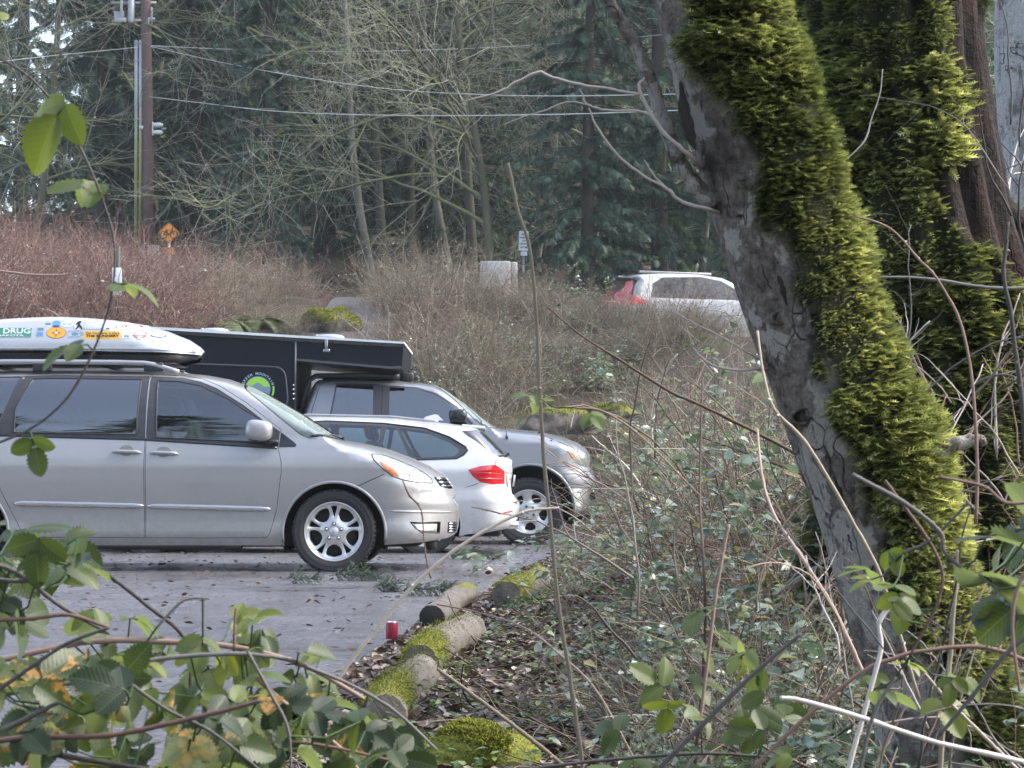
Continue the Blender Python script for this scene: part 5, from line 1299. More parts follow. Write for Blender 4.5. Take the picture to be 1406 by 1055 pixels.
def log(label, a, b, ra, rb, seed, mossy=0.3, mosspos=None, group="logs edging the car park", n_t=1200, name="log", dark=False):
    r = np.random.default_rng(seed); a, b = np.asarray(a), np.asarray(b)
    root = thing(name, label, "log", tuple((a + b) / 2 - [0, 0, (ra + rb) / 2]), 0, group); o0 = np.array(root.location)
    k, n = 26, 36; t = np.linspace(0, 1, k)
    ax = nz(b - a); sd = nz(np.cross(ax, [0, 0, 1.0])); up = np.cross(sd, ax)
    th = np.arange(n) * 2 * PI / n
    R = (ra + (rb - ra) * t)[:, None] * (1 + 0.03 * np.sin(3 * th + 1.3 * seed)[None] + 0.02 * np.sin(7 * th[None] + 9 * t[:, None]) + 0.02 * r.normal(0, 1, (k, n)))
    C = a[None] + (b - a)[None] * t[:, None] + 0.02 * np.sin(5 * t + seed)[:, None] * sd
    V = C[:, None] + R[..., None] * (np.cos(th)[None, :, None] * sd + np.sin(th)[None, :, None] * up)
    ms = np.sin(th)[None] * 0.35 + 0.15 + (0 if mosspos is None else 0.5 * np.exp(-((t[:, None] - mosspos) / 0.22) ** 2) - 0.1) + mossy - 0.3
    idx = np.arange(k * n).reshape(k, n); F = np.stack([idx[:-1], np.roll(idx[:-1], -1, 1), np.roll(idx[1:], -1, 1), idx[1:]], -1).reshape(-1, 4)
    MB().add(V.reshape(-1, 3) - o0, [F], kind=np.broadcast_to(ms, (k, n)).ravel()).build("trunk_wood", M_log, root)
    for i, s in ((0, -1), (k - 1, 1)):
        e = MB(); c = C[i] + ax * s * 0.01; ring = V[i]; e.add(np.vstack([ring, C[i] + (ring - C[i]) * 0.5 + ax * s * 0.008, [c]]) - o0,
            [np.array([[j, (j + 1) % n, n + (j + 1) % n, n + j] for j in range(n)]), np.array([[n + j, n + (j + 1) % n, 2 * n] for j in range(n)])])
        e.build("cut_end", M_end if dark else M_log, root)
    if n_t:
        i = r.integers(0, k, n_t * 4); j = r.integers(0, n, n_t * 4); q = ms[i, j] + r.normal(0, 0.10, len(i)); s = np.argsort(-q)[:n_t]; i, j = i[s], j[s]
        pos = V[i, j] + r.normal(0, 0.012, (n_t, 3)); nm = np.cos(th[j])[:, None] * sd + np.sin(th[j])[:, None] * up
        mb = MB(); tufts(mb, r, pos - o0, nm, r.uniform(0.004, 0.011, n_t), 0.0013); mb.build("moss", M_tuft, root)
    return root

def gp(px, py, Y, dz=0): return P(px, py, Y)
log("pale weathered log with a dark cut end, lying on the asphalt by the red can", gp(588, 849, 10.6), gp(643, 815, 12.7), 0.062, 0.064, 1, 0.02, 0.95, n_t=300, dark=True)
log("long grey log half covered in yellow moss, just in front of the pale log", gp(570, 912, 7.95), gp(641, 866, 9.6), 0.068, 0.072, 2, 0.28, 0.12, n_t=4500)
log("mossy log nearest in the row, partly hidden by the bramble leaves", gp(528, 985, 6.3), gp(570, 925, 7.75), 0.062, 0.066, 3, 0.30, 0.3, n_t=3000)
log("short log with bright yellow moss, behind the weeds beside the pale log", gp(699, 818, 12.1), gp(738, 794, 14.2), 0.078, 0.08, 4, 0.42, 0.2, n_t=3500)
log("thin dark fallen branch section lying on the leaf litter", gp(632, 1008, 6.0), gp(704, 1002, 6.3), 0.022, 0.022, 7, -0.3, None, None, 0, "fallen_branch", dark=True)

def mound(name, label, cat, c, s, seed, mossy, n_t, bl=(0.008, 0.022), group=None, w=0.0018):
    r = np.random.default_rng(seed); root = thing(name, label, cat, tuple(c), r.uniform(0, 6), group)
    m_, n = 22, 44; th = np.arange(n) * 2 * PI / n; ph = np.linspace(0.02, PI * 0.62, m_)
    d = np.stack([np.sin(ph)[:, None] * np.cos(th), np.sin(ph)[:, None] * np.sin(th), np.broadcast_to(np.cos(ph)[:, None], (m_, n))], -1)
    nzv = sum(a * np.sin((d @ k) + p) for k, p, a in [(r.normal(0, 2.2, 3), r.uniform(0, 6), 0.10), (r.normal(0, 3, 3), r.uniform(0, 6), 0.08), (r.normal(0, 6, 3), r.uniform(0, 6), 0.05), (r.normal(0, 12, 3), r.uniform(0, 6), 0.03)])
    V = d * (1 + nzv)[..., None] * np.asarray(s)
    ms = d[..., 2] * 0.4 + mossy + 1.2 * nzv
    idx = np.arange(m_ * n).reshape(m_, n); F = np.stack([idx[:-1], idx[1:], np.roll(idx[1:], -1, 1), np.roll(idx[:-1], -1, 1)], -1).reshape(-1, 4)
    MB().add(V.reshape(-1, 3), [F], kind=ms.ravel()).build("rock", M_stone, root)
    i = r.integers(1, m_ - 6, n_t * 3); j = r.integers(0, n, n_t * 3); q = ms[i, j] + r.normal(0, 0.06, len(i)); k = np.argsort(-q)[:n_t]; i, j = i[k], j[k]
    f = r.uniform(0, 1, (n_t, 1)); g = r.uniform(0, 1, (n_t, 1))
    pos = (V[i, j] * (1 - f) + V[i, (j + 1) % n] * f) * (1 - g) + (V[i + 1, j] * (1 - f) + V[i + 1, (j + 1) % n] * f) * g
    mb = MB(); tufts(mb, r, pos, nz(d[i, j] / np.asarray(s)), r.uniform(bl[0], bl[1], n_t), w, 0.2); mb.build("moss", M_tuft, root)
    return root
def M_at(px, py, Y): p = P(px, py, Y); return p
mound("mossy_stone", "stone thick with bright green moss at the bottom edge, right of the bramble leaves", "stone", M_at(652, 1052, 5.4), (0.11, 0.15, 0.095), 21, 0.62, 9000, (0.006, 0.016))
mound("mossy_stone", "bright yellow-green mossy lump in the thicket left of the leaning trunk", "stone", M_at(1052, 846, 8.6), (0.15, 0.17, 0.14), 22, 0.62, 5000, (0.008, 0.018))
mound("mossy_boulder", "low boulder with yellow moss above the black camper roof", "boulder", np.array(M_at(456, 462, 38.5)), (0.62, 0.5, 0.50), 23, 0.16, 4000, (0.02, 0.06), w=0.006)
mound("mossy_boulder", "grey boulder with thin moss patches above the pickup's bonnet", "boulder", np.array(M_at(775, 588, 31.5)), (0.42, 0.6, 0.26), 24, 0.06, 900, (0.015, 0.04), w=0.005)
mound("mossy_boulder", "boulder with a flat bright moss cap behind the pickup's front end", "boulder", np.array(M_at(842, 569, 31)), (0.24, 0.4, 0.13), 25, 0.45, 3500, (0.015, 0.04), w=0.005)

# red drinks can
c = lotpt(538, 882); can = thing("drinks_can", "small red can standing on the asphalt edge by the pale log", "can", tuple(c))
can.scale = (0.86, 0.86, 0.8)
M_can = simple("red can print", (0.24, 0.015, 0.035), 0.3, metal=0.3, var=0.3, vs=60)
mb = MB(); lathe(mb, [(0.0, 0.006), (0.022, 0.004), (0.026, 0.0), (0.030, 0.01), (0.031, 0.014), (0.031, 0.098), (0.027, 0.108), (0.026, 0.112)], (0, 0, 0), 28, axis='z'); mb.build("can_body", M_can, can, attrs=False)
mb = MB(); lathe(mb, [(0.026, 0.110), (0.0265, 0.113), (0.024, 0.112), (0.023, 0.107), (0.0, 0.107)], (0, 0, 0), 28, axis='z'); box(mb, (0.004, 0, 0.109), (0.018, 0.010, 0.002)); mb.build("lid", M_chrome, can, attrs=False)
# ================================================================== trees of the forest edge
M_needle = foliage("cedar foliage", [(0, (0.022, 0.046, 0.034)), (0.45, (0.060, 0.108, 0.078)), (0.8, (0.115, 0.175, 0.115)), (1, (0.17, 0.225, 0.13))], 0.5, 0.3, 0.4)
M_ctrunk = twigmat("conifer bark", [(0, (0.035, 0.028, 0.022)), (1, (0.10, 0.085, 0.07))], 0.8, (0.07, 0.09, 0.03))
M_bark = twigmat("bare branches", [(0, (0.045, 0.042, 0.036)), (0.35, (0.11, 0.10, 0.085)), (0.65, (0.27, 0.265, 0.225)), (1, (0.55, 0.54, 0.48))], 1.0, (0.165, 0.195, 0.05))
M_redcane = twigmat("reddish canes", [(0, (0.055, 0.032, 0.030)), (0.45, (0.15, 0.083, 0.068)), (0.8, (0.275, 0.180, 0.145)), (1, (0.48, 0.41, 0.36))])
M_tancane = twigmat("tan stems", [(0, (0.05, 0.036, 0.030)), (0.5, (0.165, 0.138, 0.098)), (0.85, (0.32, 0.275, 0.205)), (1, (0.52, 0.47, 0.41))])
M_bramleaf = foliage("bramble leaves", [(0, (0.030, 0.058, 0.038)), (0.35, (0.075, 0.12, 0.085)), (0.65, (0.17, 0.225, 0.18)), (0.9, (0.26, 0.32, 0.24)), (1, (0.25, 0.20, 0.06))], 0.3, 0.28, 0.7)
M_paleleaf = foliage("pale dry leaves", [(0, (0.16, 0.17, 0.14)), (0.5, (0.30, 0.32, 0.28)), (1, (0.50, 0.52, 0.48))], 0.5, 0.3, 0.5)
M_fern = foliage("fern fronds", [(0, (0.03, 0.05, 0.02)), (0.6, (0.08, 0.11, 0.045)), (1, (0.16, 0.15, 0.06))], 0.55, 0.3)

def frond_tpl(nb=4, w=0.045, droop=0.35):
    """flat spray along +x, length 1"""
    V = []; F = []
    def strip(a, b, w0, w1):
        a, b = np.array(a), np.array(b); d = nz(b - a); s = np.array([-d[1], d[0], 0])
        i = len(V); V.extend([a - s * w0, a + s * w0, b + s * w1, b - s * w1]); F.append((i, i + 3, i + 2, i + 1))
    z = lambda x: -droop * x * x
    strip((0, 0, 0), (0.5, 0, z(.5)), w, w); strip((0.5, 0, z(.5)), (1, 0, z(1)), w, w * 0.3)
    for j in range(nb):
        x = 0.12 + 0.7 * j / nb; L = 0.42 * (1 - 0.55 * j / nb)
        for s in (-1, 1): strip((x, 0, z(x)), (x + L * 0.75, s * L * 0.8, z(x + L * .6) - 0.04), w * 1.1, w * 0.4)
    return np.array(V), [np.array(F)]
FR = frond_tpl()

def cedar_arrays(seed, H, spread, nb, per, fl, low=1.0, dens=1.0):
    r = np.random.default_rng(seed)
    k = 12; t = np.linspace(0, 1, k); trunk = np.stack([0.12 * np.sin(3 * t + seed), 0.12 * np.cos(2.3 * t + seed) - 0.12, H * t], 1); R = 0.012 * H * (1 - t) ** 0.8 + 0.02
    hz = r.uniform(low, H * 0.98, nb); az = r.uniform(0, 2 * PI, nb)
    L = spread * (1 - 0.82 * hz / H) * r.uniform(0.55, 1.1, nb)
    c = np.stack([np.interp(hz / H, t, trunk[:, 0]), np.interp(hz / H, t, trunk[:, 1]), hz], 1)
    d = np.stack([np.cos(az), np.sin(az), r.uniform(-0.05, 0.30, nb)], 1)
    B = grow(r, c, d, L, 8, r.uniform(0.06, 0.14, nb), 0.05)
    s, dd, rr, tt, par = offshoots(r, B, np.full((nb, 8), 0.02), per, 0.18, 1.0, 0.85, 0.55)
    sz = fl * r.uniform(0.6, 1.25, len(s)) * (1.1 - 0.4 * tt)
    dd[:, 2] -= r.uniform(0.15, 0.7, len(s)); Z = r.normal(0, 0.35, (len(s), 3)) + np.array([0, 0, 1.0])
    tone = np.clip(r.normal(0.45, 0.16, nb)[par] + r.normal(0, 0.13, len(s)), 0, 1)
    return trunk, R, B, s, dd, Z, sz, tone

def make_cedar(seed, H=22, spread=4.4, nb=260, per=40, fl=0.46, low=0.25):
    tr, R, B, s, dd, Z, sz, tone = cedar_arrays(seed, H, spread, nb, per, fl, low)
    root = thing("cedar", None, "tree")
    mb = MB(); v, f = tubes(tr[None], R[None], 10); mb.add(v, f, tint=0.5, kind=0.4); mb.build("trunk", M_ctrunk, root)
    mb = MB(); v, f = tubes(B, np.linspace(0.03, 0.006, 8)[None] * np.ones((len(B), 1)), 3); mb.add(v, f, tint=0.15)
    V = stamp(FR[0], s, dd, Z, sz); mb.add(V, [stampf(FR[1][0], len(s), len(FR[0]))], tint=rep(tone, len(FR[0])))
    mb.build("crown", M_needle, root, smooth=False)
    return root

def make_bare(seed, H=17, lean=(0, 0), limbs=16, len1=5.5, up=0.5, moss=1.0, name="bare_tree", tone=0.0, per=(9, 6, 2), base_r=0.11, low=0.10, droop=0.05):
    r = np.random.default_rng(seed)
    root = thing(name, None, "tree")
    k = 14; t = np.linspace(0, 1, k); w = r.normal(0, 1, (4,)) * 0.25
    T = np.stack([lean[0] * H * t ** 1.3 + w[0] * np.sin(4 * t) + w[1] * np.sin(9 * t) * .4, lean[1] * H * t ** 1.3 + w[2] * np.sin(4 * t), H * t], 1)[None]
    R = (base_r * (1 - t) ** 0.75 + 0.015)[None]
    mb = MB(); v, f = tubes(T, R, 9); mb.add(v, f, tint=0.12 + tone * 1.4 + 0.1 * np.sin(np.arange(len(v)) * 0.37), kind=0.5 * moss); mb.build("trunk", M_bark, root)
    cr = MB()
    s, d, pr, tt, _ = offshoots(r, T, R, limbs, low, 0.98, 1.0, 0.2); d[:, 2] = np.abs(d[:, 2]) * 0.6 + up * r.uniform(0.1, 1.2, len(s))
    L1 = grow(r, s, d, len1 * (1.15 - 0.75 * tt) * r.uniform(0.6, 1.2, len(s)), 12, droop, 0.13)
    r0 = np.minimum(pr * 0.55, 0.075) ; R1 = r0[:, None] * np.linspace(1, 0.22, 12)[None]
    v, f = tubes(L1, R1, 6); cr.add(v, f, tint=rep(0.25 + 0.2 * r.uniform(0, 1, len(L1)) + tone, 72), kind=np.tile(np.repeat(np.linspace(1, .6, 12), 6), len(L1)) * moss)
    s, d, pr, tt, _ = offshoots(r, L1, R1, per[0], 0.15, 1.0, 0.8, 0.35); d[:, 2] += 0.15
    L2 = grow(r, s, d, len1 * 0.50 * (1.15 - 0.6 * tt) * r.uniform(0.4, 1.2, len(s)), 8, droop * 0.8, 0.14)
    R2 = np.maximum(np.minimum(pr * 0.55, 0.03), 0.012)[:, None] * np.linspace(1, 0.35, 8)[None]
    v, f = tubes(L2, R2, 4); cr.add(v, f, tint=rep(0.35 + 0.35 * r.uniform(0, 1, len(L2)) + tone, 32), kind=0.85 * moss)
    s, d, pr, tt, _ = offshoots(r, L2, R2, per[1], 0.1, 1.0, 0.7, 0.3); d[:, 2] += 0.05
    L3 = grow(r, s, d, len1 * 0.25 * r.uniform(0.4, 1.3, len(s)), 6, droop * 0.5, 0.13)
    R3 = np.maximum(pr * 0.6, 0.0065)[:, None] * np.linspace(1, 0.5, 6)[None]
    v, f = tubes(L3, R3, 3); cr.add(v, f, tint=rep(0.5 + 0.45 * r.uniform(0, 1, len(L3)) + tone, 18), kind=0.6 * moss)
    s, d, pr, tt, _ = offshoots(r, L3, R3, per[2], 0.15, 1.0, 0.65, 0.2); d[:, 2] += 0.1
    L4 = grow(r, s, d, len1 * 0.11 * r.uniform(0.4, 1.3, len(s)), 4, 0.0, 0.12)
    v, f = tubes(L4, np.full((len(L4), 4), 0.0052) * np.array([1, .9, .7, .5])[None], 3); cr.add(v, f, tint=rep(0.55 + 0.45 * r.uniform(0, 1, len(L4)) + tone, 12), kind=0.3 * moss)
    cr.build("crown", M_bark, root)
    return root

CED = Spawner([make_cedar(1), make_cedar(2, 24, 4.8, 260), make_cedar(3, 20, 4.2, 250, 42, 0.42)])
BAR = Spawner([make_bare(11, 17, (0.10, 0.0), 24, 7.5, 0.75), make_bare(12, 16, (-0.12, 0.02), 22, 8.0, 0.6), make_bare(13, 18, (0.05, -0.03), 24, 7.0, 0.8),
               make_bare(14, 15, (-0.05, -0.05), 22, 7.5, 0.5, 0.8, tone=0.10, droop=0.07)])
POL = Spawner([make_bare(15, 15, (-0.10, 0.0), 9, 2.8, 0.7, 0.35, "alder", 0.25, (5, 5, 4), 0.13, 0.4), make_bare(16, 16, (-0.03, 0.0), 9, 2.6, 0.7, 0.5, "alder", 0.0, (5, 5, 4), 0.15, 0.45)])

cg = "evergreens along the forest edge"
for i, (px, Y, sc, lab) in enumerate([
    (-70, 76, 1.0, "dark evergreen standing behind the pale twigs in the top left corner"),
    (18, 84, 1.0, "dark evergreen behind the hanging bramble leaves, left of the utility pole"),
    (135, 69, 0.9, "bluish evergreen just left of the utility pole and its conduits"),
    (270, 70, 0.9, "evergreen behind the orange diamond sign"),
    (365, 62, 0.55, "short young evergreen above the peak of the reddish bramble bank"),
    (440, 69, 1.0, "tall evergreen above the yellow mossy boulder"),
    (575, 68, 0.9, "evergreen between the pale leaning alder trunks and the long sapling"),
    (655, 68, 0.6, "low evergreen left of the white sign"),
    (742, 76, 1.0, "dark evergreen directly behind the white sign"),
    (810, 60, 0.72, "evergreen with drooping green boughs left of the white SUV's roof"),
    (915, 62, 0.85, "evergreen with thick drooping boughs just behind the white SUV"),
    (1010, 72, 1.0, "evergreen behind the dead side stem of the leaning trunk"),
    (1110, 60, 0.9, "evergreen showing between the leaning trunk and the big mossy trunk"),
    (1350, 50, 0.9, "evergreen behind the pale trunk at the right edge"),
    (1460, 60, 1.0, "evergreen at the far right beyond the pale trunk")]):
    CED(i, G(px, Y, -0.2), i * 1.7, sc, lab, cg, tilt=(0, 0))
bg = "bare mossy trees in front of the evergreens"
for i, (px, Y, sc, kind, lab) in enumerate([
    (-120, 62, 1.0, 0, "bare twiggy tree filling the top left corner with pale twigs"),
    (45, 66, 0.95, 3, "bare pale-twigged tree behind the three-lobed hanging leaf"),
    (330, 64, 1.0, 1, "bare mossy tree right of the utility pole, its low green limb by the orange sign"),
    (430, 68, 1.0, 2, "bare tree with arching mossy limbs above the camper roof"),
    (565, 66, 0.95, 0, "bare tree with crossing mossy branches above the power lines' middle"),
    (675, 60, 1.0, 1, "dark forked bare tree behind the tip of the long sapling"),
    (700, 70, 1.05, 2, "slender bare tree right of the forked one, behind the white sign"),
    (850, 66, 0.95, 3, "bare tree with fine drooping twigs over the white SUV"),
    (960, 68, 0.95, 0, "bare tree whose pale twigs show left of the leaning trunk's top"),
    (210, 74, 1.1, 2, "bare tree standing behind the utility pole"),
    (1400, 40, 0.7, 3, "bare twiggy tree between the big mossy trunk and the right edge")]):
    BAR(kind, G(px, Y, -0.2), [0.3, 2.0, 3.9, 5.0, 1.1][i % 5], sc, lab, bg)
for i, (px, Y, sc, rz, lab) in enumerate([
    (512, 63, 0.9, 0.3, "pale slender alder leaning left, left one of the close pair above the camper"),
    (527, 64, 0.95, 1.2, "pale slender alder close beside the left-leaning one above the camper"),
    (618, 66, 0.9, 0.2, "dark slender alder left of the concrete block"),
    (650, 65, 1.0, 0.5, "dark slender alder rising just above the concrete block"),
    (735, 72, 1.0, 3.0, "upright alder trunk right of the white sign")]):
    POL(i, G(px, Y, -0.2), rz, sc, lab, "slender alders at the forest edge")

for i, (x, y, k) in enumerate([(-9, -5, 1), (-14, -7, 2), (-4.5, -8, 0)]): BAR(k, (x, y, -0.1), i * 2.0, 0.85, 'bare tree across the car park from the vehicles, mirrored in the minivan windows', 'bare trees mirrored in the minivan windows')
# the wood beyond: one mass of trees
def wood(name, label, spots, seed):
    mb = MB(); r = np.random.default_rng(seed)
    vs = [cedar_arrays(40 + i, 22, 5.0, 130, 17, 0.78, 0.2) for i in range(3)]
    for (x, y, z, a, sc) in spots:
        tr, R, B, s, dd, Z, sz, tone = vs[r.integers(0, 3)]
        rot = np.array([[math.cos(a), -math.sin(a), 0], [math.sin(a), math.cos(a), 0], [0, 0, 1]]) * sc; o = np.array([x, y, z])
        v, f = tubes(tr[None], R[None], 6); mb.add(v @ rot.T + o, f, tint=0.0)
        V = stamp(FR[0], s @ rot.T + o, dd @ rot.T, Z, sz * sc); mb.add(V, [stampf(FR[1][0], len(s), len(FR[0]))], tint=rep(np.clip(tone - 0.1, 0, 1), len(FR[0])))
    return tag(mb.build(name, M_needle, None, smooth=False), label, "forest", kind="stuff")
r_ = np.random.default_rng(77); sp = []
for Y, n, w in ((88, 20, 36), (99, 20, 40), (112, 22, 46), (126, 22, 54)):
    for i in range(n):
        x = -w / 2 * 1.15 + w * 1.2 * i / n + r_.uniform(-0.8, 0.8)
        if abs(x / Y + 0.209) < 0.022: continue
        y = Y + r_.uniform(-4, 4); sp.append((x, y, gz(x, y) - 0.3, r_.uniform(0, 6), r_.uniform(0.9, 1.15)))
wood("forest", "dense dark evergreen forest filling the slope beyond the road", sp, 5)
sp = [(x, y, 0, r_.uniform(0, 6), s) for x, y, s in ((-24, -11, 1.1), (-18, -12, 0.9), (-13, -11, 1.1), (-8, -12, 1.0), (-3, -12, 0.9), (3, -13, 1.0), (10, -14, 0.9), (19, -16, 1.0), (-31, -12, 1.0))]
wood("forest", "dense evergreen wood on the other side of the car park, mirrored in the car windows", sp, 6)

# ================================================================== thickets
def make_thicket(seed, n, h, spread, mat, leafmat=None, nleaf=0, name="bramble_thicket", arch=0.16, twigs=3, r0=0.007, lsz=0.05, ltint=(0, 1), upr=1.2):
    r = np.random.default_rng(seed); root = thing(name, None, "thicket")
    a = r.uniform(0, 2 * PI, n); q = spread * np.sqrt(r.uniform(0, 1, n)); s = np.stack([q * np.cos(a), q * np.sin(a), np.full(n, -0.1)], 1)
    d = np.stack([r.normal(0, 0.5, n), r.normal(0, 0.5, n), upr * np.ones(n)], 1)
    P1 = grow(r, s, d, h * r.uniform(0.55, 1.45, n), 9, arch * r.uniform(0.1, 1.5, n), 0.13); R1 = r0 * np.clip(r.lognormal(-0.12, 0.42, n), 0.4, 2.6)[:, None] * np.linspace(1, 0.35, 9)[None]
    mb = MB(); v, f = tubes(P1, R1, 4); mb.add(v, f, tint=rep(np.clip(r.normal(0.45, 0.27, n), 0, 1), 36))
    s, d, pr, t, _ = offshoots(r, P1, R1, twigs, 0.2, 1.0, 0.9)
    P2 = grow(r, s, d, h * 0.28 * r.uniform(0.3, 1.4, len(s)), 5, 0.03, 0.16); R2 = np.maximum(pr * 0.6, r0 * 0.4)[:, None] * np.linspace(1, 0.5, 5)[None]
    v, f = tubes(P2, R2, 3); mb.add(v, f, tint=rep(np.clip(r.normal(0.6, 0.22, len(s)), 0, 1), 15))
    mb.build("canes", mat, root)
    if nleaf:
        PP = np.concatenate([P1[:, 3:].reshape(-1, 3), P2.reshape(-1, 3)]); i = r.integers(0, len(PP), nleaf)
        base = PP[i]; per = 3 if lsz < 0.069 else 1
        pos = np.repeat(base, per, 0) + r.normal(0, lsz * 0.35, (nleaf * per, 3))
        mb = MB(); scatter(r, mb, leaf_tpl('small'), pos, lsz * r.uniform(0.6, 1.3, len(pos)), 0.5, np.array([0, -0.25, 1.0]), ltint); mb.build("leaves", leafmat, root)
    return root

RED = Spawner([make_thicket(101, 330, 1.9, 1.5, M_redcane, M_paleleaf, 170, twigs=4, r0=0.009, lsz=0.08), make_thicket(102, 300, 2.1, 1.6, M_redcane, M_paleleaf, 130, twigs=4, r0=0.009, lsz=0.08), make_thicket(103, 320, 1.7, 1.5, M_redcane, M_bramleaf, 110, twigs=4, r0=0.008, lsz=0.07)])
TAN = Spawner([make_thicket(111, 240, 1.5, 1.1, M_tancane, M_fern, 260, "twiggy_shrub", 0.07, 5, 0.006, 0.05), make_thicket(112, 240, 1.8, 1.0, M_tancane, M_paleleaf, 120, "twiggy_shrub", 0.05, 5, 0.006, 0.05), make_thicket(113, 240, 1.2, 1.2, M_tancane, M_bramleaf, 200, "twiggy_shrub", 0.16, 5, 0.006, 0.04)])
LEAFY = Spawner([make_thicket(121, 40, 1.15, 0.7, M_tancane, M_bramleaf, 560, "bramble_bush", 0.16, 3, 0.0040, 0.066, (0.2, 1.0)), make_thicket(122, 40, 0.95, 0.7, M_tancane, M_bramleaf, 560, "bramble_bush", 0.22, 3, 0.0038, 0.060, (0.25, 1)), make_thicket(123, 50, 0.75, 0.7, M_redcane, M_bramleaf, 420, "bramble_bush", 0.28, 3, 0.0036, 0.050, (0.2, 1))])
LOW = Spawner([make_thicket(125, 34, 0.34, 0.42, M_tancane, M_bramleaf, 120, "low_bramble", 0.3, 2, 0.0028, 0.058, (0.15, 0.95)), make_thicket(126, 30, 0.28, 0.45, M_tancane, M_bramleaf, 130, "low_bramble", 0.35, 2, 0.0026, 0.046, (0.15, 1)), make_thicket(127, 40, 0.4, 0.35, M_redcane, M_bramleaf, 80, "low_bramble", 0.2, 3, 0.003, 0.05, (0.1, 1))])
STICK = Spawner([make_thicket(131, 60, 1.05, 0.6, M_tancane, M_weed, 60, "twiggy_bush", 0.10, 5, 0.0040, 0.022), make_thicket(132, 55, 0.8, 0.6, M_redcane, M_litter, 60, "twiggy_bush", 0.14, 5, 0.0036, 0.03), make_thicket(133, 60, 0.55, 0.6, M_tancane, M_weed, 110, "twiggy_bush", 0.2, 4, 0.003, 0.02)])

def row(sp, name, spots, label, group, seed, sc=(0.85, 1.15), z=-0.05):
    r = np.random.default_rng(seed)
    for i, s in enumerate(spots):
        px, Y = s[:2]; k = s[2] if len(s) > 2 else 1.0; lab = s[3] if len(s) > 3 else label
        sp(int(r.integers(0, 3)), G(px, Y, z), r.uniform(0, 6.3), k * r.uniform(*sc), lab, group)
rg = "reddish bramble thickets on the bank left of the drive"
row(RED, "", [(-60, 47, 0.9), (-10, 49, 0.9), (40, 47.5, 0.85), (85, 49.5, 0.85), (-30, 53, 0.8), (60, 54, 0.75), (10, 57, 0.8)], "reddish-brown bramble thicket on the bank above the silver roof box", rg, 1)
row(RED, "", [(-80, 40, 0.55), (-40, 41.5, 0.5), (5, 40.5, 0.5), (50, 41.5, 0.48), (95, 40.5, 0.48), (135, 41.6, 0.45), (175, 40.6, 0.45), (215, 41.6, 0.42), (-20, 37.8, 0.6), (30, 38.2, 0.6), (75, 37.6, 0.6), (120, 38.2, 0.55), (165, 37.8, 0.55), (210, 38.4, 0.5), (250, 40.8, 0.42), (-50, 36.4, 0.65), (0, 36.2, 0.6), (50, 36, 0.6), (100, 36.4, 0.6), (150, 36.2, 0.6), (200, 36.6, 0.55), (245, 37.8, 0.5)], "reddish-brown bramble thicket just above the minivan's roof box", rg, 21)
row(RED, "", [(130, 47, 0.85), (170, 49, 0.8), (205, 51, 0.7), (150, 54, 0.7), (105, 52.5, 0.8)], "reddish-brown bramble thicket around the foot of the utility pole", rg, 2)
row(RED, "", [(240, 47.2, 0.7), (280, 49.2, 0.9), (325, 48.4, 0.9), (300, 53, 0.85), (345, 51, 0.85), (255, 50, 0.6), (380, 49, 0.7), (410, 51.5, 0.5)], "reddish-brown bramble thicket on the bank below and right of the orange diamond sign", rg, 3)
row(TAN, "", [(280, 42.6, 0.6), (315, 41.8, 0.55), (350, 42.4, 0.55), (385, 42.6, 0.45), (300, 39.5, 0.45), (340, 39, 0.4), (255, 40, 0.5), (405, 42.8, 0.35), (370, 40.6, 0.35), (536, 38.6, 0.42), (548, 40.5, 0.42), (415, 38.0, 0.3), (478, 39.6, 0.16), (495, 37.4, 0.26), (436, 37.2, 0.26)], "low dark shrub along the road edge above the black camper", "low shrubs above the camper", 4)
mg = "twiggy shrubs on the bank behind the vehicles"
row(TAN, "", [(545, 51, 0.75), (585, 53, 0.8), (622, 52, 0.65), (570, 56, 0.8), (610, 49, 0.6), (645, 49, 0.45), (480, 56, 0.6), (665, 47, 0.45)], "brownish twiggy shrub left of the concrete block", mg, 5)
row(TAN, "", [(745, 53, 0.75), (772, 51, 0.75), (806, 50, 0.6), (790, 55, 0.75), (700, 48, 0.42), (745, 47, 0.6), (826, 53, 0.6), (735, 57, 0.7)], "tan twiggy shrub between the white sign and the white SUV", mg, 6)
row(TAN, "", [(562, 37, 0.75), (590, 35.5, 0.75), (625, 37, 0.8), (660, 35.5, 0.75), (690, 38, 0.7), (600, 40, 0.7), (640, 41, 0.55), (575, 42, 0.7), (680, 42, 0.5), (720, 40.5, 0.7), (705, 36, 0.65), (550, 40, 0.6), (610, 34, 0.5), (650, 33.5, 0.5), (690, 33.5, 0.45)], "dense twiggy shrub on the bank right of the camper's overhang", mg, 7)
row(TAN, "", [(735, 31.5, 0.24), (760, 30.3, 0.2), (790, 30.2, 0.2), (815, 30.4, 0.22), (725, 33, 0.35), (850, 30.2, 0.28), (870, 31.5, 0.35), (800, 33.5, 0.35), (765, 34, 0.35)], "low twiggy tuft around the mossy boulders above the pickup's bonnet", mg, 27)
row(TAN, "", [(760, 40, 0.7), (800, 41.5, 0.5), (780, 37.5, 0.6), (850, 41.6, 0.3), (890, 42, 0.32), (930, 42, 0.36), (830, 38, 0.45), (870, 38, 0.42), (910, 38.5, 0.45), (960, 40, 0.45), (850, 40, 0.35), (900, 40, 0.36), (940, 39, 0.42), (985, 42, 0.4), (820, 40, 0.4)], "greyish twiggy shrub on the bank just below the white SUV", mg, 8)
row(RED, "", [(598, 52, 0.5), (640, 38.5, 0.4), (575, 38.5, 0.42), (782, 44, 0.36), (704, 41.5, 0.36), (560, 50, 0.5), (760, 54, 0.5)], "reddish bramble clump among the tan shrubs on the bank behind the vehicles", mg, 28)
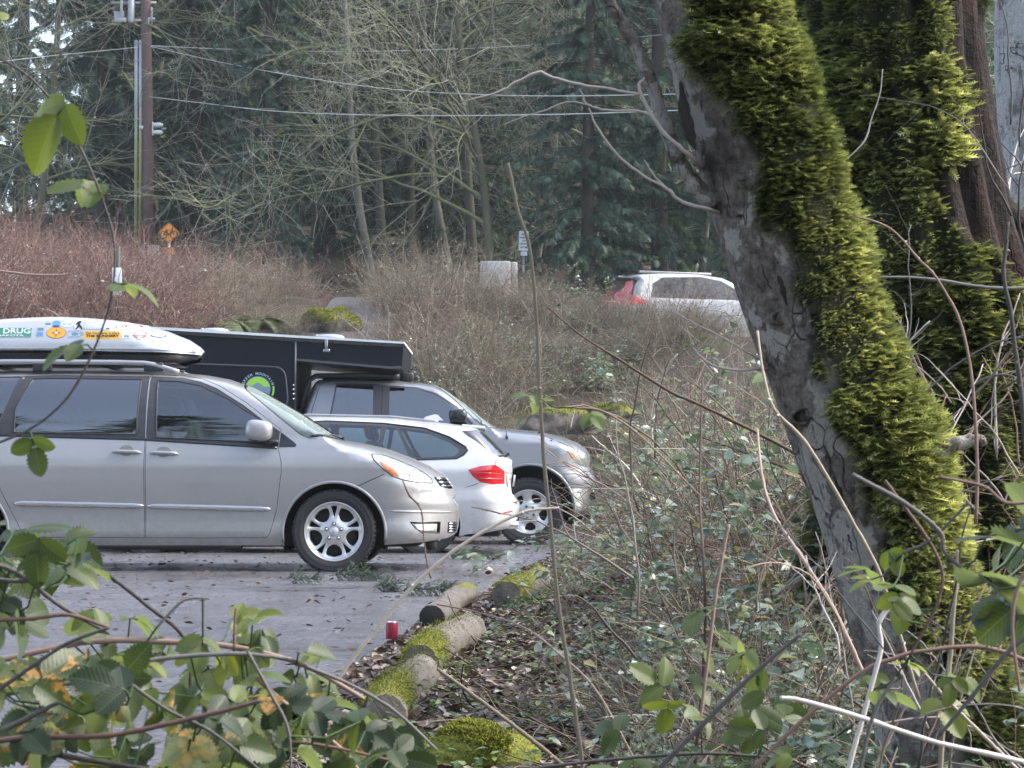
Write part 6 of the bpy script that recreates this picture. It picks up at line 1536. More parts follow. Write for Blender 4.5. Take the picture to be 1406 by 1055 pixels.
row(LEAFY, "", [(622, 36.5, 1.0), (668, 37.3, 0.9), (742, 37, 0.9), (587, 34.8, 0.8), (800, 36.5, 0.8), (548, 44, 0.9), (640, 43, 0.8), (775, 41.5, 0.8), (840, 37, 0.7)], "green leafy clump among the tan shrubs on the bank behind the vehicles", "green clumps on the bank", 29)
row(TAN, "", [(900, 33, 0.7), (950, 34, 0.75), (1000, 33, 0.8), (890, 29, 0.6), (930, 28, 0.65), (985, 29, 0.8), (1040, 31), (870, 34.5, 0.5), (1090, 28, 0.9), (1150, 33), (1230, 30), (1330, 33), (1400, 27)], "greyish twiggy shrub on the bank behind the leaning trunk", mg, 9)
lg = "leafy brambles beside the car park"
row(LEAFY, "", [(925, 24.5, 0.7), (955, 23, 0.85), (985, 23.5), (1025, 24), (945, 20.5, 0.55), (965, 19.5, 0.75), (1000, 20, 0.9), (1040, 20.5, 1.0), (1080, 22, 1.1)], "leafy bramble bush to the right of the pickup's front bumper", lg, 10)
row(LOW, "", [(925, 23.5, 1.4), (935, 21.3, 1.5), (895, 21.5, 1.1), (835, 19, 0.9), (870, 17.5, 1.3), (800, 17.6, 0.6), (768, 15.2, 0.45), (810, 15.2, 0.7), (835, 14.2, 0.9), (900, 16.5, 1.6), (845, 16.4, 1.0), (800, 13.2, 0.6), (865, 13.4, 1.2), (905, 19, 1.7), (920, 14.5, 1.6), (775, 12.8, 0.45)], "low leafy bramble bush at the car park edge in front of the pickup", lg, 11)
row(LEAFY, "", [(960, 16.6, 0.55), (980, 16.6, 1.0), (1010, 16, 1.0), (1050, 17, 1.2), (970, 13, 0.55), (1000, 13.2, 0.8), (1030, 12.6, 0.9), (1050, 13.4, 1.1), (960, 12, 0.4), (1100, 15, 1.2), (1180, 17, 1.2)], "leafy bramble bush in the tangle left of the leaning trunk", lg, 12)
row(STICK, "", [(845, 41, 0.9), (868, 40.5, 1.0), (905, 41, 1.1), (945, 41, 1.3), (885, 39.5, 1.0), (925, 39.8, 1.2), (965, 40.5, 1.4), (990, 39.5, 1.4)], "thin twiggy bush growing in front of the white SUV", "thin twigs in front of the SUV", 22)
row(LOW, "", [(825, 11.6, 0.6), (850, 10.4, 0.6), (880, 11.6, 0.9), (870, 9.2, 0.55), (905, 8.8, 0.7), (930, 9.4, 0.9), (885, 7.6, 0.45), (920, 7.4, 0.6), (950, 8.6, 0.9), (900, 6.4, 0.4), (930, 6.0, 0.45), (970, 6.4, 0.6), (950, 7.8, 1.0), (880, 5.3, 0.45), (960, 5.2, 0.5), (1030, 5.0, 0.6), (1100, 5.0, 0.6), (1160, 5.6, 0.7), (1000, 6.4, 0.8), (1070, 7.2, 0.9), (1230, 4.9, 0.6), (1330, 4.8, 0.7), (1400, 4.6, 0.7), (1180, 7.2, 1.0), (1140, 9.2, 1.2)], "low leafy bramble in the undergrowth right of the logs", lg, 18)
row(LEAFY, "", [(975, 9.6, 0.45), (1000, 9.2, 0.6), (990, 9.6, 0.75), (1040, 9.2, 0.75), (960, 7.4, 0.5), (1020, 7.2, 0.55), (1090, 7.8, 0.7), (1010, 5.8, 0.45), (1060, 6.2, 0.5)], "small leafy bramble bush low in the undergrowth, bottom middle", lg, 13)
row(LEAFY, "", [(1260, 8.6, 0.9), (1330, 9.2, 1.0), (1400, 8.4, 0.9), (1240, 11), (1300, 12, 1.1), (1380, 12, 1.1), (1420, 5.6, 0.6), (1370, 5.3, 0.5), (1240, 6.0, 0.5)], "leafy bramble bush around the foot of the big mossy trunk", lg, 14)
row(LOW, "", [(1200, 4.4, 0.6), (1260, 4.3, 0.6), (1310, 4.2, 0.6), (1370, 4.2, 0.6), (1130, 4.4, 0.55), (1060, 4.3, 0.5), (980, 4.4, 0.45), (1160, 4.0, 0.5), (1280, 3.9, 0.5), (1380, 3.8, 0.5), (1090, 3.9, 0.45), (1240, 4.9, 0.9), (1300, 5.3, 1.0), (1350, 5.0, 1.0), (1410, 5.2, 1.0)], "low leafy bramble at the lower right under the white stick", lg, 23)
sg = "bare twiggy bushes beside the car park"
row(STICK, "", [(930, 22, 0.55), (935, 18, 0.5), (960, 18, 0.7), (990, 18.5, 0.9), (1030, 18.6, 1.1), (920, 15, 0.35), (950, 14.6, 0.5), (980, 14.8, 0.7), (1010, 14.6, 0.9), (1020, 14.8, 1.1), (1070, 16, 1.2), (990, 23, 1.2), (1060, 22, 1.2)], "bare twiggy bush among the brambles left of the leaning trunk", sg, 15)
row(STICK, "", [(890, 12, 0.3), (930, 11, 0.4), (960, 11.2, 0.55), (1000, 11, 0.8), (1040, 11, 1.0), (1060, 11.4, 1.1), (1110, 10.6, 1.1), (900, 9.4, 0.3), (940, 8.6, 0.35), (975, 8.4, 0.5), (1015, 8.3, 0.7), (1060, 8.1, 0.8), (1090, 8.6, 0.9), (930, 7.0, 0.3), (970, 6.7, 0.4), (1020, 6.6, 0.5), (1050, 6.9, 0.7), (1110, 6.8, 0.7), (880, 7.6, 0.25), (1000, 5.5, 0.4), (1080, 5.4, 0.55), (1140, 6.2, 0.6), (1150, 8.4, 0.9)], "bare twiggy bush in the undergrowth at the bottom right of the logs", sg, 16)
row(STICK, "", [(1250, 7.2, 0.8), (1290, 6.2, 0.7), (1340, 6.0, 0.7), (1400, 6.8, 0.9), (1360, 8.0, 1.0), (1220, 9.6, 1.1), (1290, 9.8, 1.1)], "bare twiggy bush crowding the foot of the big mossy trunk", sg, 17)
for s_ in (CED, BAR, POL, RED, TAN, LEAFY, STICK, LOW): s_.drop_unused()

# ferns
def make_fern(seed, L=0.7, n=11):
    r = np.random.default_rng(seed); root = thing("fern", None, "fern"); mb = MB()
    for i in range(n):
        a = i * 2 * PI / n + r.uniform(-.2, .2); pts = grow(r, np.array([[0, 0, 0.02]]), np.array([[math.cos(a), math.sin(a), 1.1]]), L * r.uniform(.8, 1.2), 14, 0.17, 0.02)
        v, f = tubes(pts, np.linspace(.006, .002, 14)[None], 4); mb.add(v, f, tint=0.2)
        T = nz(np.gradient(pts[0], axis=0)); S = nz(np.cross(T, [0, 0, 1.0])); U = np.cross(S, T)
        for s in (-1, 1):
            k = np.arange(1, 14).repeat(2)[1:]; pos = pts[0][k] + T[k] * (np.arange(len(k)) % 2)[:, None] * L / 28; w = 0.17 * L * np.sin(PI * (k / 14.5)) ** .7 + 0.01
            V = np.array([(0, -.08, 0), (.5, -.09, 0), (1, 0, -.12), (.5, .09, 0), (0, .08, 0)]); W = stamp(V, pos, s * S[k] + T[k] * 0.35, U[k], w); mb.add(W, [stampf(np.array([[0, 1, 2, 3, 4]]), len(k), 5)], tint=rep(r.uniform(0.2, .9, len(k)), 5))
    mb.build("fronds", M_fern, root, smooth=False); return root
FERN = Spawner([make_fern(1), make_fern(2, 0.8, 13)])
for i, (px, Y, s, lab) in enumerate([(318, 37.6, 1.2, "dark fern on the bank above the camper roof, left of its neighbour fern"), (385, 37.4, 1.2, "dark fern on the bank above the camper, beside the mossy boulder"), (350, 38.6, 1.3, "dark fern in the middle of the row on the bank above the camper"), (290, 38.0, 1.2, "dark fern at the left end of the row on the bank above the camper"), (520, 55, 1.6, "pale green fern at the forest edge below the pale alders"), (470, 57, 1.4, "green fern at the forest edge left of the pale alders"), (800, 34, 0.8, "fern beside the grey boulder above the pickup's bonnet")]):
    FERN(i, G(px, Y, -0.05), i * 2.1, s, lab, "ferns on the banks")
# ================================================================== the leaning mossy trunk and its neighbours
def m_bark(name, base, dark, pale, patch=0.55, crack=(60, 60, 14), ck=0.5):
    t = NT(name); p = t.obj(); n1 = t.noise(7, 6, 0.65, p); n2 = t.noise(45, 5, 0.7, p); n3 = t.noise(3.1, 5, 0.6, p)
    fine = t.noise(1.0, 5, 0.75, t.mapping(p, crack))
    c = t.ramp(n2, [(0.28, tuple(np.array(base) * 0.3)), (0.48, base), (0.72, tuple(np.array(base) * 1.75))])
    vr = t.n('ShaderNodeTexVoronoi', feature='DISTANCE_TO_EDGE'); vr.inputs['Scale'].default_value = 1.0; dv = t.n('ShaderNodeVectorMath', operation='ADD'); t.link(t.mapping(p, (crack[0] * 0.3, crack[1] * 0.3, crack[2] * 0.28)), dv.inputs[0]); nn_ = t.n('ShaderNodeTexNoise'); nn_.inputs['Scale'].default_value = 9; t.link(p, nn_.inputs['Vector']); sv = t.n('ShaderNodeVectorMath', operation='SCALE'); sv.inputs['Scale'].default_value = 2.2; t.link(nn_.outputs['Color'], sv.inputs[0]); t.link(sv.outputs[0], dv.inputs[1]); t.link(dv.outputs[0], vr.inputs['Vector'])
    fis = t.ramp(vr.outputs['Distance'], [(0.0, (1, 1, 1)), (0.035, (0, 0, 0))])
    c = t.mix(t.ramp(n1, [(patch, (0, 0, 0)), (patch + 0.025, (1, 1, 1))]), c, t.mix(n2, tuple(np.array(pale) * 0.7), pale))
    c = t.mix(t.ramp(n3, [(0.62, (0, 0, 0)), (0.68, (0.8, 0.8, 0.8))]), c, dark)
    c = t.mix(t.ramp(fine, [(0.34, (ck * 1.6,) * 3), (0.46, (0, 0, 0))]), c, dark)
    fis = t.math('MULTIPLY', fis, t.ramp(t.noise(5.5, 4, 0.6, p), [(0.52, (0, 0, 0)), (0.60, (0.85, 0.85, 0.85))])); c = t.mix(fis, c, dark)
    c = t.mix(t.attr('kind').outputs['Fac'], c, (0.020, 0.024, 0.007))
    h = t.math('ADD', t.math('MULTIPLY_ADD', fis, -0.9, t.math('MULTIPLY', fine, 1.2)), t.math('ADD', n2, t.math('MULTIPLY', n1, 0.8)))
    return t.done(t.bsdf(c, 0.85, 0, t.bump(h, 1.0, 0.018), 0, 0.25))
M_bark1 = m_bark("grey lichened bark", (0.200, 0.172, 0.148), (0.036, 0.030, 0.026), (0.52, 0.49, 0.44), 0.525)
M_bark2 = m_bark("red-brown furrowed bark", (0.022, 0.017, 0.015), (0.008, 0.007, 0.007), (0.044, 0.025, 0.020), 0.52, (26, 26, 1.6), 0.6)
M_bark3 = m_bark("pale furrowed bark", (0.36, 0.35, 0.34), (0.10, 0.095, 0.09), (0.55, 0.54, 0.53), 0.45, (22, 22, 2.0), 0.6)
M_feather = foliage("feather moss", [(0, (0.026, 0.034, 0.011)), (0.4, (0.098, 0.118, 0.044)), (0.75, (0.26, 0.285, 0.11)), (1, (0.55, 0.56, 0.26))], 0.75, 0.42, 0.15, 1.8)

def feather_tpl():
    """moss frond along +x: a curved ribbon with side leaflets"""
    V = []; F = []; n = 5; xs = np.linspace(0, 1, n); zc = 0.10 * np.sin(xs * PI) - 0.20 * xs ** 2 + 0.16 * xs ** 4; wd = np.array([.05, .065, .055, .04, .008])
    for x, z, w in zip(xs, zc, wd): V += [(x, -w, z), (x, w, z)]
    for i in range(n - 1): F.append((2 * i, 2 * i + 2, 2 * i + 3, 2 * i + 1))
    for j, x in enumerate(np.linspace(0.15, 0.88, 6)):
        z = np.interp(x, xs, zc); L = 0.24 * (1 - 0.55 * x)
        for s in (-1, 1):
            i = len(V); V += [(x - .035, s * .02, z), (x + .035, s * .02, z), (x + .09 + L * .6, s * L, z + 0.02 - 0.02 * j % .03), (x + .05 + L * .55, s * L, z + .01)]; F.append((i, i + 1, i + 2, i + 3) if s > 0 else (i + 3, i + 2, i + 1, i))
    return np.array(V, float), [np.array(F)]
FT = feather_tpl()

class Trunk:
    def __init__(s, name, label, path, rad_px, Y, bark, sides=56, rings=150, seed=1, lump=0.05, flute=0.0, cat="tree", group=None):
        s.r = np.random.default_rng(seed)
        c = np.array([P(a, b, Y + (dy if len(q) > 2 else 0)) for q in path for a, b, dy in [(q[0], q[1], q[2] if len(q) > 2 else 0)]])
        k = FPX / Y; s.C = smooth_line(c, rings); s.R = np.interp(np.linspace(0, 1, rings), np.linspace(0, 1, len(rad_px)), np.array(rad_px) / k)
        s.ppy = np.interp(np.linspace(0, 1, rings), np.linspace(0, 1, len(path)), [q[1] for q in path])
        s.root = thing(name, label, cat, tuple(s.C[-1]), 0, group); s.o = s.C[-1].copy()
        T = nz(np.gradient(s.C, axis=0)); s.rt = nz(np.array([1.0, 0, 0]) - T * T[:, :1]); s.bk = np.cross(T, s.rt); s.bk *= np.sign(s.bk[:, 1:2])
        th = np.arange(sides) * 2 * PI / sides; s.th = th
        L = np.concatenate([[0], np.cumsum(np.linalg.norm(np.diff(s.C, axis=0), axis=1))]); s.L = L
        q = np.stack(np.broadcast_arrays(np.cos(th)[None], np.sin(th)[None], L[:, None] * 3), -1)
        dn = sum(a * np.sin(q @ kk + ph) for kk, ph, a in [(s.r.normal(0, 1, 3) * f, s.r.uniform(0, 6), am) for f, am in ((1.2, .5), (1.6, .5), (3, .3), (4, .3), (7, .16), (11, .1))])
        dn = dn * lump + flute * (np.abs(np.sin(th[None] * 8.5 + 0.6 * np.sin(L[:, None] * 1.5))) - 0.6) 
        s.RR = s.R[:, None] * (1 + dn); s.nrm = np.cos(th)[None, :, None] * s.rt[:, None] + np.sin(th)[None, :, None] * s.bk[:, None]
        s.V = s.C[:, None] + s.RR[..., None] * s.nrm; s.bark = bark; s.sides = sides; s.rings = rings
    def noise(s, seed, f=1.0):
        r = np.random.default_rng(seed); q = np.stack(np.broadcast_arrays(np.cos(s.th)[None] * 1.0, np.sin(s.th)[None] * 1.0, s.L[:, None] * 4), -1) * f
        return sum(a * np.sin(q @ kk + ph) for kk, ph, a in [(r.normal(0, 1, 3) * g, r.uniform(0, 6), am) for g, am in ((1, .4), (1.7, .4), (3, .3), (5, .22), (9, .15), (14, .1))])
    def finish(s, cover, nf, length, tier=34, mossname="moss", tint=(0.0, 1.0), seed=9, up=0.0, swell=0.0):
        """cover (rings,sides) in 0..1"""
        if swell: s.V = s.V + s.nrm * (cover * swell)[..., None]
        idx = np.arange(s.rings * s.sides).reshape(s.rings, s.sides); F = np.stack([idx[:-1], np.roll(idx[:-1], -1, 1), np.roll(idx[1:], -1, 1), idx[1:]], -1).reshape(-1, 4)
        mb = MB().add((s.V - s.o).reshape(-1, 3), [F], kind=cover.ravel() * 0.95); mb.build("trunk", s.bark, s.root)
        if not nf: return s.root
        r = np.random.default_rng(seed); w = (cover[:-1] * s.RR[:-1]); shelf = s.noise(seed + 1, 1.6)
        tierv = 0.5 + 0.5 * np.sin(s.L[:, None] * tier * 2.2 + 2.2 * shelf + 1.5 * s.noise(seed + 2, 3.0)); w = w * (0.22 + 1.2 * tierv[:-1] ** 1.8)
        pr = (w / w.sum()).ravel(); pick = r.choice(len(pr), nf, p=pr); i, j = np.unravel_index(pick, w.shape); f, g = r.uniform(0, 1, (nf, 1)), r.uniform(0, 1, (nf, 1)); j2 = (j + 1) % s.sides
        pos = (s.V[i, j] * (1 - f) + s.V[i, j2] * f) * (1 - g) + (s.V[i + 1, j] * (1 - f) + s.V[i + 1, j2] * f) * g
        nm = s.nrm[i, j]; tang = s.nrm[i, (j + s.sides // 4) % s.sides]
        X = nm * 1.0 + tang * r.normal(0, 0.75, (nf, 1)) + np.array([0, 0, 1.0]) * (r.normal(0.05 + up, 0.25, (nf, 1))); Z = np.array([0, 0, 1.0]) + r.normal(0, 0.35, (nf, 3))
        clump = np.clip(0.75 + 0.5 * shelf[i, j], 0.35, 1.4); sz = length * clump * r.uniform(0.5, 1.25, nf) * np.clip(cover[i, j] * 1.3, 0.4, 1)
        ton = np.clip(0.42 + 0.22 * s.noise(seed + 4, 0.8)[i, j] + r.normal(0, 0.14, nf), 0, 1) * (tint[1] - tint[0]) + tint[0]
        mb = MB(); W = stamp(FT[0], pos - s.o, X, Z, sz); tip = np.tile(np.concatenate([np.repeat(np.linspace(-0.12, 0.22, 5), 2), np.repeat(np.linspace(-0.05, 0.18, 12), 4)]), nf)
        mb.add(W, [stampf(FT[1][0], nf, len(FT[0]))], tint=np.clip(rep(ton, len(FT[0])) + tip, 0, 1)); mb.build(mossname, M_feather, s.root)
        return s.root

t1 = Trunk("leaning_tree", "leaning grey trunk with thick bright feathery moss down its right side", [(968, -60), (983, 0), (1006, 100), (1037, 200), (1065, 300), (1098, 400), (1135, 500), (1168, 600), (1206, 700), (1240, 800), (1270, 900), (1292, 1000), (1308, 1130)],
           [80, 82, 82, 82, 80, 80, 80, 81, 82, 84, 88, 94, 105], 4.5, M_bark1, seed=3, lump=0.045)
bnd = np.interp(t1.ppy, [-60, 0, 60, 100, 140, 200, 250, 300, 340, 360, 400, 450, 500, 560, 620, 700, 800, 900, 1100], [-.4, -.45, -.72, -.72, -.40, -.35, -.62, -.60, -.25, 0.0, -.12, -.12, -.16, -.30, -.18, -.30, -.2, -.15, -.1])
cosr = np.cos(t1.th)[None] - 0.0 * np.sin(t1.th)[None]; n = t1.noise(31, 2.0)
cov = sm(-0.10, 0.12, cosr - bnd[:, None] + 0.27 * n) * np.where(np.sin(t1.th)[None] > 0.6, 0.5, 1.0)
LT = t1.finish(cov, 36000, 0.043, 30, swell=0.016)
# knots, scars and side stems of the leaning trunk
def limb(name, pts, Y, w_px, root, o, mat, seed, n=30, sides=10, tint=0.4, kind=0.0, wob=0.02, label=None):
    r = np.random.default_rng(seed); w_px = [q * (0.72 if name == 'twig' else 1) for q in w_px]; c = smooth_line(np.array([P(q[0], q[1], q[2] if len(q) > 2 else Y) for q in pts]), n); R = np.interp(np.linspace(0, 1, n), np.linspace(0, 1, len(w_px)), w_px) / 2 * Y / FPX
    c = c + r.normal(0, 1, c.shape) * R[:, None] * wob * 4; R = R * (1 + r.normal(0, 0.06, n))
    mb = MB(); v, f = tubes(c[None], R[None], sides, cap=True); mb.add(v - o, f, tint=tint, kind=kind); ob = mb.build(name, mat, root)
    if label: ob["label"] = label
    return ob
M_pale = twigmat("pale weathered twigs", [(0, (0.12, 0.10, 0.09)), (0.5, (0.34, 0.30, 0.27)), (1, (0.62, 0.58, 0.54))])
M_pink = twigmat("pinkish canes", [(0, (0.06, 0.036, 0.030)), (0.5, (0.20, 0.130, 0.105)), (1, (0.42, 0.32, 0.27))])
M_grey = twigmat("grey stems", [(0, (0.030, 0.028, 0.026)), (0.5, (0.09, 0.085, 0.08)), (1, (0.24, 0.23, 0.22))], 0.8, (0.10, 0.12, 0.03))
limb("side_stem", [(822, -20), (838, 6), (868, 55), (886, 95), (903, 140), (920, 190), (938, 232), (962, 262), (985, 285)], 4.45, [16, 17, 18, 19, 20, 21, 22, 24, 26], LT, t1.o, M_bark1, 4, 44, 12, kind=0.1, label="dark dead side stem rising to the upper left")
for q, w, lab in (([(968, 236, 4.5), (945, 212), (908, 178), (884, 140), (878, 118), (884, 108)], [10, 9, 8, 8, 7, 5], None), ([(880, 130), (845, 124), (800, 117), (765, 108), (738, 100), (712, 112), (680, 128), (632, 140)], [6, 6, 6, 6, 6, 5, 4, 2], None), ([(900, 160), (870, 152), (835, 152), (806, 143), (800, 130), (795, 122)], [6, 5, 5, 4, 3, 2], None),
                  ([(990, 294, 4.5), (975, 288), (935, 276), (915, 258), (882, 240), (850, 215), (820, 175), (808, 148)], [8, 7, 7, 6, 5, 5, 4, 3], None), ([(915, 258), (900, 244), (885, 220)], [5, 4, 2], None), ([(812, 145), (780, 140), (748, 152), (720, 160), (690, 172)], [3, 3, 3, 2, 2], None),
                  ([(1062, 505, 4.5), (1010, 508), (975, 500), (955, 482), (951, 468)], [7, 6, 6, 5, 3], None), ([(1062, 505, 4.5), (1020, 480), (985, 460), (955, 445), (925, 428)], [5, 4, 4, 3, 2], None)):
    limb("twig", q, 4.4, w, LT, t1.o, M_pale, int(w[0] * 7 + q[0][0]), 34, 7, 0.55, wob=0.06)
limb("broken_stub", [(1270, 628), (1300, 615), (1330, 606), (1352, 604)], 4.4, [26, 22, 20, 14], LT, t1.o, M_bark1, 8, 14, 10, label="short broken stub sticking out to the right")
kb = MB()
def knot(mb, px, py, w, h, ang, o, Yk):
    c = P(px, py, Yk); a = ell(0, 0, 1, 1, 22); ring = []
    for k, (s_, d) in enumerate(((1.25, 0.0), (1.1, -0.012), (0.85, -0.016), (0.6, -0.006), (0.35, 0.01), (0.05, 0.02))):
        x = a[:, 0] * w * s_; z = a[:, 1] * h * s_; ring.append(np.stack([c[0] + (x * math.cos(ang) - z * math.sin(ang)) * Yk / FPX, np.full(22, c[1] + d), c[2] + (x * math.sin(ang) + z * math.cos(ang)) * Yk / FPX], 1))
    V = np.concatenate(ring) - o; idx = np.arange(22 * 6).reshape(6, 22); mb.add(V, [np.stack([idx[:-1], np.roll(idx[:-1], -1, 1), np.roll(idx[1:], -1, 1), idx[1:]], -1).reshape(-1, 4)], kind=np.repeat([0.0, 0.1, 0.3, 0.8, 1, 1], 22))
knot(kb, 1100, 572, 17, 11, 0.3, t1.o, 4.43); kb.build("knot", M_bark1, LT); kb = MB(); knot(kb, 1078, 436, 22, 10, 0.15, t1.o, 4.42); kb.build("knot", M_bark1, LT)
M_scar = simple("rotten bark hollow", (0.028, 0.024, 0.021), 0.9, var=0.6, vs=60, bump=0.8, bs=90)
for q, w in (([(934, 112), (940, 150), (948, 185), (956, 205)], [3, 17, 15, 3]), ([(1066, 340), (1072, 372), (1078, 395), (1084, 420)], [2, 12, 16, 6]), ([(1145, 655), (1153, 672), (1160, 690)], [3, 6, 2]), ([(1165, 735), (1171, 756)], [3, 2]), ([(1046, 362), (1052, 382), (1060, 396)], [2, 3, 2])):
    c = smooth_line(np.array([P(a, b, 4.385) for a, b in q]), 16); c[:, 1] += 0.012 * np.abs(np.linspace(-1, 1, 16)); R = np.interp(np.linspace(0, 1, 16), np.linspace(0, 1, len(w)), w) / 2 * 4.4 / FPX * (1 + 0.13 * np.sin(np.arange(16) * 1.9)); c[:, 0] += 0.0012 * np.sin(np.arange(16) * 0.9)
    v, f = tubes(c[None], R[None], 8); v = v - t1.o; v[:, 1] = (v[:, 1] - v[:, 1].mean()) * 0.35 + v[:, 1].mean(); sc = MB(); sc.add(v, f, kind=0.35); sc.build("bark_scar", M_scar, LT)

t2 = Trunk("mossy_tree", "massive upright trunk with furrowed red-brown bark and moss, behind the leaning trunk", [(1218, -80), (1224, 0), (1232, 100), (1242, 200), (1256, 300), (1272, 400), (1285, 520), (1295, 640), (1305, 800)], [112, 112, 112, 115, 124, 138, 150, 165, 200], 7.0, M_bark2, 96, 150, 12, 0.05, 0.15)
ppy = t2.ppy; bnd = np.interp(ppy, [-80, 0, 80, 160, 220, 260, 300, 340, 420, 800], [.25, .35, .42, .45, .40, .1, .0, .25, .7, 1.2])
cosl = np.cos(t2.th)[None]; n = t2.noise(41, 1.8)
cov = sm(0.10, -0.14, cosl - bnd[:, None] + 0.20 * n); cov = np.maximum(cov, sm(0.80, 0.95, cosl + 0.1 * n) * sm(230, 320, ppy)[:, None]); cov = np.maximum(cov, 0.9 * sm(0.86, 0.97, cosl) * sm(60, 10, ppy)[:, None])
cov = cov * sm(-0.9, -0.55, t2.noise(47, 1.1) + 0.2 + 0 * cosl)
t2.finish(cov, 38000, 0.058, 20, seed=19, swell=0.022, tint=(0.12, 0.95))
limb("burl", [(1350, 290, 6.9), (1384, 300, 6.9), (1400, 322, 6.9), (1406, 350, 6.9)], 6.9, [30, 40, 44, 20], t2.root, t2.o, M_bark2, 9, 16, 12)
t3 = Trunk("pale_tree", "pale grey furrowed trunk cut off by the right edge of the picture", [(1428, -80), (1430, 100), (1440, 300), (1452, 500), (1462, 700)], [60, 62, 64, 68, 74], 10.5, M_bark3, 40, 80, 15, 0.04, 0.06)
t3.finish(np.zeros((80, 40)), 0, 0)

# ================================================================== long sapling and single canes
def cane(name, label, pts, Y, w_px, mat, seed, tint=0.5, group=None, cat="stem", n=40, leaves=None, buds=0, sides=8, wob=0.02):
    w_px = [q * 0.62 for q in w_px]
    o = P(pts[-1][0], pts[-1][1], pts[-1][2] if len(pts[-1]) > 2 else Y)
    root = thing(name, label, cat, tuple(o), 0, group); limb("stem", pts, Y, w_px, root, o, mat, seed, n, sides, tint, wob=wob)
    if buds:
        r = np.random.default_rng(seed + 5); c = smooth_line(np.array([P(q[0], q[1], q[2] if len(q) > 2 else Y) for q in pts]), 200); mb = MB()
        for i in r.integers(8, 190, buds):
            d = nz(r.normal(0, 1, 3) + np.array([0, 0, .5])); L = np.mean(w_px) * Y / FPX * r.uniform(0.7, 1.5); v, f = tubes(np.array([c[i], c[i] + d * L * .6, c[i] + d * L])[None] - o, np.array([[.45, .55, .1]]) * np.mean(w_px) * Y / FPX * .7, 6); mb.add(v, f, tint=min(1, tint + 0.25))
        mb.build("bud", mat, root)
    return root, o
cane("sapling", "tall thin bare sapling with a pale broken tip, standing right of the pickup's wheel", [(697, 224), (703, 250), (711, 290), (727, 340), (736, 430), (740, 520), (746, 620), (756, 720), (767, 830), (784, 940), (803, 1075)], 4.6, [8, 8, 8, 8, 8, 9, 9, 9, 9, 10, 10], M_tancane, 1, 0.6, buds=7, cat="sapling", n=70)
cane("cut_stem", "tan cane slanting up from the bottom edge across the van's bumper to the pickup's wheel", [(322, 1062), (372, 1025), (440, 962), (500, 885), (570, 802), (640, 745), (715, 705), (768, 697)], 3.0, [10, 10, 9, 9, 9, 8, 7, 4], M_tancane, 2, 0.95, buds=5, n=60)
cane("bramble_cane", "long dark brown cane crossing diagonally toward the leaning trunk's middle", [(752, 422), (800, 462), (860, 500), (920, 538), (950, 551), (1000, 575), (1040, 595), (1110, 632)], 4.9, [3, 4, 6, 7, 7, 8, 8, 9], M_pink, 3, 0.2, buds=3)
cane("bramble_cane", "pinkish cane curving down along the left foot of the leaning trunk", [(1040, 590, 4.2), (1046, 650, 4.1), (1062, 705, 4.0), (1100, 765), (1140, 828), (1165, 880), (1185, 925)], 3.9, [5, 6, 7, 9, 10, 11, 11], M_pink, 4, 0.85, buds=2)
cane("bramble_cane", "tan cane lying diagonally across the bare bark of the leaning trunk", [(1040, 455, 4.2), (1047, 505, 4.15), (1062, 560, 4.1), (1100, 600), (1130, 645), (1170, 715), (1205, 780), (1232, 860), (1262, 960)], 4.1, [6, 6, 7, 9, 8, 8, 8, 8, 8], M_tancane, 5, 0.85, buds=4)
cane("broken_stick", "white bare stick lying nearly level across the lower right corner", [(1071, 959), (1100, 962), (1180, 985), (1280, 1018), (1360, 1036), (1420, 1050)], 3.0, [10, 11, 12, 12, 12, 12], M_pale, 6, 1.0, n=30, wob=0.01)
cane("broken_stick", "bleached upright stick with a bent broken top, in front of the trunk's foot", [(1222, 830), (1208, 852), (1207, 862), (1210, 890), (1200, 930), (1185, 985), (1172, 1030), (1160, 1080)], 3.1, [12, 12, 9, 11, 11, 12, 12, 12], M_pale, 7, 0.95, n=34, wob=0.01)
cane("bramble_cane", "reddish cane arching across the lower right in front of the leaning trunk", [(1030, 1060), (1090, 1000), (1180, 925), (1225, 905), (1260, 895), (1330, 888), (1370, 893), (1420, 912)], 3.2, [9, 9, 9, 9, 9, 10, 10, 10], M_pink, 8, 0.45, buds=4)
cane("bramble_cane", "pale tan cane slanting up past the white stick in the lower right corner", [(1270, 925), (1300, 960), (1340, 1000), (1400, 1060)], 3.1, [6, 7, 8, 8], M_tancane, 9, 0.9)
cane("dry_stem", "upright tan dry stem in front of the moss at the foot of the leaning trunk", [(1315, 755), (1313, 800), (1308, 850), (1305, 900), (1296, 980), (1290, 1070)], 3.3, [9, 11, 11, 12, 12, 12], M_tancane, 10, 0.75)
cane("dead_branch", "grey level stick in front of the big mossy trunk", [(1208, 381), (1250, 381), (1290, 385), (1340, 393), (1375, 396), (1425, 396)], 5.4, [5, 6, 7, 7, 8, 8], M_grey, 11, 0.75)
cane("upright_cane", "dark upright stem crossing the grey level stick near the right edge", [(1384, 305), (1381, 340), (1378, 380), (1388, 430), (1394, 480), (1402, 540), (1410, 640)], 4.2, [8, 9, 10, 10, 11, 12, 12], M_grey, 12, 0.35, buds=4)
cane("bramble_cane", "reddish cane arching from the moss down across the big mossy trunk", [(1172, 297), (1206, 306), (1232, 322), (1262, 357), (1280, 374), (1300, 405), (1316, 436), (1330, 490), (1338, 560), (1342, 640), (1340, 720)], 4.3, [4, 5, 5, 6, 6, 6, 7, 7, 8, 8, 8], M_pink, 13, 0.6, buds=6)
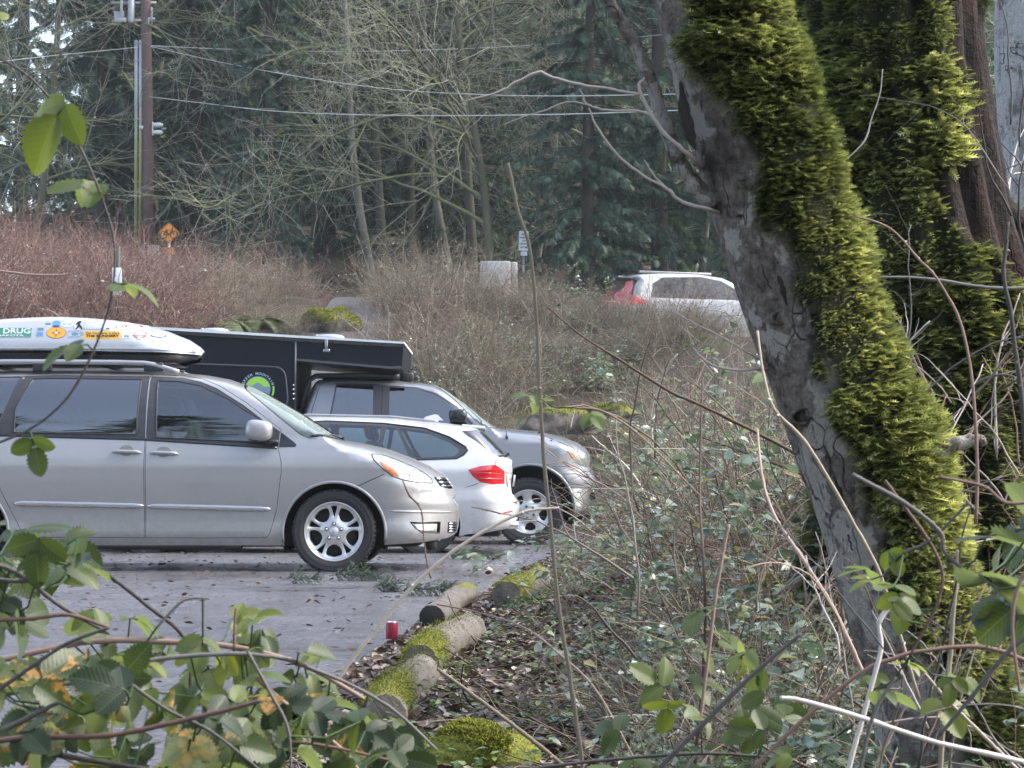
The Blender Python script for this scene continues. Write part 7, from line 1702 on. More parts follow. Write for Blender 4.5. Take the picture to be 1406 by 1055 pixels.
cane("bramble_cane", "thin pale cane with forked top on the big trunk's moss", [(1212, 95), (1208, 130), (1196, 165), (1192, 182), (1186, 195), (1172, 210), (1158, 222)], 5.6, [2, 2.5, 2.5, 4, 4, 3, 2], M_pale, 14, 0.6, n=34)
cane("bramble_cane", "slender dark upright stem left of the leaning trunk's foot", [(965, 520, 5.0), (962, 600, 4.9), (961, 690, 4.8), (967, 790), (968, 870), (963, 960), (952, 1070)], 4.6, [4, 5, 6, 7, 8, 9, 9], M_pink, 15, 0.12, buds=4)
cane("bramble_cane", "dark slanting cane rising from the bottom toward the leaning trunk's foot", [(930, 1070), (985, 1000), (1030, 945), (1075, 895), (1100, 868), (1150, 830)], 4.2, [5, 5, 5, 5, 4, 3], M_tancane, 16, 0.6)
cane("bramble_cane", "thin red-brown cane slanting from the logs down to the bottom edge", [(600, 918), (660, 962), (710, 1000), (760, 1040), (800, 1075)], 4.2, [8, 8, 9, 9, 9], M_tancane, 17, 0.6, buds=2)
cane("bramble_cane", "fine arching cane behind the logs' end", [(600, 830, 7), (660, 842, 7), (720, 862, 6.5), (770, 900, 6), (820, 950, 5.6), (880, 1060, 5.2)], 6.0, [4, 4, 5, 5, 5, 5], M_pink, 18, 0.6)
cane("bramble_cane", "thin dead cane with curled brown bits hanging before the van's bumper", [(553, 660), (562, 680), (578, 700), (582, 740), (586, 770), (592, 795)], 3.6, [3, 5, 4, 3, 4, 5], M_pink, 19, 0.3, buds=6)
cane("dead_twig", "thin reddish twig reaching in at the left edge above the roof box", [(-10, 371), (30, 376), (55, 378), (92, 377), (105, 369), (112, 366)], 3.6, [5, 5, 5, 4, 3, 2], M_pink, 20, 0.7, buds=4)

# random tangle of canes right of the leaning trunk and in the undergrowth
r = np.random.default_rng(123)
def tangle(n, x0, x1, y0, y1, Y0, Y1, L, mats, label, group, wpx=(1.8, 4.6), up=1.0, name="bare_cane"):
    for i in range(n):
        Y = r.uniform(Y0, Y1); px, py = r.uniform(x0, x1), r.uniform(y0, y1); s = P(px, py, Y)
        d = np.array([[r.normal(0, 0.55), r.normal(0, 0.25), up * r.uniform(0.5, 1.2)]]); c = grow(r, np.zeros((1, 3)), d, L * r.uniform(0.5, 1.3), 14, r.uniform(-0.02, 0.09), 0.10)
        w = r.uniform(*wpx) * Y / FPX / 2; root = thing(name, label, "cane", tuple(s), 0, group); mb = MB(); R = w * np.linspace(1.1, 0.45, 14)[None]; tn = r.uniform(0.15, 1)
        v, f = tubes(c, R, 6, cap=True); mb.add(v, f, tint=tn); ss, dd, pr, tt, _ = offshoots(r, c, R, r.integers(2, 6), 0.25, 1.0, 0.8); p2 = grow(r, ss, dd, L * 0.25 * r.uniform(0.4, 1.3, len(ss)), 7, 0.0, 0.14); v, f = tubes(p2, (pr * 0.65)[:, None] * np.linspace(1, .4, 7)[None], 5); mb.add(v, f, tint=min(1, tn + .1))
        mb.build("stem", mats[i % len(mats)], root)
tangle(34, 1190, 1430, 520, 760, 4.6, 6.4, 0.42, [M_pink, M_pale, M_pink, M_grey, M_tancane], "bare pinkish cane in the tangle in front of the big mossy trunk", "bare canes in front of the big mossy trunk")
tangle(30, 860, 1170, 780, 1080, 4.6, 7.5, 0.55, [M_tancane, M_pink, M_grey, M_pale], "bare cane standing in the undergrowth left of the leaning trunk", "bare canes left of the leaning trunk")
tangle(20, 1140, 1420, 850, 1090, 2.9, 4.2, 0.36, [M_tancane, M_grey, M_pale, M_pink], "bare cane in the foreground at the lower right", "bare canes at the lower right")
tangle(14, 1370, 1440, 150, 420, 5.5, 9, 0.55, [M_pale, M_grey], "pale bare twig in front of the pale trunk at the right edge", "twigs by the pale trunk")
tangle(12, 875, 980, 600, 860, 9, 14, 0.8, [M_pink, M_tancane], "thin reddish stem beside the pickup's front bumper", "thin stems beside the pickup", (2, 4))

# ================================================================== big blackberry leaves close to the camera
def m_leaf():
    t = NT("blackberry leaf"); uv = t.attr('leafuv').outputs['Vector']; s = t.n('ShaderNodeSeparateXYZ'); t.link(uv, s.inputs[0]); x, y = s.outputs[0], s.outputs[1]
    ay = t.math('ABSOLUTE', y); ph = t.math('MULTIPLY', t.math('SUBTRACT', x, t.math('MULTIPLY', ay, 0.75)), 9 * 2 * PI); vein = t.math('POWER', t.math('MULTIPLY_ADD', t.math('COSINE', ph), 0.5, 0.5), 9.0)
    mid = t.math('LESS_THAN', ay, 0.011); vn = t.math('MAXIMUM', t.math('MULTIPLY', vein, 0.5), mid)
    tn = t.attr('tint').outputs['Fac']; c = t.ramp(tn, [(0, (0.018, 0.032, 0.018)), (0.35, (0.040, 0.062, 0.020)), (0.65, (0.075, 0.105, 0.022)), (0.9, (0.12, 0.15, 0.026)), (1, (0.17, 0.19, 0.036))])
    p = t.geo().outputs['Position']; n1 = t.noise(26, 6, 0.7, p); n2 = t.noise(110, 3, 0.6, p)
    c = t.mix(t.math('MULTIPLY', vn, 0.32), c, (0.16, 0.20, 0.08))
    c = t.mix(t.ramp(n1, [(0.62, (0, 0, 0)), (0.70, (0.6, 0.6, 0.6))]), c, (0.10, 0.065, 0.014))
    k = t.attr('kind').outputs['Fac']; au = t.math('MULTIPLY', k, t.ramp(t.math('ADD', n1, t.math('MULTIPLY', n2, 0.3)), [(0.66, (0, 0, 0)), (0.74, (1, 1, 1))])); c = t.mix(au, c, t.mix(n2, (0.26, 0.125, 0.026), (0.44, 0.25, 0.075)))
    bf = t.geo().outputs['Backfacing']; c = t.mix(t.math('MULTIPLY', bf, 0.45), c, (0.20, 0.25, 0.17))
    nm = t.bump(t.math('ADD', t.math('MULTIPLY', vn, -0.6), t.math('MULTIPLY', n2, 0.8)), 0.22, 0.003)
    b = t.bsdf(c, t.math('MULTIPLY_ADD', n1, 0.3, 0.30), 0, nm, 0, 0.5); tr = t.n('ShaderNodeBsdfTranslucent'); t.link(t.mix(1.0, c, (1.9, 1.9, 1.0), 'MULTIPLY'), tr.inputs[0])
    mx = t.n('ShaderNodeMixShader'); mx.inputs[0].default_value = 0.36; t.link(b.outputs[0], mx.inputs[1]); t.link(tr.outputs[0], mx.inputs[2]); return t.done(mx)
M_leaf = m_leaf(); HERO = leaf_hero(10, 7)
HERO = (HERO[0], HERO[1], HERO[2])
def leaflets(mb, r, pos, X, Z, size, tint, kind=0.0):
    N = len(pos); m = len(HERO[0]); V0 = HERO[0]
    W = stamp(V0, np.asarray(pos), np.asarray(X), np.asarray(Z), size).reshape(N, m, 3)
    # individual curl and width
    Xn = nz(X); Zn = nz(Z - (Z * Xn).sum(1, keepdims=True) * Xn)
    curl = r.normal(0.05, 0.16, N)[:, None]; cup = r.normal(0.2, 0.5, N)[:, None]; sz = np.broadcast_to(size, (N,))[:, None]
    W = W + Zn[:, None, :] * (sz * (-curl * V0[None, :, 0] ** 2 + cup * V0[None, :, 1] ** 2))[..., None]
    mb.add(W.reshape(-1, 3), [stampf(F, N, m) for F in HERO[1]], tint=rep(tint, m), kind=rep(np.broadcast_to(kind, (N,)), m), uv=np.tile(HERO[2], (N, 1)))

def trifoliate(r, pos, d, up, size):
    """three leaflets per leaf -> positions, X, Z, sizes"""
    N = len(pos); d = nz(d); up = nz(up - (up * d).sum(1, keepdims=True) * d); s = np.cross(up, d); Ps, Xs, Zs, Ss = [], [], [], []
    for a, k, o in ((0.0, 1.0, 0.28), (1.15, 0.82, 0.04), (-1.15, 0.82, 0.04)):
        X = d * math.cos(a) + s * math.sin(a); Ps.append(pos + d * (o * size)[:, None]); Xs.append(X + r.normal(0, 0.13, (N, 3)) - np.array([0, 0, 0.18])); Zs.append(up + r.normal(0, 0.25, (N, 3))); Ss.append(size * k * r.uniform(0.88, 1.1, N))
    return np.concatenate(Ps), np.concatenate(Xs), np.concatenate(Zs), np.concatenate(Ss)

def leafy_cane(name, label, pts, Y, w_px, mat, seed, leaves, group=None, tint=0.3, buds=5, cat="bramble", lt=(0.3, 1.0), thorns=40):
    """leaves: (px, py, Y, size_px, dirx, diry(up), facing)"""
    root, o = cane(name, label, pts, Y, w_px, mat, seed, tint, group, cat, 60, buds=buds)
    r = np.random.default_rng(seed + 50); mb = MB(); st = MB()
    c = smooth_line(np.array([P(q[0], q[1], q[2] if len(q) > 2 else Y) for q in pts]), 120)
    th = MB(); i = r.integers(4, 116, thorns); d = nz(r.normal(0, 1, (thorns, 3)) + np.array([0, 0, -.3])); L = np.mean(w_px) * Y / FPX * 0.9; v, f = tubes(np.stack([c[i], c[i] + d * L * .5, c[i] + d * L + np.array([0, 0, -L * .3])], 1) - o, np.full((thorns, 3), L * .25) * np.array([1, .5, .08]), 4); th.add(v, f, tint=0.5); th.build("thorns", M_pink, root)
    for (px, py, YY, spx, dx, dz, face, tn, au) in leaves:
        p0 = P(px, py, YY); size = np.array([spx * YY / FPX]); d = np.array([[dx, r.normal(0, .2), dz]]); up = np.array([[0, -face, 1 - face * 0.6]]) + r.normal(0, 0.15, (1, 3))
        ps, X, Z, S = trifoliate(r, p0[None], d, up, size); leaflets(mb, r, ps - o, X, Z, S, np.clip(tn + r.normal(0, .1, 3), 0, 1), au)
        k = np.argmin(np.linalg.norm(c - p0, axis=1)); a = c[k]; b = p0 + nz(d[0]) * size[0] * 0.28; m_ = (a + p0) / 2 + np.array([0, 0, .004])
        v, f = tubes(np.array([a, m_, p0, b])[None] - o, np.full((1, 4), 0.0011), 5); mb.add(v, f, tint=0.5, mi=1)
    if leaves: mb.build("leaves", [M_leaf, M_weed], root)
    return root

leafy_cane("hanging_bramble", "thin bramble shoot with few leaves hanging before the utility pole and roof box", [(-12, 74), (20, 92), (50, 115), (90, 165), (125, 235), (143, 280), (155, 322), (158, 360), (152, 412), (138, 458), (110, 520), (80, 560), (40, 590), (-12, 612)], 2.4, [6, 6, 6, 6, 6, 5, 5, 5, 5, 5, 6, 6, 6, 6], M_grey, 61,
    [(92, 140, 2.38, 82, -0.5, -0.7, 1.1, 0.8, 0), (140, 252, 2.42, 68, -1, -0.02, 0.5, 0.7, 0), (160, 390, 2.38, 54, 1, -0.05, 0.6, 0.68, 0), (112, 474, 2.36, 50, -0.9, -0.1, 0.6, 0.5, 0), (44, 602, 2.4, 46, 0.25, -1, 0.8, 0.5, 0), (2, 28, 2.4, 34, -0.7, 0.4, 0.7, 0.75, 0)], None, 0.35)

r = np.random.default_rng(71)
def patch(label, canes, fill, seed, poly, Yr, spx, dens_face=0.5, tn=(0.05, 0.95), au=0.0, mat=M_grey, tint=0.35):
    """one bramble plant: its canes (px polylines) and leaves filling a region"""
    r = np.random.default_rng(seed); Ym = np.mean(Yr); o = P(np.mean([p[0] for p in poly]), max(p[1] for p in poly), Ym); root = thing("blackberry_plant", label, "bramble", tuple(o), 0, "blackberry plants close to the camera")
    allc = []
    for i, (q, w) in enumerate(canes):
        YY = Yr[0] + (Yr[1] - Yr[0]) * r.uniform(-0.12, 0.35); ob = limb("cane", q, YY, [w, w, w * 0.9, w * 0.7], root, o, mat if i % 3 else M_pink, seed + i, 50, 8, r.uniform(0.15, 0.75), wob=0.015); allc.append(smooth_line(np.array([P(a[0], a[1], YY) for a in q]), 60))
    C_ = np.concatenate(allc); poly = np.array(poly, float); lo, hi = poly.min(0), poly.max(0); pts = r.uniform(lo, hi, (fill * 6, 2)); pts = pts[inpoly(poly, pts)][:fill]; N = len(pts)
    YY = r.uniform(*Yr, N); pos = np.array([P(a, b, y) for (a, b), y in zip(pts, YY)]); size = r.uniform(*spx, N) * YY / FPX
    d = np.stack([r.normal(0, 1, N), r.normal(0, .5, N), r.normal(-0.15, .35, N)], 1); face = (r.uniform(0, 1, N) < dens_face) * r.uniform(0.4, 1.0, N); up = np.stack([r.normal(0, .3, N), -face * 1.1 + r.normal(0, .2, N), 1 - 0.6 * face], 1)
    ps, X, Z, S = trifoliate(r, pos, d, up, size); t_ = np.tile(np.clip(tn[0] + (tn[1] - tn[0]) * r.uniform(0, 1, N) ** 1.1, 0, 1), 3); a_ = np.tile((r.uniform(0, 1, N) < au) * 1.0, 3)
    mb = MB(); leaflets(mb, r, ps - o, X, Z, S, t_, a_)
    k = np.array([np.argmin(np.linalg.norm(C_ - p, axis=1)) for p in pos]); a = C_[k]; near = np.linalg.norm(a - pos, axis=1) < 0.25; m_ = (a + pos) / 2; m_[:, 2] -= 0.01
    v, f = tubes(np.stack([a, m_, pos, pos + nz(d) * (size * 0.28)[:, None]], 1)[near] - o, np.full((near.sum(), 4), 0.0012), 5); mb.add(v, f, tint=0.3, mi=1); mb.build("leaves", [M_leaf, M_weed], root)
    return root
patch("blackberry plant with dark leaves at the left edge, in front of the minivan's sill", [([(-20, 852), (40, 850), (95, 845), (150, 862)], 6), ([(-20, 770), (30, 790), (80, 830), (150, 870)], 7), ([(-10, 795), (30, 798), (70, 790), (98, 772)], 6)], 36, 81, [(-30, 725), (60, 722), (120, 745), (115, 800), (150, 830), (120, 870), (-30, 890)], (2.35, 2.9), (38, 62), 0.4, (0.0, 0.8))
patch("blackberry plant with yellow-green leaves against the grey asphalt, left of the red can", [([(-20, 912), (120, 882), (235, 882), (330, 890), (420, 915), (500, 960)], 8), ([(-20, 958), (110, 935), (200, 908), (320, 898), (400, 905)], 7), ([(215, 862), (245, 830), (262, 822), (288, 822)], 4), ([(322, 890), (322, 860), (324, 835)], 4), ([(150, 790), (200, 830), (255, 880), (262, 960)], 6)], 30, 82, [(150, 850), (300, 835), (345, 850), (500, 910), (510, 950), (400, 970), (130, 935), (130, 870)], (2.5, 2.95), (34, 54), 0.45, (0.35, 1.0))
patch("blackberry plant with orange-blotched old leaves along the bottom left edge", [([(-20, 1020), (45, 1012), (150, 1010), (270, 985), (360, 962)], 8), ([(40, 1030), (130, 1045), (220, 1060)], 8), ([(-20, 960), (30, 925), (90, 885), (150, 862)], 6), ([(30, 1050), (60, 980), (85, 935), (108, 912)], 7), ([(180, 940), (230, 975), (290, 1005), (360, 1060)], 5), ([(-10, 1010), (40, 985), (80, 965)], 8)], 50, 83, [(-30, 900), (130, 900), (270, 930), (330, 960), (310, 1060), (-30, 1060)], (2.2, 2.7), (42, 68), 0.65, (0.05, 0.85), 0.28)
patch("blackberry plant with dark crowded leaves at the bottom edge, left of the mossy stone", [([(350, 930), (420, 990), (470, 1030), (500, 1070)], 6), ([(420, 915), (480, 940), (540, 975), (600, 1030)], 5), ([(340, 895), (370, 950), (395, 1000), (400, 1060)], 5), ([(300, 1040), (380, 1020), (450, 1025), (560, 1050)], 5)], 52, 84, [(300, 940), (420, 940), (520, 950), (545, 990), (570, 1060), (290, 1060)], (2.4, 3.0), (38, 62), 0.5, (0.0, 0.7), 0.05)
patch("blackberry plant with big grey-green leaves at the right edge by the moss", [([(1420, 690), (1380, 690), (1350, 668), (1290, 655)], 5), ([(1425, 860), (1380, 900), (1340, 950), (1290, 1010)], 7), ([(1170, 652), (1240, 690), (1290, 730), (1298, 760), (1345, 800)], 7), ([(1430, 770), (1400, 800), (1390, 860), (1400, 950)], 6)], 9, 85, [(1370, 680), (1430, 670), (1430, 900), (1340, 880), (1330, 800)], (2.3, 2.9), (70, 95), 0.6, (0.0, 0.5))
patch("blackberry plant with few pale green leaves low in front of the leaning trunk", [([(1215, 660), (1285, 760), (1290, 820), (1250, 900)], 5), ([(1240, 760), (1280, 740), (1330, 690)], 5), ([(1180, 1060), (1200, 980), (1230, 930)], 6)], 12, 86, [(1170, 720), (1290, 720), (1320, 900), (1330, 1000), (1180, 1000)], (2.7, 3.3), (30, 50), 0.6, (0.5, 1.0), 0.0)
patch("blackberry plant with drooping leaves in the middle of the undergrowth at the bottom", [([(1000, 720), (985, 800), (975, 880), (960, 1000)], 6), ([(900, 1060), (960, 1000), (1030, 930), (1100, 870)], 7), ([(700, 1060), (820, 1045), (960, 1035), (1060, 1040)], 5)], 20, 87, [(930, 840), (1080, 820), (1120, 960), (1090, 1060), (760, 1060), (880, 960)], (3.4, 4.4), (36, 56), 0.5, (0.2, 0.9), 0.0)
patch("blackberry plant with two pale leaves on a thin stem before the bank above the pickup", [([(790, 560), (830, 566), (880, 600), (960, 680)], 3)], 3, 88, [(700, 545), (760, 540), (860, 560), (860, 580), (780, 575)], (3.6, 4.0), (26, 34), 0.2, (0.5, 0.8), 0.0)
# ================================================================== poles, signs, wires
M_wood = simple("utility pole wood", (0.15, 0.105, 0.095), 0.85, var=0.25, vs=8, bump=0.4, bs=40)
M_galv = simple("galvanised conduit", (0.40, 0.42, 0.44), 0.45, metal=0.3)
def m_conduit():
    t = NT("lichened conduit"); z = t.n('ShaderNodeSeparateXYZ'); t.link(t.obj(), z.inputs[0]); f = t.n('ShaderNodeMapRange', i_0=z.outputs[2], i_1=5.0, i_2=3.0).outputs[0]
    c = t.mix(t.math('MULTIPLY', f, t.math('MULTIPLY_ADD', t.noise(3, 4, .6, t.obj()), 0.5, 0.6)), (0.40, 0.43, 0.46), (0.30, 0.29, 0.11)); return t.done(t.bsdf(c, 0.5, 0.2))
M_cond = m_conduit(); M_signo = simple("orange sign face", (0.66, 0.25, 0.03), 0.5); M_signw = simple("white sign face", (0.66, 0.69, 0.70), 0.5); M_ink = simple("sign ink", (0.03, 0.03, 0.035), 0.5)
M_conc = simple("weathered concrete", (0.36, 0.355, 0.35), 0.85, var=0.3, vs=3, bump=0.4, bs=30); M_wire = simple("power line", (0.58, 0.60, 0.60), 0.5); M_lampw = simple("white lamp housing", (0.66, 0.68, 0.70), 0.4)
M_metal = simple("grey painted metal", (0.30, 0.32, 0.34), 0.5, metal=0.3)

Yp = 64.0; b = G(201, Yp); kp = Yp / FPX
pole = thing("utility_pole", "tall brown wooden utility pole with grey equipment at its top", "utility pole", b)
mb = MB(); top = P(190, -160, Yp)[2] - b[2]; V, f = tubes(np.array([[(0.0, 0, -0.3), (-0.02, 0, top * .3), (-0.10, 0, top * .6), (-0.20, 0, top)]]), np.array([[.17, .165, .155, .14]]), 14, cap=True); mb.add(V, f); mb.build("post", M_wood, pole, attrs=False)
cd = MB(); zt = P(187, 56, Yp)[2] - b[2]
for dx in (-0.345, -0.22):
    V, f = tubes(np.array([[(dx, -0.05, -0.3), (dx - 0.01, -0.05, zt * .5), (dx - 0.03, -0.05, zt)]]), np.full((1, 3), 0.052), 10, cap=True); cd.add(V, f)
for py in (60, 84, 165, 250): box(cd, (-0.26, -0.03, P(187, py, Yp)[2] - b[2]), (0.36, 0.14, 0.04))
cd.build("conduit", M_cond, pole, attrs=False)
tr = MB(); lathe(tr, [(0.0, 0.0), (0.09, 0.0), (0.10, 0.06), (0.10, 0.9), (0.0, 0.92)], (P(181, 34, Yp)[0] - b[0], -0.12, P(181, 34, Yp)[2] - b[2]), 18, axis='z'); tr.build("tube_housing", M_galv, pole, attrs=False)
tr = MB(); zc = P(167, 30, Yp)[2] - b[2]; xc = P(167, 30, Yp)[0] - b[0]
box(tr, (xc, -0.1, zc), (0.34, 0.3, 0.14), bev=0.02); box(tr, (xc - 0.14, -0.1, zc + 0.1), (0.08, 0.25, 0.3), bev=0.02); box(tr, (xc + 0.03, -0.2, zc + 0.35), (0.07, 0.07, 0.7), bev=0.01); box(tr, (xc + 0.35, 0.02, zc + 0.55), (1.3, 0.08, 0.08)); box(tr, (xc + 0.33, -0.06, zc + 0.02), (1.2, 0.06, 0.06)); box(tr, (xc - 0.05, -0.15, zc + 0.12), (0.3, 0.06, 0.3)); box(tr, (P(206, 24, Yp)[0] - b[0], -0.09, P(206, 27, Yp)[2] - b[2]), (0.3, 0.05, 0.07)); box(tr, (P(209, 20, Yp)[0] - b[0], -0.1, P(209, 24, Yp)[2] - b[2]), (0.05, 0.05, 0.55)); box(tr, (P(204, 30, Yp)[0] - b[0], -0.08, P(204, 30, Yp)[2] - b[2]), (0.1, 0.1, 0.22), bev=0.02)
tr.build("equipment", M_galv, pole, attrs=False)
fl = thing("flood_lamp", "white flood lamp on a bracket on the right side of the utility pole", "lamp", tuple(P(213, 178, Yp) + np.array([0, -0.1, 0])))
mb = MB(); box(mb, (-0.05, 0, 0.0), (0.04, 0.10, 0.40), bev=0.01); 
for s in (-1, 1): loft_blob(mb, (0.10, 0, 0.11 * s), (0.30, 0.2, 0.14), p=3, seg=(14, 8))
mb.build("lamp_head", M_lampw, fl, attrs=False); mb = MB(); box(mb, (-0.25, 0.05, 0), (0.36, 0.05, 0.05)); box(mb, (0.27, 0, 0.0), (0.14, 0.06, 0.06)); mb.build("bracket", M_metal, fl, attrs=False); mb = MB(); box(mb, (-0.38, 0, 0.04), (0.12, 0.05, 0.1)); mb.build("junction_box", M_lampw, fl, attrs=False)

def wire(label, pts, rpx=1.0):
    c = smooth_line(np.array([P(*q) for q in pts]), 80); Ym = np.array([q[2] for q in pts]).mean(); mb = MB(); v, f = tubes(c[None], np.full((1, 80), rpx * Ym / FPX / 2), 5, cap=True)
    o = c[0]; mb.add(v - o, f); ob = mb.build("power_line", M_wire, None, attrs=False); ob.location = tuple(o); tag(ob, label, "wire", "wires strung from the utility pole")
wire("upper overhead wire running level to the right from the utility pole", [(207, 63, 63.8), (320, 68, 63.5), (480, 71, 63), (640, 67, 62.5), (780, 59, 62), (1000, 40, 61)])
wire("middle overhead wire sagging to the right from the utility pole", [(207, 64, 63.8), (300, 85, 62), (420, 107, 60), (540, 123, 58), (660, 130, 56), (780, 132, 54), (1000, 128, 50)])
wire("lower overhead wire crossing below the other two", [(205, 133, 63.8), (280, 142, 62), (380, 153, 60), (500, 158, 58), (640, 159, 56), (780, 157, 54), (900, 153, 52), (1000, 149, 51)], 1.15)
wire("thin wire running to the left from the utility pole's conduits", [(-60, 92, 60), (60, 78, 62), (120, 72, 63), (190, 65, 63.8)], 0.9)

def sign_post(root, h, r=0.03): 
    mb = MB(); box(mb, (0, 0.03, h / 2 - 0.2), (2 * r, 2 * r, h + 0.4)); mb.build("post", M_metal, root, attrs=False)
Ys = 52.5; p = P(230, 320, Ys); g = G(230, Ys); k = Ys / FPX
sg = thing("warning_sign", "orange diamond warning sign with a small orange plate below, rising from the brambles", "sign", g); sign_post(sg, p[2] - g[2])
def face(root, name, c, poly, mat, y, t=0.012):
    q = np.asarray(poly); v, f = cdt(q); mb = MB(); n = len(q); i = np.arange(n); j = (i + 1) % n
    A = np.stack([c[0] + v[:, 0], np.full(len(v), y), c[1] + v[:, 1]], 1); mb.add(A, [f]); mb.add(A + [0, t, 0], [f[:, ::-1]]); a = np.stack([c[0] + q[:, 0], np.full(n, y), c[1] + q[:, 1]], 1); mb.add(np.concatenate([a, a + [0, t, 0]]), [np.stack([i, j, j + n, i + n], 1)]); return mb.build(name, mat, root, smooth=False, attrs=False)
def lettering(root, name, c, lines, y, mat):
    mb = MB()
    for txt, dx, dz, h, w in lines:
        v, f = text2d(txt, 1.0, 0.03); s = v.max(0) - v.min(0); v = (v - (v.max(0) + v.min(0)) / 2) / s; mb.add(np.stack([c[0] + dx + v[:, 0] * w, np.full(len(v), y), c[1] + dz + v[:, 1] * h], 1), [f])
    return mb.build(name, mat, root, smooth=False, attrs=False)
h = p[2] - g[2]; R_ = 15.2 * k
d = face(sg, "diamond", (0, h), roundpoly([(0, R_), (-R_, 0), (0, -R_), (R_, 0)], 0.05), M_signo, -0.02)
bd = MB(); q = np.array([(0, R_ * .9), (-R_ * .9, 0), (0, -R_ * .9), (R_ * .9, 0), (0, R_ * .9)]); V, f = tubes(np.stack([q[:, 0], np.full(5, -0.022), h + q[:, 1]], 1)[None], np.full((1, 5), 0.008), 4); bd.add(V, f)
for cx_ in (-0.125, 0.125):
    q = ell(cx_, -0.05, 0.085, 0.085, 20); q = np.vstack([q, q[:1]]); V, f = tubes(np.stack([q[:, 0], np.full(21, -0.022), h + q[:, 1]], 1)[None], np.full((1, 21), 0.012), 4); bd.add(V, f)
for q in ([(-.125, -.05), (-.06, .06), (.075, .06), (0.0, -.05), (-.125, -.05)], [(0.0, -.05), (-.07, .09)], [(.125, -.05), (.07, .10), (.10, .12)]):
    q = np.array(q); n_ = len(q); V, f = tubes(np.stack([q[:, 0], np.full(n_, -0.022), h + q[:, 1]], 1)[None], np.full((1, n_), 0.011), 4); bd.add(V, f)
bd.build("border", M_ink, d, attrs=False)
face(sg, "plate", (0, h - 25 * k), [(-8.5 * k, -5 * k), (8.5 * k, -5 * k), (8.5 * k, 5 * k), (-8.5 * k, 5 * k)], M_signo, -0.02)

Yn = 60.0; p = P(719, 331, Yn); g = G(719, Yn); k = Yn / FPX; h = p[2] - g[2]
ns = thing("parking_sign", "small white sign with lines of dark lettering on a post behind the long sapling", "sign", g); sign_post(ns, h + 0.05)
pl = face(ns, "panel", (0, h), roundpoly([(-6.8 * k, -13.5 * k), (6.2 * k, -14 * k), (6.8 * k, 13.5 * k), (-6.2 * k, 14 * k)], 0.02), M_signw, -0.02)
lettering(pl, "lettering", (0, h), [("NO", -0.01, 9 * k, 3.4 * k, 5 * k), ("PARKING", 0, 4.4 * k, 2.6 * k, 10 * k), ("ON", 0.005, 0.0, 2.6 * k, 5 * k), ("ROADWAY", 0, -4.2 * k, 2.6 * k, 10.5 * k), ("ANYTIME", 0.005, -9 * k, 2.6 * k, 10 * k)], -0.024, M_ink)
pb = MB(); box(pb, (0.01, -0.03, h - 18 * k), (9 * k, 0.02, 6 * k), bev=0.005); pb.build("lower_plate", M_signw, ns, attrs=False)

Yb = 56.0; c = P(684, 378, Yb); g = G(684, Yb); k = Yb / FPX
cb = thing("concrete_block", "pale concrete block standing in the shrubs below the white sign", "block", g)
mb = MB(); hh = P(684, 360, Yb)[2] - g[2]; box(mb, (-4 * k, 0, hh / 2 - 0.1), (42 * k, 0.5, hh + 0.2), bev=0.03); mb.build("block", M_conc, cb, attrs=False); mb = MB(); box(mb, (22 * k, 0.1, hh / 2 - 0.1), (9 * k, 0.3, hh + 0.2), bev=0.03); mb.build("block", M_conc, cb, attrs=False)
Ym = 36.3; g = G(160, Ym); mk = thing("marker_post", "grey post with a white marker panel standing in the reddish brambles", "marker post", g); k = Ym / FPX
M_dpost = simple('dull grey post', (0.06, 0.07, 0.065), 0.6); mb = MB(); hp = P(160, 338, Ym)[2] - g[2]; box(mb, (0, 0.02, hp / 2), (5 * k, 0.04, hp)); mb.build("post", M_dpost, mk, attrs=False); mb = MB(); zc = P(158, 387, Ym)[2] - g[2]; box(mb, (-1 * k, -0.02, zc), (13 * k, 0.02, 38 * k), bev=0.004); mb.build("panel", M_signw, mk, attrs=False)
Yg = 59.0; g = G(209, Yg); ut = thing("utility_pedestal", "pale grey utility box at the foot of the utility pole", "utility box", g); k = Yg / FPX; mb = MB(); hp = P(209, 340, Yg)[2] - g[2]; box(mb, (0, 0, hp / 2), (15 * k, 0.3, hp), bev=0.03); mb.build("cabinet", M_conc, ut, attrs=False); mb = MB(); box(mb, (0, 0, hp + 0.015), (17 * k, 0.36, 0.04), bev=0.01); mb.build("lid", M_metal, ut, attrs=False)

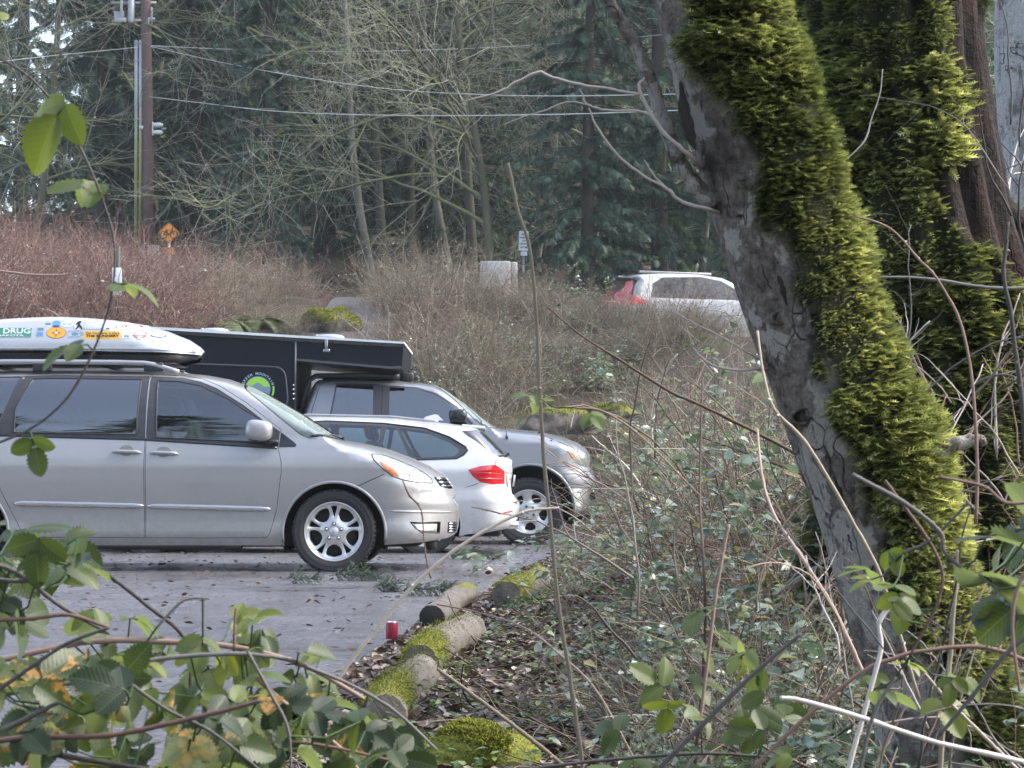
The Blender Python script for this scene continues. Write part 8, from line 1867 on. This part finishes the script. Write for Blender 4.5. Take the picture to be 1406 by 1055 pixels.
# ================================================================== air, light, camera
HAZE = 0.0004
if HAZE:
    mb = MB(); box(mb, (0, 65, 14.6), (150, 215, 34)); hz = mb.build("haze", None, None, smooth=False, attrs=False)
    hz.location = (0, 0, 0); tag(hz, kind="stuff")
    m_ = bpy.data.materials.new("haze air"); m_.use_nodes = True; nt = m_.node_tree; nt.nodes.clear(); o_ = nt.nodes.new('ShaderNodeOutputMaterial'); pv = nt.nodes.new('ShaderNodeVolumePrincipled'); pv.inputs['Color'].default_value = (0.82, 0.88, 0.95, 1); pv.inputs['Density'].default_value = HAZE; pv.inputs['Anisotropy'].default_value = 0.3; nt.links.new(pv.outputs[0], o_.inputs['Volume']); hz.data.materials.clear(); hz.data.materials.append(m_)

SUN_EL, SUN_AZ = 46, 88          # degrees above the horizon; clockwise from straight ahead
W_ = bpy.data.worlds.new("World"); SC.world = W_; W_.use_nodes = True; nt = W_.node_tree; bgn = nt.nodes.get('Background') or nt.nodes.new('ShaderNodeBackground')
sky = nt.nodes.new('ShaderNodeTexSky'); sky.sky_type = 'NISHITA'; sky.sun_disc = False; sky.sun_elevation = rad(SUN_EL); sky.sun_rotation = rad(SUN_AZ); sky.air_density = 1.0; sky.dust_density = 3.0; sky.ozone_density = 1.0
hs_ = nt.nodes.new('ShaderNodeHueSaturation'); hs_.inputs['Saturation'].default_value = 0.8; nt.links.new(sky.outputs[0], hs_.inputs['Color']); nt.links.new(hs_.outputs[0], bgn.inputs[0]); bgn.inputs[1].default_value = 0.15
sl = bpy.data.lights.new("sun", 'SUN'); sl.energy = 1.0; sl.angle = rad(22); sl.color = (1.0, 0.95, 0.88); so = bpy.data.objects.new("sun", sl); COL.objects.link(so)
d = Vector((math.sin(rad(SUN_AZ)) * math.cos(rad(SUN_EL)), math.cos(rad(SUN_AZ)) * math.cos(rad(SUN_EL)), math.sin(rad(SUN_EL)))); so.rotation_euler = d.to_track_quat('Z', 'Y').to_euler(); so.location = d * 60
cam = bpy.data.cameras.new("camera"); cam.lens = 36 * FPX / IW; cam.sensor_width = 36; cam.clip_start = 0.1; cam.clip_end = 600; co = bpy.data.objects.new("camera", cam); COL.objects.link(co); co.location = (0, 0, CAMZ); co.rotation_euler = (PI / 2 + PITCH, 0, 0); SC.camera = co
cam.dof.use_dof = True; cam.dof.focus_distance = 11.0; cam.dof.aperture_fstop = 30
SC.view_settings.view_transform = 'Standard'; SC.view_settings.look = 'None'; SC.view_settings.exposure = 1.9; SC.view_settings.gamma = 1
SC.cycles.use_denoising = True
SC.cycles.max_bounces = 8; SC.cycles.transparent_max_bounces = 12; SC.cycles.volume_bounces = 1
